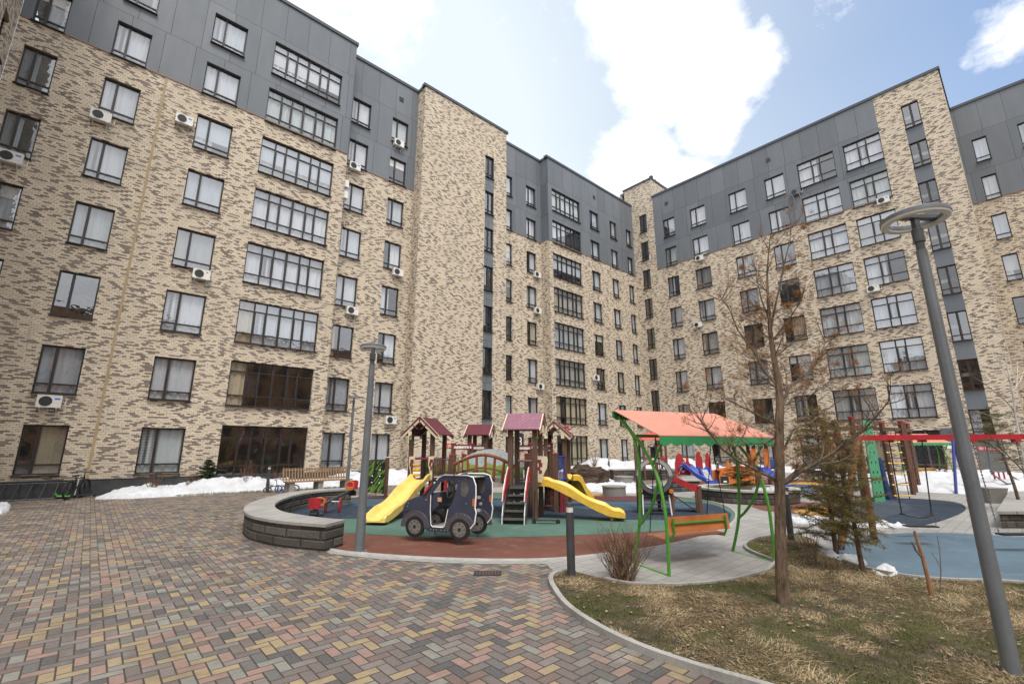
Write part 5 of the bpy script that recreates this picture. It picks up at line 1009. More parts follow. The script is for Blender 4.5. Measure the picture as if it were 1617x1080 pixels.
# ---- bench
t = thing('park_bench', 'long wooden bench with slatted back on concrete legs in front of the snow', 'bench', W(-7.95, 19.75), .1); c = MB()
for i in range(3): c.box(-1.35, 1.35, -.3 + i * .16, -.16 + i * .16, .40, .44)
c.build('seat', WOOD2, t); c = MB()
for i in range(24): x = -1.33 + i * .1157; c.beam((x, .2, .44), (x, .30, .93), .05, .025, upv=(0, 1, 0))
c.beam((-1.35, .215, .5), (1.35, .215, .5), .03, .05); c.beam((-1.35, .29, .86), (1.35, .29, .86), .03, .05); c.build('backrest', WOOD2, t)
for x in (-1.15, 0, 1.15): c = MB(); c.box(x - .1, x + .1, -.25, .22, 0, .398); c.build('leg', CONC, t)
# ---- bicycles, tricycle, scooters
def wheel(par, x, r, mt, name='wheel', y=0.):
    c = MB(); c.tube([(x + r * math.cos(i * .3142), y, r + r * math.sin(i * .3142)) for i in range(20)], .020 if r < .2 else .036, 6, closed=True); w_ = c.build(name, mt, par, True); c = MB(); c.tube([(x + r * .87 * math.cos(i * .3142), y, r + r * .87 * math.sin(i * .3142)) for i in range(20)], .007, 4, closed=True)
    for i in range(8): a = i * .785; c.tube([(x, y, r), (x + r * .87 * math.cos(a), y, r + r * .87 * math.sin(a))], .003, 3)
    c.build('rim', DG, w_)
def bike(label, p, rz, r, wb, col, tyre, hb=1.0, lean=0.):
    t = thing('bicycle', label, 'bicycle', p, rz); k = wb / .53; wheel(t, -wb / 2, r, tyre); wheel(t, wb / 2, r, tyre); c = MB(); bb = Vector((-.05 * k, 0, r * 1.05)); st = Vector((-.12 * k, 0, r + .22 * k)); hd = Vector((.17 * k, 0, r + .2 * k)); rw = Vector((-wb / 2, 0, r)); fwl = Vector((wb / 2, 0, r)); R_ = .014 * (k ** .5)
    for a, b in ((bb, st), (bb, hd), (st - (st - bb) * .15, hd + Vector((0, 0, .02))), (rw, bb), (rw, st - (st - bb) * .15)): c.tube([a, b], R_, 6)
    c.build('frame', col, t, True); c = MB(); top = hd + Vector((-.02, 0, .1 * k)); c.tube([fwl, hd, top], R_, 6); f_ = c.build('fork', col, t); c = MB(); hw = .14 * k * hb; c.tube([top + Vector((-.04, -hw, .02)), top, top + Vector((-.04, hw, .02))], .011 * k ** .5, 6); c.build('handlebar', BLK, f_)
    c = MB(); c.obox(st + Vector((0, 0, .03 * k)), (.13 * k, .06 * k, .025 * k)); c.tube([st, st + Vector((.005, 0, .03 * k))], .01, 5); c.build('saddle', BLK, t); c = MB(); c.tube([bb + Vector((-.05 * k, -.06 * k, -.05 * k)), bb, bb + Vector((.05 * k, .06 * k, .05 * k))], .008, 5); c.build('crank', BLK, t); return t
bike('small blue children\'s bicycle leaning by the bench, black fork', W(-8.95, 19.3), ang(1, .45), .135, .52, BLU, BLU); bk = bike('black adult bicycle seen nearly end-on, parked at the dark plinth', (-.12, 23.0, gz(-.1, 23)), 1.15, .31, 1.0, BLK, BLK, 1.3)
t = thing('tricycle', 'small black and blue tricycle right of a bollard in front of the snow', 'tricycle', W(-9.55, 19.3), ang(1, .1)); wheel(t, .2, .13, BLK); wheel(t, -.22, .09, BLK, 'wheel', .14); wheel(t, -.22, .09, BLK, 'wheel', -.14); c = MB(); c.tube([(-.22, -.14, .09), (-.22, .14, .09)], .012, 6); c.tube([(-.22, 0, .09), (-.1, 0, .2), (.12, 0, .26)], .018, 6); c.build('frame', BLK, t); c = MB(); c.tube([(.2, 0, .13), (.12, 0, .3), (.08, 0, .46)], .014, 6); c.tube([(.05, -.12, .48), (.08, 0, .46), (.05, .12, .48)], .012, 6); c.build('fork', BLU, t); c = MB(); c.obox((-.12, 0, .25), (.16, .14, .03)); c.obox((-.2, 0, .33), (.03, .14, .14)); c.build('seat', BLK, t)
def scooter(label, p, rz, mt, ds=1., lying=False):
    t = thing('kick_scooter', label, 'scooter', p, rz); z0 = .055 * ds
    for x in (-.28 * ds, .28 * ds): c = MB(); c.tube([(x, -.015, z0), (x, .015, z0)], z0, 12); c.build('wheel', BLK, t, True)
    c = MB(); c.box(-.26 * ds, .2 * ds, -.055, .055, z0 + .02, z0 + .045); c.tube([(.2 * ds, 0, z0 + .03), (.28 * ds, 0, z0 + .12)], .015, 6); c.build('deck', DG, t); c = MB()
    c.tube([(.28 * ds, 0, z0), (.25 * ds, 0, .75 * ds)], .014, 6); s_ = c.build('stem', mt, t); c = MB(); c.tube([(.25 * ds, -.17, .75 * ds), (.25 * ds, .17, .75 * ds)], .013, 6); c.build('handlebar', BLK, s_)
scooter('black kick scooter standing against the post by the front steps', W(.8, 11.55), ang(-1, .05), BLK); scooter('white and red kick scooter beside the black bicycle at the plinth', (.12, 23.2, gz(0, 23.2)), .4 + math.pi, WHT, 1.05)
t = thing('sled', 'bright green plastic sled at the dark plinth', 'sled', (-.42, 23.35, gz(-.5, 23.4)), .1); c = MB(); c.add([(x, y, z) for x, z in ((-.24, .14), (-.2, .06), (.18, .04), (.26, .12)) for y in (-.15, .15)], [(0, 1, 3, 2), (2, 3, 5, 4), (4, 5, 7, 6)]); c.tube([(-.24, -.15, .16), (-.2, -.15, .08), (.18, -.15, .06), (.26, -.15, .14), (.26, .15, .14), (.18, .15, .06), (-.2, .15, .08), (-.24, .15, .16)], .03, 6, closed=True); c.build('body', paint((.06, .30, .015), .4, .1), t)
t = thing('bike_rack', 'black bike rack of slanting bars along the dark plinth at far left', 'bike rack', (-1.1, 23.3, gz(-1, 23.3))); c = MB()
for i in range(9): x = -1.6 + i * .33; c.tube([(x, 0, .0), (x + .09, .42, .52)], .022, 6)
c.tube([(-1.7, 0, .02), (1.15, 0, .02)], .022, 6); c.tube([(-1.6, .43, .52), (1.2, .43, .52)], .018, 6); c.build('frame', BLK, t)
# ---- canopy swing
def canopy_swing(label, s, d, rz, sc=1., ext=False):
    t = thing('canopy_swing', label, 'garden swing', W(s, d), rz); 
    # local x along the bench, y away from the viewer
    Wd, Dp = 2.1, .82
    for x in (0, Wd):
        c = MB(); cr = lambda pts: [Vector((x, a_, b_)) for a_, b_ in smooth(pts, False, 4)]; c.tube(cr([(0, 0), (-.02, .5), (0, .95), (.13, 1.4), (.45, 1.83), (.8, 2.12), (1.0, 2.3)]), .024, 8); c.tube(cr([(Dp, 0), (.62, .55), (.54, 1.1), (.53, 1.6), (.64, 1.98), (.9, 2.22)]), .024, 8); c.tube([(x, -.0, 0), (x, Dp, 0)], .024, 8); c.tube(cr([(.6, .6), (.45, .72), (.25, .95), (.09, 1.28)]), .022, 8); c.tube([(x, .2, 1.5), (x, .02, 1.75), (x, -.1, 1.92)], .02, 8); c.build('side_frame', GRN, t, True)
    c = MB(); c.tube([(0, .56, 1.96), (Wd, .56, 1.96)], .024, 8); c.tube([(0, .98, 2.26), (Wd, .98, 2.26)], .02, 8); c.build('cross_bar', GRN, t, True)
    c = MB(); a, b = (-.14, 1.94), (1.02, 2.40); x0, x1 = -.12, Wd + .14; c.add([(x, y, z + e) for e in (0, .012) for x, y, z in ((x0, a[0], a[1]), (x1, a[0], a[1]), (x1 - .02, b[0], b[1]), (x0 + .02, b[0], b[1]))], [(3, 2, 1, 0), (4, 5, 6, 7), (0, 1, 5, 4), (1, 2, 6, 5), (2, 3, 7, 6), (3, 0, 4, 7)]); c.build('canopy', paint((.53, .22, .155), .7, .12, 3., name='salmon_fabric'), t)
    n_ = 11; bot = []
    for i in range(n_):
        for j in range(6): f = (i + j / 6) / n_; bot.append((x0 + (x1 - x0) * f, 1.94 - .10 - .045 * abs(math.sin(math.pi * j / 6))))
    bot.append((x1, 1.84)); out = [(x0, 1.935)] + bot + [(x1, 1.935)]
    VAL = paint((.03, .24, .085), .6, .12, 4., name='green_valance'); c = MB(); c.prism(out, .008, lambda x, y, z: Vector((x, a[0] + y, z))); c.build('valance', VAL, t)
    out2 = [(x, z + .45) for x, z in out]; c = MB(); c.prism(out2, .008, lambda x, y, z: Vector((x, b[0] + y, z))); c.build('valance', VAL, t)
    st = thing.__call__('x', '', '') if False else None
    c = MB(); c.obox((Wd * .5 - .06, .68, .40), (1.30, .42, .02)); s_ = c.build('seat', paint((.60, .24, .13), .5, .15, 4.), t); c = MB(); c.obox((Wd * .5 - .06, .40, .60), (1.28, .02, .24), M=Matrix.Rotation(-.12, 3, 'X')); c.build('backrest', paint((.56, .19, .06), .5, .15, 4.), t)
    c = MB(); c.tube([(Wd * .5 - .60, .375, .62), (Wd * .5 + .48, .375, .62)], .018, 7)
    for x in (Wd * .5 - .60, Wd * .5 + .48): c.tube([(x, .36, .70), (x, .35, .5), (x, .41, .39), (x, .83, .375)], .018, 7)
    c.build('seat_frame', GRN, t, True)
    for x in (Wd * .5 - .66, Wd * .5 + .54):
        for y, z in ((.86, .42), (.41, .68)):
            c = MB(); A = Vector((x, .56, 1.94)); B = Vector((x, y, z)); k = int((B - A).length / .045)
            for i in range(k): p0 = A.lerp(B, i / k); p1 = A.lerp(B, (i + .92) / k); c.beam(p0, p1, .016 if i % 2 else .006, .006 if i % 2 else .016)
            c.build('chain', BLK, t)
    return t
cs = canopy_swing('green-framed canopy swing with salmon roof and orange bench, on the grey slabs', 2.22, 7.1, ang(1.92, .80))
# ---- tyre climbing frame with ramp
t = thing('tyre_climber', 'climbing frame with a big grey tyre ring and red handrail ramp behind the canopy swing', 'climbing frame', W(3.9, 13.15), ang(1, -.2)); O_ = 0
for x, y, h in ((-.42, 0, .7), (.42, 0, .62), (-.42, .75, 1.95), (.15, .75, 1.85), (.5, .8, 1.0)):
    c = MB(); c.box(x - .045, x + .045, y - .045, y + .045, 0, h); c.build('post', WOOD, t)
for z0, z1, m_ in ((math.pi * 0, math.pi, paint((.30, .30, .29), .5, .1)), (math.pi, 2 * math.pi, paint((.085, .085, .088), .5, .1))):
    arc = [(.49 * math.cos(a), 1.0 + .49 * math.sin(a)) for a in np.linspace(z0, z1, 20)] + [(.35 * math.cos(a), 1.0 + .35 * math.sin(a)) for a in np.linspace(z1, z0, 20)]; c = MB(); c.prism(arc, .08, lambda x, y, z: Vector((x, y - .06, z))); r_ = c.build('tyre_ring', m_, t)
for a0 in (.36, .48): c = MB(); c.tube([(a0 * math.cos(a), -.1, 1. + a0 * math.sin(a)) for a in np.linspace(0, 6.28, 33)[:-1]], .009, 5, closed=True); c.build('ring_edge', BLK, t)
c = MB(); c.ball((0, -.12, 1.42), .05, 10, 6, sc=(1.3, .8, 1)); c.build('lamp_knob', STEELM, t, True); c = MB(); c.box(-.05, .09, .1, .16, 1.45, 1.75); c.obox((.02, .4, 1.76), (.2, .8, .03)); c.build('hood', BLK, t)
c = MB(); c.prism([(-.47, .55), (.47, .55), (.47, .80), (.36, .66), (.2, .56), (0, .53), (-.2, .56), (-.36, .66), (-.47, .8)], .03, lambda x, y, z: Vector((x, y - .01, z))); c.build('front_panel', DG, t)
c = MB(); c.box(-.45, .45, -.03, .03, .36, .56); c.build('bumper', BLK, t)
for x in (-.40, .40): c = MB(); c.tube([(x, -.14, .61), (x, -.03, .61)], .062, 14); c.build('headlight', ORG, t)
for x in (-.34, .34): c = MB(); c.beam((x * 1.06, -.18, 0), (x, -.02, .5), .03, .07); c.build('ladder_side', paint((.5, .5, .5), .5, .1), t)
for i in range(5): c = MB(); c.obox((0, -.16 + i * .033, .07 + i * .1), (.64, .05, .02)); c.build('rung', DG, t)
c = MB(); c.box(-.42, .42, .05, .75, .46, .5); c.build('platform', DG, t)
c = MB(); c.add([(.47, .45, .5), (.47, .85, .5), (1.15, .9, .03), (1.15, .5, .03), (.47, .45, .46), (.47, .85, .46), (1.15, .9, 0), (1.15, .5, 0)], [(0, 1, 2, 3), (7, 6, 5, 4), (0, 4, 5, 1), (1, 5, 6, 2), (2, 6, 7, 3), (3, 7, 4, 0)]); c.build('ramp', BLK, t)
for y in (.48, .92):
    c = MB(); c.prism([(.5, .84), (.5, 1.02), (1.2, .68), (1.2, .50)], .03, lambda x, yy, z: Vector((x, y + yy, z))); c.build('handrail_panel', REDM, t); c = MB(); c.box(1.17, 1.26, y - .045, y + .045, 0, .68); p_ = c.build('post', WOOD, t); c = MB(); c.box(1.16, 1.27, y - .055, y + .055, .68, .72); c.build('post_cap', REDM, p_)
# ---- far play area
D2 = 22.6
t = thing('slide_castle', 'toy castle with red turret panels and two blue slides beyond the planter', 'play structure', W(sdp(1092, D2), D2), RZ0); X = lambda p: sdp(p, D2) - sdp(1092, D2)
for a, w_, h in ((1072, .5, 1.45), (1102, .32, 1.55), (1116, .26, 1.5), (1084, .2, 1.3)):
    c = MB(); c.prism([(-w_ / 2, .45), (w_ / 2, .45), (w_ / 2, h - .35), (w_ * .25, h - .2), (w_ * .22, h - .08), (0, h), (-w_ * .3, h - .1), (-w_ / 2, h - .5)], .05, lambda x, y, z: Vector((X(a) + x, y, z))); c.build('turret_panel', REDM, t)
slide([(X(1078), .1, .85), (X(1084), -.1, .8), (X(1096), -.6, .35), (X(1110), -.9, .1)], .4, .14, BLU, t); s_ = slide([(X(1105), .0, .75), (X(1105), -.3, .7), (X(1103), -1., .25), (X(1103), -1.4, .12)], .42, .1, BLU, t); c = MB(); c.add([(X(1105) - .17, -.32, .72), (X(1105) + .17, -.32, .72), (X(1103) + .17, -1.05, .27), (X(1103) - .17, -1.05, .27)], [(0, 1, 2, 3)]); c.build('slide_bed', STEELM, s_)
c = MB(); c.tube([(X(1074) + .15 * math.cos(a), -.1, .75 + .15 * math.sin(a)) for a in np.linspace(0, 6, 14)], .03, 6); c.build('steering_wheel', BLU, t); c = MB(); c.box(X(1066), X(1118), 0, .6, .6, .66); c.box(X(1068), X(1071), 0, .1, 0, .6); c.box(X(1114), X(1117), 0, .1, 0, .6); c.build('platform', paint((.35, .36, .36), .6, .1), t); c = MB(); c.beam((X(1068), -.05, .5), (X(1080), -.05, 1.2), .06, .02); c.build('stripe', YEL, t)
D3 = 20.9
t = thing('toy_truck', 'orange toy truck panel with black grille behind the round planter', 'toy vehicle', W(sdp(1132, D3), D3), RZ0); c = MB(); c.prism([(0, .15), (.35, .15), (1.5, .2), (1.5, .9), (1.2, .95), (1.05, .7), (.55, .78), (.45, 1.15), (.38, 1.15), (.3, .8), (.05, .72), (-.03, .5)], .06, lambda x, y, z: Vector((x, y, z))); c.prism([(0, .15), (.35, .15), (1.5, .2), (1.5, .9), (1.2, .95), (.3, .8), (.05, .72), (-.03, .5)], .06, lambda x, y, z: Vector((x, y + .7, z))); c.build('side_panel', ORG, t); c = MB(); c.box(.02, .36, -.06, -.032, .2, .5); c.build('grille', BLK, t); c = MB(); c.box(.12, .26, -.075, -.061, .26, .32); c.build('headlight', WHT, t); c = MB(); c.box(.1, 1.4, 0, .7, .72, .76); c.build('bonnet', paint((.5, .12, .03), .4, .1), t)
D4 = 22.2
t = thing('play_house', 'play tower with purple-pink roof, orange panels and small slide behind the bare tree', 'play structure', W(sdp(1205, D4), D4), RZ0); X = lambda p: sdp(p, D4) - sdp(1205, D4)
for a, y in ((1190, 0), (1222, 0), (1196, .9), (1226, .9)): c = MB(); c.box(X(a) - .06, X(a) + .06, y - .06, y + .06, 0, 2.0); c.build('post', WOOD, t)
for y0, y1 in ((-.3, .45), (1.2, .45)): c = MB(); c.add([(x, y, z) for y, z in ((y0, 1.92), (y1, 2.36), (y1, 2.33), (y0, 1.89)) for x in (X(1178), X(1230))], [(0, 1, 3, 2), (2, 3, 5, 4), (4, 5, 7, 6), (6, 7, 1, 0), (0, 2, 4, 6), (1, 3, 5, 7)]); c.build('roof', paint((.30, .08, .17), .5, .15), t)
for a, h in ((1182, 1.65), (1201, 1.65)): c = MB(); c.prism([(-.13, .8), (.13, .8), (.14, h - .2), (.08, h), (-.08, h), (-.13, h - .1)], .05, lambda x, y, z: Vector((X(a) + x, y - .4, z))); c.build('side_panel', ORG, t)
slide([(X(1192), -.35, .8), (X(1193), -.6, .72), (X(1197), -1.4, .3), (X(1199), -1.8, .12)], .38, .1, BLU, t); c = MB(); c.box(X(1188), X(1225), 0, .9, .74, .8); c.build('platform', DG, t); c = MB(); c.box(X(1207), X(1224), -.1, -.06, .8, 1.2); c.build('side_panel', paint((.03, .09, .22), .4, .2), t)
for z in (.3, .5): c = MB(); c.tube([(X(1205), -.2, z), (X(1228), -.2, z)], .025, 6); c.build('rail', REDM, t)
t = thing('spring_rider', 'blue and white spring rocker boat behind the conifer saplings', 'spring rider', W(sdp(1285, 24), 24), RZ0); c = MB(); c.prism([(-.7, .62), (-.55, .45), (.4, .42), (.65, .6), (.5, .78), (.3, .7), (-.2, .68)], .08, lambda x, y, z: Vector((x, y, z))); c.prism([(-.7, .62), (-.55, .45), (.4, .42), (.65, .6)], .08, lambda x, y, z: Vector((x, y + .4, z))); c.build('hull', BLU, t); c = MB(); c.box(-.4, .4, -.05, .45, .6, .66); c.build('seat', WHT, t); c = MB()
for x in (-.15, .2): c.tube([(x + .07 * math.cos(i * .7), .2 + .07 * math.sin(i * .7), i * .44 / 30) for i in range(31)], .012, 5)
c.build('spring', BLK, t)
t = thing('far_play_tower', 'distant play tower with red roof behind the tyre climbing frame', 'play structure', W(sdp(1030, 26), 26), RZ0); c = MB(); c.add([(-.75, -.5, 2.1), (.75, -.5, 2.1), (.75, .5, 2.1), (-.75, .5, 2.1), (-.35, 0, 2.5), (.35, 0, 2.5)], [(0, 1, 5, 4), (2, 3, 4, 5), (1, 2, 5), (3, 0, 4), (3, 2, 1, 0)]); c.build('roof', paint((.45, .07, .05), .5, .1), t)
for x in (-.6, .6):
    for y in (-.4, .4): c = MB(); c.box(x - .05, x + .05, y - .05, y + .05, 0, 2.1); c.build('post', WOOD, t)
c = MB(); c.box(-.6, .6, -.45, -.4, .8, 1.2); c.build('side_panel', REDM, t)
# ---- big red-and-brown climbing frame on the right
t = cf = thing('rope_climber', 'tall brown-post climbing frame with green perforated board, yellow rungs and red rails', 'climbing frame', W(13.5, 17.5), RZ0); Q = lambda s, d, z=0.: Vector((s - 13.5, d - 17.5, z + SLOPE * (d - 17.5)))
fp = [(15.1, 18.2, 2.7), (15.95, 19.1, 2.7), (16.7, 19.8, 2.68), (sdp(1399, 17.1), 17.1, 2.6), (sdp(1352, 15.8), 15.8, 2.72), (sdp(1306, 15.8), 15.8, 2.65), (sdp(1325, 17.2), 17.2, 2.65)]
for s, d, h in fp:
    c = MB(); c.obox(Q(s, d, h / 2), (.12, .12, h), .2); p_ = c.build('post', WOOD, t); c = MB(); c.obox(Q(s, d, h + .02), (.14, .14, .05), .2); c.build('post_cap', REDM, p_)
c = MB(); c.beam(Q(fp[5][0], fp[5][1], 2.38), Q(15.2, 18.3, 2.42), .1, .12); c.beam(Q(fp[4][0], fp[4][1], 2.4), Q(16.9, 19.9, 2.42), .1, .12); c.build('top_beam', WOOD, t)
c = MB()
for a, b in ((0, 1), (1, 2)):
    for z in (.5, .95, 1.4, 1.85, 2.2): c.tube([Q(*fp[a][:2], z), Q(*fp[b][:2], z)], .018, 6)
for z in (.45, .9, 1.35, 1.8, 2.25): c.tube([Q(*fp[3][:2], z), Q(*fp[0][:2], z)], .018, 6)
for k in (0, 1): c.tube([Q(fp[4][0], fp[4][1] + k * .6, 2.62), Q(fp[0][0], fp[0][1] + k * .6, 2.62)], .018, 6)
c.tube([Q(fp[5][0], fp[5][1], 2.5), Q(fp[5][0] - .7, fp[5][1] - .2, 2.5)], .02, 6); c.tube([Q(fp[5][0] - .6, fp[5][1] - .2, 2.5), Q(fp[5][0] - .4, fp[5][1], 2.2), Q(fp[5][0], fp[5][1], 2.05)], .02, 6); c.tube([Q(fp[5][0] - .2, fp[5][1] - .1, 2.5), Q(fp[5][0] - .05, fp[5][1], 2.1)], .02, 6); c.build('rail', MAR, t)
ga, gb = sdp(1356, 16.2), sdp(1381, 16.2)
hl = [[(x + .035 * math.cos(a), z + .05 * math.sin(a)) for a in [i * .785 for i in range(8)]] for x in (.17, .38) for z in (.3, .62, .94, 1.26, 1.58, 1.9, 2.22, 2.45)]
c = MB(); c.prism([(0, .02), (.55, .02), (.52, 2.64), (.05, 2.64)], .04, lambda x, y, z: Q(sdp(1364, 16.0) + x * .87 - .16, 15.7 + x * .3 + y, z), hl); c.build('perforated_board', paint((.08, .30, .16), .45, .12), t)
for i in range(6): z = .12 + i * .36; a = Q(sdp(1400, 16.6), 16.6, z); b = Q(sdp(1422, 16.6), 16.6, z); c = MB(); c.tube([a, b], .02, 7); c.ball(a, .035, 8, 5); c.ball(b, .035, 8, 5); c.build('rung', YEL, t)
c = MB()
for a in (1400, 1422): c.tube([Q(sdp(a, 16.6), 16.6, .0), Q(sdp(a, 16.6), 16.7, 2.4)], .014, 6)
for i in range(5): c.tube([Q(sdp(1385 + i * 9, 17.), 17., 2.3), Q(sdp(1392 + i * 6, 17.), 17.2, 1.9 - .15 * (i % 2)), Q(sdp(1410 - i * 3, 17), 17., 2.32)], .01, 4)
c.build('rope', BLK, t)
for a, b, m_ in ((1318, 1330, REDM), (1315, 1340, REDM)): c = MB(); c.obox(Q(sdp((a + b) / 2, 16.5), 16.5, 2.1 if a == 1318 else 1.5), (.35, .04, .25), 0.3); c.build('side_panel', m_, t)
c = MB(); c.prism([(0, 0), (.12, 0), (.1, 1.4), (.0, 1.4)], .6, lambda x, y, z: Q(sdp(1384, 16.6) + x - z * .1, 16.7 + y, z)); c.build('ramp', paint((.02, .05, .16), .4, .1), t)
# ---- swings on a red beam
t = rs = thing('swing_set', 'swing set with long red beam on brown log legs and black seats', 'swing set', W(7.4, 9.6), RZ0); Q = lambda s, d, z=0.: Vector((s - 7.4, d - 9.6, z + SLOPE * (d - 9.6)))
c = MB(); c.beam(Q(6.93, 9.55, 1.955), Q(13.5, 9.8, 2.0), .09, .105); c.build('beam', REDM, t)
g1 = sdz = None
def gsd(x, y): p = ground_at(x, y); return p.dot(r0), p.dot(f0)
for x, y in ((1327, 868), (1381, 852)): s_, d_ = gsd(x, y); c = MB(); c.tube([Q(s_, d_, .0), Q(7.02, 9.56, 1.98)], .062, 10); lg = c.build('leg', mat_bark((.20, .105, .055), (.09, .045, .028), .6, 'round_log'), t, True); c = MB(); c.tube([Q(s_, d_, 0), Q(s_ * .98 + 7.02 * .02, d_ * .98 + 9.56 * .02, .06)], .066, 10); c.build('shoe', BLK, lg)
for sg in (-.6, .6): c = MB(); c.tube([Q(13.4 + .1, 9.8 + sg, 0), Q(13.4, 9.8, 2.0)], .06, 10); c.build('leg', WOOD, t, True)
def chain(A, B, par, r_=.013):
    c = MB(); k = max(4, int((B - A).length / .04))
    for i in range(k): p0 = A.lerp(B, i / k); p1 = A.lerp(B, (i + .95) / k); c.beam(p0, p1, r_ * 2 if i % 2 else r_ * .7, r_ * .7 if i % 2 else r_ * 2)
    c.build('chain', BLK, par)
for a, b, a2, b2, z, kind in ((1403, 1457, 1424, 1471, .44, 'belt'), (1534, 1606, 1578, 1640, .36, 'board')):
    A = Q(sdp(a, 9.7), 9.65, 1.9); B = Q(sdp(b, 9.7), 9.68, 1.9); dq = 9.8 if kind == 'belt' else 8.6; o_q = W(7.4, 9.6); RM = Matrix.Rotation(-RZ0, 3, 'Z'); A2 = RM @ (deep_at(a2, 811 if kind == 'belt' else 843, dq) - o_q); B2 = RM @ (deep_at(b2, 811 if kind == 'belt' else 843, dq) - o_q)
    for p_ in (A, B): c = MB(); c.obox(p_ + Vector((0, 0, .0)), (.12, .1, .06)); c.build('clamp', REDM, t)
    chain(A, A2, t); chain(B, B2, t); c = MB()
    if kind == 'belt':
        vs = []
        for i in range(9): f = i / 8; p = A2.lerp(B2, f) - Vector((0, 0, .07 * math.sin(math.pi * f))); vs += [p + Vector((0, y, 0)) for y in (-.07, .07)] + [p + Vector((0, y, -.012)) for y in (.07, -.07)]
        c.add(vs, [(i * 4 + k, i * 4 + (k + 1) % 4, i * 4 + 4 + (k + 1) % 4, i * 4 + 4 + k) for i in range(8) for k in range(4)])
    else: c.beam(A2, B2, .16, .03)
    c.build('seat', BLK, t)
A2 = RM @ (deep_at(1430, 830, 9.1) - o_q); B2 = RM @ (deep_at(1478, 831, 9.1) - o_q); c = MB(); c.beam(A2, B2, .15, .025); c.build('seat', BLK, t)
c = MB(); c.tube([A2, Q(sdp(1424, 9.7) * .97, 9.6, .5)], .006, 4); c.tube([B2, Q(sdp(1471, 9.7) * .97, 9.6, .5)], .006, 4); c.build('rope', BLK, t)
t = thing('swing_set', 'far swing set with blue legs and framed grey seat, standing in the snow', 'swing set', W(sdp(1507, 18.9), 18.9), RZ0); Q = lambda s, d, z=0.: Vector((s - sdp(1507, 18.9), d - 18.9, z))
BLU2 = paint((.02, .035, .22), .4, .12); c = MB(); c.tube([Q(sdp(1499, 18.4), 18.5, 0), Q(sdp(1508, 18.9), 18.9, 2.1)], .05, 8); c.build('leg', BLU2, t, True); c = MB(); c.tube([Q(sdp(1513, 19.4), 19.4, 0), Q(sdp(1508, 18.9), 18.9, 2.1)], .05, 8); c.build('leg', BLU2, t, True); c = MB(); c.tube([Q(sdp(1508, 18.9), 18.9, 2.1), Q(sdp(1508, 18.9) + 5, 19.3, 2.1)], .04, 8); c.build('beam', BLU2, t, True)
c = MB(); u0_, u1_ = sdp(1563, 19) - .1, sdp(1585, 19); 
for u in (u0_, u1_): c.tube([Q(u, 19, 2.1), Q(u, 19, 1.75), Q(u + .05, 19.1, .7), Q(u + .25, 18.8, .35)], .03, 6)
c.tube([Q(u0_, 19, 1.75), Q(u1_, 19, 1.75)], .03, 6); c.tube([Q(u0_, 19.1, .8), Q(u1_, 19.1, .8)], .03, 6); c.tube([Q(u0_ + .25, 18.8, .35), Q(u1_ + .25, 18.8, .35)], .03, 6); c.build('seat_frame', paint((.09, .10, .13), .4, .1), t, True); c = MB(); c.box(0, .01, 0, .01, 0, .01); 
c = MB()
for f in (.2, .5, .8): c.obox(Q(u0_ + (u1_ - u0_) * f, 19.1, .65), (.05, .03, .3))
c.build('back_slat', REDM, t)
canopy_swing('small distant green-framed swing in front of the right block entrance', sdp(1436, 23.5), 23.5, ang(1, .1))
# ------------------------------------------------------------------ plants
BARK = mat_bark((.20, .145, .10), (.055, .036, .026)); BARK2 = mat_bark((.20, .16, .12), (.08, .06, .045), 1.4, 'twig_bark'); BIRCH = mat_bark((.62, .58, .53), (.25, .2, .17), .6, 'birch_bark')
DEAD = mat_leaf([(.24, .12, .05), (.32, .17, .08), (.20, .09, .04), (.40, .24, .12)], 'dead_needles'); SPR = mat_leaf([(.10, .10, .03), (.14, .15, .05), (.20, .17, .06), (.24, .14, .07), (.11, .13, .04)], 'spruce_needles'); PIN = mat_leaf([(.06, .075, .025), (.09, .10, .035), (.13, .12, .05)], 'pine_needles'); DKG = mat_leaf([(.015, .035, .018), (.03, .055, .025), (.04, .07, .03)], 'dark_needles')
def twig(mb, rnd, p, d, L, r, depth, tips, gen=3, spread=.6, up=.12, sides=4):
    """one branch with side shoots; collects the shoot tips"""
    n_ = 5; pts = [p.copy()]; q_ = p.copy(); dd = d.normalized()
    for i in range(n_): dd = (dd + Vector((rnd.uniform(-1, 1), rnd.uniform(-1, 1), rnd.uniform(-.8, 1))) * .13 + Vector((0, 0, up * .3))).normalized(); q_ = q_ + dd * L / n_; pts.append(q_.copy())
    mb.tube(pts, [r * (1 - .75 * i / n_) for i in range(n_ + 1)], sides, cap=False)
    if depth <= 0: tips.append((pts[-1], dd)); return
    for k in range(gen):
        i = rnd.randint(1, n_); b = pts[i]; a = Vector((rnd.uniform(-1, 1), rnd.uniform(-1, 1), rnd.uniform(-.4, .8))); nd = (dd + a * spread * 1.6).normalized()
        twig(mb, rnd, b, nd, L * rnd.uniform(.4, .65), r * .45, depth - 1, tips, gen, spread, up, 3)
    tips.append((pts[-1], dd))
def tuft(mb, rnd, p, d, n_, L, w_, spread=1.):
    for _ in range(n_):
        a = (d * .8 + Vector((rnd.gauss(0, 1), rnd.gauss(0, 1), rnd.gauss(0, 1))) * spread).normalized(); s_ = a.cross(Vector((rnd.uniform(-1, 1), rnd.uniform(-1, 1), 1))).normalized() * w_; l = L * rnd.uniform(.5, 1.1); o_ = p + Vector((rnd.gauss(0, 1), rnd.gauss(0, 1), rnd.gauss(0, 1))) * L * .25
        mb.add([o_ - s_, o_ + s_, o_ + a * l], [(0, 1, 2)])
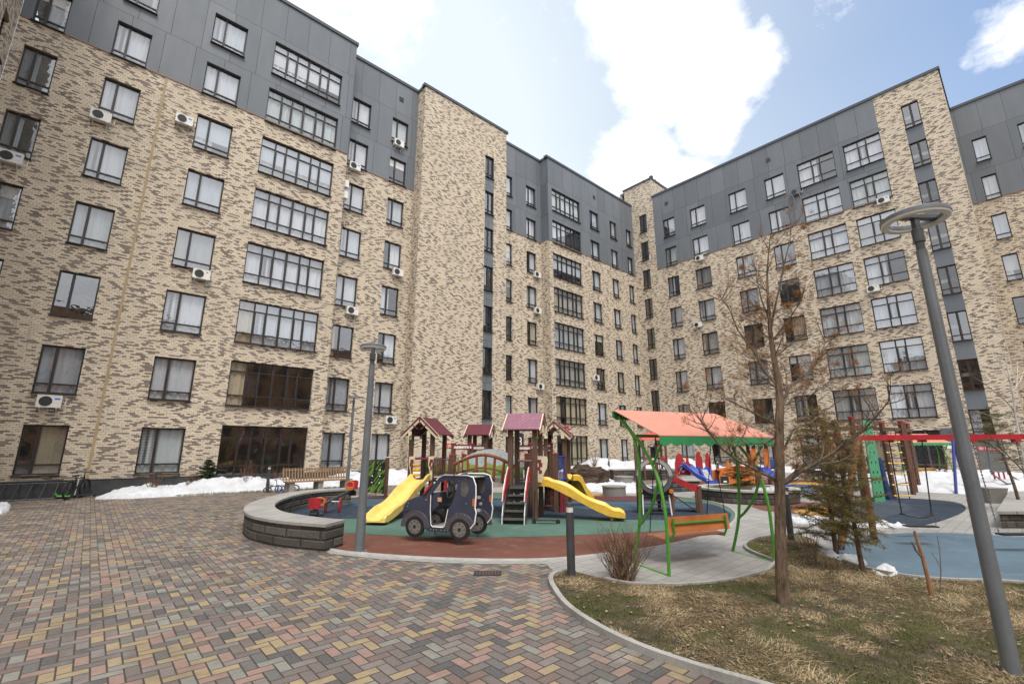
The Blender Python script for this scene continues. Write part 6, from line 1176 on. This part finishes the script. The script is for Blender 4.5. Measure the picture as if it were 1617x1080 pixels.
def px_branch(D0, Z, pts, dd=(0, 0), off=(1100, 330), sc=2.2967):
    """branch traced on the survey, going from depth dd[0] to dd[1] in front of or behind the trunk"""
    k = len(pts) - 1; return [deep_at(off[0] + x / sc, off[1] + y / sc, D0 + dd[0] + (dd[1] - dd[0]) * i / max(1, k)) for i, (x, y) in enumerate(pts)]
rnd = random.Random(7); D0 = 5.86; base = W(3.11, 5.86)
t = thing('bare_tree', 'tall thin bare tree with rusty dead needle clumps, standing in the lawn island', 'tree', base)
def loc_(P): return [p - base for p in P]
c = MB(); tr = px_branch(D0, 0, [(312, 1440), (308, 1330), (304, 1200), (303, 1080), (302, 980), (300, 880), (299, 780), (303, 720), (300, 660), (292, 600), (281, 540), (272, 480), (266, 430), (262, 370), (258, 300), (256, 230), (262, 150), (270, 80)]); tr[0] = W(3.13, 5.86, -.04); tr = loc_(tr)
rad = [.078, .066, .062, .060, .058, .055, .052, .048, .043, .038, .034, .030, .025, .020, .016, .012, .008, .004]; c.tube(tr, rad, 14); c.build('trunk', BARK, t, True)
BR = [([(300, 985), (232, 955), (150, 912), (92, 870), (40, 800), (0, 745)], (0, -.5), .022), ([(310, 1000), (380, 950), (470, 900), (540, 855), (600, 805), (660, 745), (700, 690)], (0, -.4), .026), ([(300, 1000), (390, 925), (450, 925), (520, 915), (580, 880)], (0, .5), .015), ([(298, 785), (250, 760), (200, 735), (150, 710), (110, 690), (60, 650)], (0, .5), .018), ([(303, 740), (335, 645), (395, 605), (440, 545), (470, 480)], (0, .4), .024), ([(293, 640), (242, 585), (205, 515), (150, 440), (115, 355), (80, 310)], (0, .35), .018), ([(275, 480), (308, 435), (342, 390), (380, 330), (395, 280)], (0, -.3), .014), ([(262, 400), (236, 330), (217, 250), (215, 185)], (0, .25), .013), ([(268, 445), (288, 340), (315, 210), (338, 120), (345, 55)], (0, -.2), .015), ([(299, 820), (250, 850), (180, 850), (110, 800)], (0, .5), .013), ([(301, 720), (345, 700), (400, 690), (440, 650), (500, 660)], (0, -.4), .012), ([(285, 560), (235, 545), (190, 540), (160, 520)], (0, -.4), .011), ([(283, 540), (330, 500), (350, 480), (400, 455)], (0, .3), .011), ([(270, 470), (220, 440), (185, 400), (150, 405)], (0, .3), .010), ([(300, 660), (250, 620), (215, 630), (180, 600)], (0, .4), .010), ([(300, 700), (350, 640), (420, 590), (445, 600), (480, 560)], (0, .4), .010), ([(303, 900), (350, 800), (420, 770), (520, 690), (540, 590)], (0, .6), .014)]
tips = []; tw = MB()
for pts, dd, r_ in BR:
    P = loc_(px_branch(D0, 0, pts, dd)); k = len(P); c = MB(); c.tube(P, [r_ * (1 - .8 * i / (k - 1)) for i in range(k)], 8)
    ctips = []; 
    for i in range(1, k):
        for _ in range(4 if i < k - 1 else 4):
            f = rnd.random(); p = P[i - 1].lerp(P[i], f); d_ = (P[i] - P[i - 1]).normalized(); a = Vector((rnd.uniform(-1, 1), rnd.uniform(-1, 1), rnd.uniform(-.3, 1)))
            twig(c, rnd, p, d_ * .5 + a, rnd.uniform(.16, .42), max(.0035, r_ * .33), 1, ctips, 4)
    c.build('branch', BARK2, t, True); tips += ctips
for i in range(8, 17):
    c = MB(); ctips = []
    for _ in range(3): twig(c, rnd, tr[i], Vector((rnd.uniform(-1, 1), rnd.uniform(-1, 1), rnd.uniform(0, 1))), rnd.uniform(.2, .5), .007, 1, ctips, 4)
    c.build('branch', BARK2, t); tips += ctips
c = MB()
for p, d_ in tips:
    if rnd.random() < .75: tuft(c, rnd, p, d_, rnd.randint(8, 30), .055, .0022)
for _ in range(16):
    p, d_ = rnd.choice(tips); tuft(c, rnd, p, d_, 130, .085, .0022)
c.build('dead_needles', DEAD, t)
def conifer(name, label, base, H, R_, mat, n_br, seed, lean=Vector((0, 0, 0)), nd=.05, z0=.25, shape=1., brown=None, dens=1., tw_=.0016):
    rnd = random.Random(seed); t = thing(name, label, 'tree', base); c = MB(); top = Vector((0, 0, H)) + lean; P = [Vector((0, 0, -.03)).lerp(top, i / 8) + Vector((math.sin(i) * .012, math.cos(i * 1.3) * .012, 0)) * (0 if i == 0 else 1) for i in range(9)]; c.tube(P, [.022 * H ** .7 * (1 - .88 * i / 8) for i in range(9)], 9); c.build('trunk', BARK, t, True); b = MB(); nb = MB()
    for i in range(n_br):
        f = z0 + (1 - z0) * (i / n_br) ** .95; p = Vector((0, 0, 0)).lerp(top, f); a = i * 2.4 + rnd.uniform(-.5, .5); L = R_ * ((1 - f) ** shape * 1.05 + .1) * rnd.uniform(.65, 1.15); d_ = Vector((math.cos(a), math.sin(a), rnd.uniform(-.3, .5))); e = p + d_ * L; m_ = p.lerp(e, .55) + Vector((0, 0, L * .08)); b.tube([p, m_, e], [.007, .005, .002], 4, cap=False)
        k = max(3, int(L / .055))
        for j in range(k):
            g = (j + 1) / k; s_ = p.lerp(m_, g * 2) if g < .5 else m_.lerp(e, g * 2 - 1)
            for sd_ in (-1, 1):
                side = d_.cross(Vector((0, 0, 1))).normalized() * sd_ + d_ * .8 + Vector((0, 0, rnd.uniform(-.35, .2))); l2 = L * .34 * (1.1 - g) + .04; e2 = s_ + side.normalized() * l2; b.tube([s_, e2], [.003, .0015], 3, cap=False)
                for q_ in range(max(2, int(l2 / .014 * dens))): pp = s_.lerp(e2, rnd.random()); tuft(nb, rnd, pp, side.normalized(), 2, nd, tw_, .9)
        tuft(nb, rnd, e, d_, int(10 * dens), nd, tw_, .6)
    b.build('branch', BARK2, t); nb.build('needles', mat, t); return t
conifer('pine_sapling', 'slender sparse spruce sapling with olive needles at the back edge of the lawn', W(5.08, 7.25), 2.2, .52, SPR, 92, 3, nd=.042, z0=.18, lean=r0 * -.12 , shape=.45, tw_=.0038, dens=1.2)
conifer('pine_sapling', 'second olive spruce sapling just left of the slender one, in front of the log legs', W(5.42, 8.3), 2.45, .5, SPR, 105, 5, nd=.045, z0=.08, lean=r0 * -.05, shape=.25, tw_=.0042, dens=1.2)
conifer('pine_tree', 'airy pine with olive tufts at the right edge behind the red beam', W(sdp(1592, 13.4), 13.4), 2.95, 1.05, PIN, 22, 8, nd=.07, z0=.5, lean=r0 * -.35, shape=.35, dens=.45, tw_=.005)
conifer('spruce_bush', 'brownish young spruce growing in the round planter', W(7.75, 16.3, .4), 1.25, .5, mat_leaf([(.12, .08, .03), (.09, .085, .03), (.16, .10, .04)], 'brown_spruce'), 46, 12, nd=.06, z0=.05, shape=.6, tw_=.006)
conifer('spruce_bush', 'small dark green spruce in the snow between two ground-floor windows', (3.75, 22.9, gz(3.7, 22.9) + .3), .95, .42, DKG, 60, 14, nd=.06, z0=.04, shape=.75, dens=1.5, tw_=.008)
def shrub(label, base, H, n_, mat, seed, spread=.5, fan=1., r_=.004, name='bare_shrub', curl=.3, twigs=2):
    rnd = random.Random(seed); t = thing(name, label, 'shrub', base); c = MB()
    for i in range(n_):
        a = rnd.uniform(0, 6.283); d_ = Vector((math.cos(a) * spread * rnd.uniform(.1, 1), math.sin(a) * spread * rnd.uniform(.1, 1), 1)).normalized(); L = H * rnd.uniform(.5, 1.05); p = Vector((math.cos(a), math.sin(a), 0)) * rnd.uniform(0, .07 * fan); P = [p]
        for j in range(5): d_ = (d_ + Vector((rnd.gauss(0, 1), rnd.gauss(0, 1), 0)) * .09 * curl / .3).normalized(); P.append(P[-1] + d_ * L / 5)
        c.tube(P, [r_ * (1 - .15 * j) for j in range(6)], 4, cap=False)
        for _ in range(twigs): k = rnd.randint(2, 4); e = P[k] + (d_ + Vector((rnd.gauss(0, 1), rnd.gauss(0, 1), .3)) * .7).normalized() * L * rnd.uniform(.15, .3); c.tube([P[k], e], [r_ * .5, r_ * .25], 3, cap=False)
    c.build('stem', mat, t); return t, rnd
STEM = mat_bark((.19, .105, .07), (.08, .042, .03), 2., 'shrub_stems'); STEMT = mat_leaf([(.38, .29, .17), (.26, .18, .10), (.45, .36, .23)], 'dry_leaf_blades')
ts, rn = shrub('dense dry upright shrub with straw blades at the lawn edge beside the canopy swing', W(1.52, 6.9), .80, 150, STEM, 3, .62, 2.2, .004, curl=.55, twigs=3)
c = MB()
for i in range(130): a = rn.uniform(0, 6.28); d_ = Vector((math.cos(a) * .25, math.sin(a) * .25, 1)); tuft(c, rn, Vector((math.cos(a) * .08, math.sin(a) * .08, rn.uniform(.0, .4))), d_, 2, .26, .005, .25)
c.build('dry_blades', STEMT, ts)
shrub('thin bare shrub stems beside the trunk of the spruce sapling', W(4.55, 7.6), .6, 14, BARK2, 5, .55, 1.2, .005)
shrub('bare twigs at the foot of the second bollard', W(5.35, 8.9), .55, 14, STEM, 15, .6, 1.2, .004)
for i, (x, y, h, lb) in enumerate(((2.0, 22.3, .9, 'leftmost bare shrub in the snow by the left block'), (3.1, 22.2, .7, 'low bare twigs in the snow left of the small dark spruce'), (5.0, 22.3, 1.15, 'tallest bare shrub in the snow below the widest ground-floor window'), (6.3, 22.4, .9, 'bare shrub in the snow left of the tricycle'))): shrub(lb, (x, y, gz(x, y) + .2), h, 26, STEM, 20 + i, .75, 1.6, .009)
shrub('bare shrub in the snow beyond the dark boulder', W(5.6, 32.5, .4), 1.1, 24, STEM, 31, .5, 1.5, .012); shrub('bare shrub in front of the right block entrance', W(sdp(1478, 24), 24, .1), 1.3, 24, STEM, 33, .6, 1.5, .012)
# cut stump stick with forks, on the lawn
t = thing('cut_sapling', 'pale cut-back sapling stump with short forks on the lawn', 'stump', W(5.09, 6.12)); b0_ = W(5.09, 6.12); c = MB(); P = [deep_at(x, y, 6.12) - b0_ for x, y in ((1473, 946), (1466, 915), (1457, 880), (1444, 838))]; P[0].z = -.02; c.tube(P, [.03, .024, .02, .016], 9); c.build('trunk', mat_bark((.34, .20, .11), (.2, .11, .06), .6, 'pale_bark'), t, True); c = MB(); P = [deep_at(x, y, 6.12) - b0_ for x, y in ((1458, 882), (1446, 868), (1440, 855))]; c.tube(P, [.014, .012, .009], 7); c.build('branch', BARK2, t, True)
t = thing('whip_sapling', 'thin dark leafless whip right of the cut stump', 'sapling', W(5.35, 6.2)); b0_ = W(5.35, 6.2); c = MB(); P = [deep_at(x, y, 6.2) - b0_ for x, y in ((1484, 945), (1486, 900), (1484, 870), (1480, 845))]; P[0].z = -.02; c.tube(P, [.007, .006, .004, .003], 6); c.tube([P[1], P[1] + Vector((-.02, .02, .12)), P[1] + Vector((-.05, .05, .2))], .003, 4); c.build('trunk', BARK2, t)
# white birch sapling on the right edge
DB = 10.2; b0_ = W(sdp(1632, DB) * 1.0, DB); t = thing('birch_sapling', 'white-barked leafless birch sapling at the right edge', 'tree', b0_); c = MB(); P = [deep_at(x, y, DB) - b0_ for x, y in ((1650, 855), (1634, 790), (1620, 740), (1610, 690), (1603, 650), (1599, 620), (1593, 590), (1587, 560), (1578, 540))]; P[0].z = 0; c.tube(P, [.03, .026, .023, .02, .018, .015, .011, .008, .004], 8); c.build('trunk', BIRCH, t, True)
for pts in (((1604, 655), (1620, 700), (1617, 735)), ((1601, 622), (1606, 605), (1607, 590), (1606, 570)), ((1600, 618), (1612, 600), (1620, 575)), ((1612, 700), (1600, 680), (1590, 665), (1575, 660)), ((1603, 650), (1590, 635), (1560, 610), (1530, 590)), ((1597, 607), (1580, 575), (1565, 555), (1550, 545)), ((1615, 720), (1600, 725), (1585, 715))):
    c = MB(); Pp = [deep_at(x, y, DB + .1 * i) - b0_ for i, (x, y) in enumerate(pts)]; k = len(Pp); c.tube(Pp, [.011 * (1 - .7 * i / k) for i in range(k)], 6); 
    for i in range(1, k): twig(c, rnd, Pp[i], (Pp[i] - Pp[i - 1]), .3, .004, 1, [], 2)
    c.build('branch', BIRCH if pts[0][0] != 1603 else BARK2, t, True)
DB = 7.; b0_ = W(sdp(1700, DB), DB - .5); t = thing('arching_sapling', 'thin leafless sapling whose long twig arches across in front of the right block door', 'sapling', b0_); c = MB(); P = [W(sdp(1700, DB), DB - .5, 0) - b0_] + [deep_at(x, y, DB) - b0_ for x, y in ((1690, 830), (1660, 785), (1617, 745), (1585, 712), (1560, 685), (1540, 668), (1532, 655), (1525, 642))]; c.tube(P, [.016, .013, .011, .009, .008, .006, .005, .004, .002], 6)
for i in (3, 4, 5, 6): twig(c, rnd, P[i], P[i] - P[i - 1] + Vector((0, 0, .1)), .35, .004, 1, [], 2)
c.build('trunk', BARK2, t, True)

# ---- fallen leaves, twigs and crumbs of snow on the lawn, drain in the paving
t = MB(); rl = random.Random(91); xs_ = [p[0] for p in LAWN]; ys_ = [p[1] for p in LAWN]; k_ = 0
while k_ < 520:
    x = rl.uniform(min(xs_), max(xs_)); y = rl.uniform(min(ys_), max(ys_)); dd = x * f0.x + y * f0.y
    if dd < 1.2 or dd > 9 or abs(x * r0.x + y * r0.y) > dd * 1.15 + .3: continue
    if not inside(LAWN, np.array([x]), np.array([y]))[0]: continue
    k_ += 1; p = Vector((x, y, gz(x, y) + .05)); a = rl.uniform(0, 6.28); l = rl.uniform(.012, .035); M3 = Matrix.Rotation(a, 3, 'Z') @ Matrix.Rotation(rl.uniform(-.6, .6), 3, 'X')
    t.add([p + M3 @ Vector(v) * l for v in ((-1, 0, 0), (-.3, .45, .12), (.6, .35, .05), (1, 0, 0), (.5, -.4, .1), (-.4, -.4, 0))], [(0, 1, 2, 3, 4, 5)])
t.build('leaf_litter', mat_leaf([(.12, .07, .035), (.30, .20, .11), (.42, .34, .24), (.18, .11, .06)], 'fallen_leaves'), label='fallen leaves scattered over the lawn island', cat='leaf litter', kind='stuff')
t = thing('drain_grate', 'small dark drain grate set in the pavers in front of the toy car', 'drain', tuple(ground_at(770, 905)) , RZ0); c = MB(); c.box(-.2, .2, -.13, .13, .001, .006); c.build('frame', paint((.03, .028, .026), .7, .2), t); c = MB()
for i in range(8): c.box(-.17 + i * .045, -.145 + i * .045, -.1, .1, .007, .010)
c.build('bar', paint((.06, .05, .045), .5, .2), t)
# ------------------------------------------------------------------ sky, sun, camera
w = bpy.data.worlds.new('World'); SC.world = w; w.use_nodes = True; t = w.node_tree; t.nodes.clear()
class WN(NT):
    def __init__(s): s.t = t
n = WN(); out = t.nodes.new('ShaderNodeOutputWorld'); bg = t.nodes.new('ShaderNodeBackground')
SUN_EL, SUN_AZ = R(60), R(-118)         # azimuth counter-clockwise from +X
sky = t.nodes.new('ShaderNodeTexSky'); sky.sky_type = 'NISHITA'; sky.sun_disc = False; sky.sun_elevation = SUN_EL; sky.sun_rotation = math.pi / 2 - SUN_AZ; sky.air_density = 1.2; sky.dust_density = 1.2; sky.ozone_density = 1.2
tc = t.nodes.new('ShaderNodeTexCoord').outputs['Generated']
o = n.sep(tc)
zz = n.m('ADD', n.m('MAXIMUM', o[2], 0.), .25)
proj = n.comb(n.m('DIVIDE', o[0], zz), n.m('DIVIDE', o[1], zz), 0.)
c1 = n.noise(proj, 1.9, 12., .62); c2 = n.noise(proj, 6.5, 8., .65)
def blob(px_, py_, rad, amp):
    d = ray(px_, py_).normalized(); q = n.n('ShaderNodeVectorMath', operation='DISTANCE'); n.link(tc, q.inputs[0]); q.inputs[1].default_value = d
    return n.rng(q.outputs['Value'], rad, rad * .3, 0., amp)
noi = n.m('MULTIPLY', n.m('SUBTRACT', n.m('ADD', n.m('MULTIPLY', c1, .6), n.m('MULTIPLY', c2, .4)), .5), 2.6)
shp = None
for b_ in ((1030, 10, .15, .8), (1110, 60, .11, .75), (1165, 110, .10, .65), (1050, 130, .15, .8), (1115, 195, .12, .7), (1010, 255, .15, .75), (1080, 285, .11, .6), (610, 0, .17, .36), (640, 90, .12, .30), (1600, 60, .08, .42), (1545, 95, .05, .36), (1205, 40, .03, .4), (300, -500, .7, .5), (1500, -1200, .6, .4)):
    q_ = blob(*b_); shp = q_ if shp is None else n.m('MAXIMUM', shp, q_)
back = n.rng(n.m('ADD', n.m('MULTIPLY', o[0], f0.x), n.m('MULTIPLY', o[1], f0.y)), .30, -.15, 0., .95)     # unseen cloud cover added behind the viewer to brighten the yard and pale the panes
den = n.m('ADD', n.m('MAXIMUM', shp, back), n.m('SUBTRACT', noi, .30))
cov = n.m('SMOOTH_MIN', n.rng(den, -.02, .30, 0., 1.), 1., .05)
skyb = n.mix(1., sky.outputs[0], (.92, 1.08, 1.26), 'MULTIPLY')
pale = n.m('ADD', blob(560, 260, 1.15, .95), n.rng(o[2], .0, .6, .45, .0), clamp=True)
skyc = n.mix(pale, skyb, (5.6, 6.2, 6.6))
shade = n.rng(den, .05, .9, 8.2, 11.)
cl = n.n('ShaderNodeCombineColor'); n.link(shade, cl.inputs[0]); n.link(shade, cl.inputs[1]); n.link(n.m('MULTIPLY', shade, 1.02), cl.inputs[2])
col = n.mix(cov, skyc, cl.outputs[0])
t.links.new(col, bg.inputs[0]); bg.inputs[1].default_value = .1; t.links.new(bg.outputs[0], out.inputs[0])
L = bpy.data.lights.new('sun', 'SUN'); L.energy = 2.0; L.angle = R(20); L.color = (1, .95, .88); lo = bpy.data.objects.new('sun', L); COL.objects.link(lo)
sd = Vector((math.cos(SUN_EL) * math.cos(SUN_AZ), math.cos(SUN_EL) * math.sin(SUN_AZ), math.sin(SUN_EL))); lo.rotation_euler = sd.to_track_quat('Z', 'Y').to_euler(); lo.location = sd * 60
cd = bpy.data.cameras.new('camera'); cam = bpy.data.objects.new('camera', cd); COL.objects.link(cam); SC.camera = cam
cd.lens = FOC; cd.sensor_width = 36; cd.sensor_fit = 'HORIZONTAL'; cd.clip_end = 1500; cd.clip_start = .05; cd.shift_y = 1.28 / 1617
Mx = Matrix((rt, up2, -fw)).transposed().to_4x4(); Mx.translation = Vector((0, 0, CAMH)); cam.matrix_world = Mx
SC.view_settings.view_transform = 'Standard'; SC.view_settings.look = 'None'; SC.view_settings.exposure = EXPO; SC.view_settings.gamma = 1
SC.cycles.max_bounces = 8; SC.cycles.transparent_max_bounces = 12; SC.cycles.diffuse_bounces = 3; SC.cycles.glossy_bounces = 3; SC.cycles.sample_clamp_indirect = 6; SC.cycles.use_denoising = True
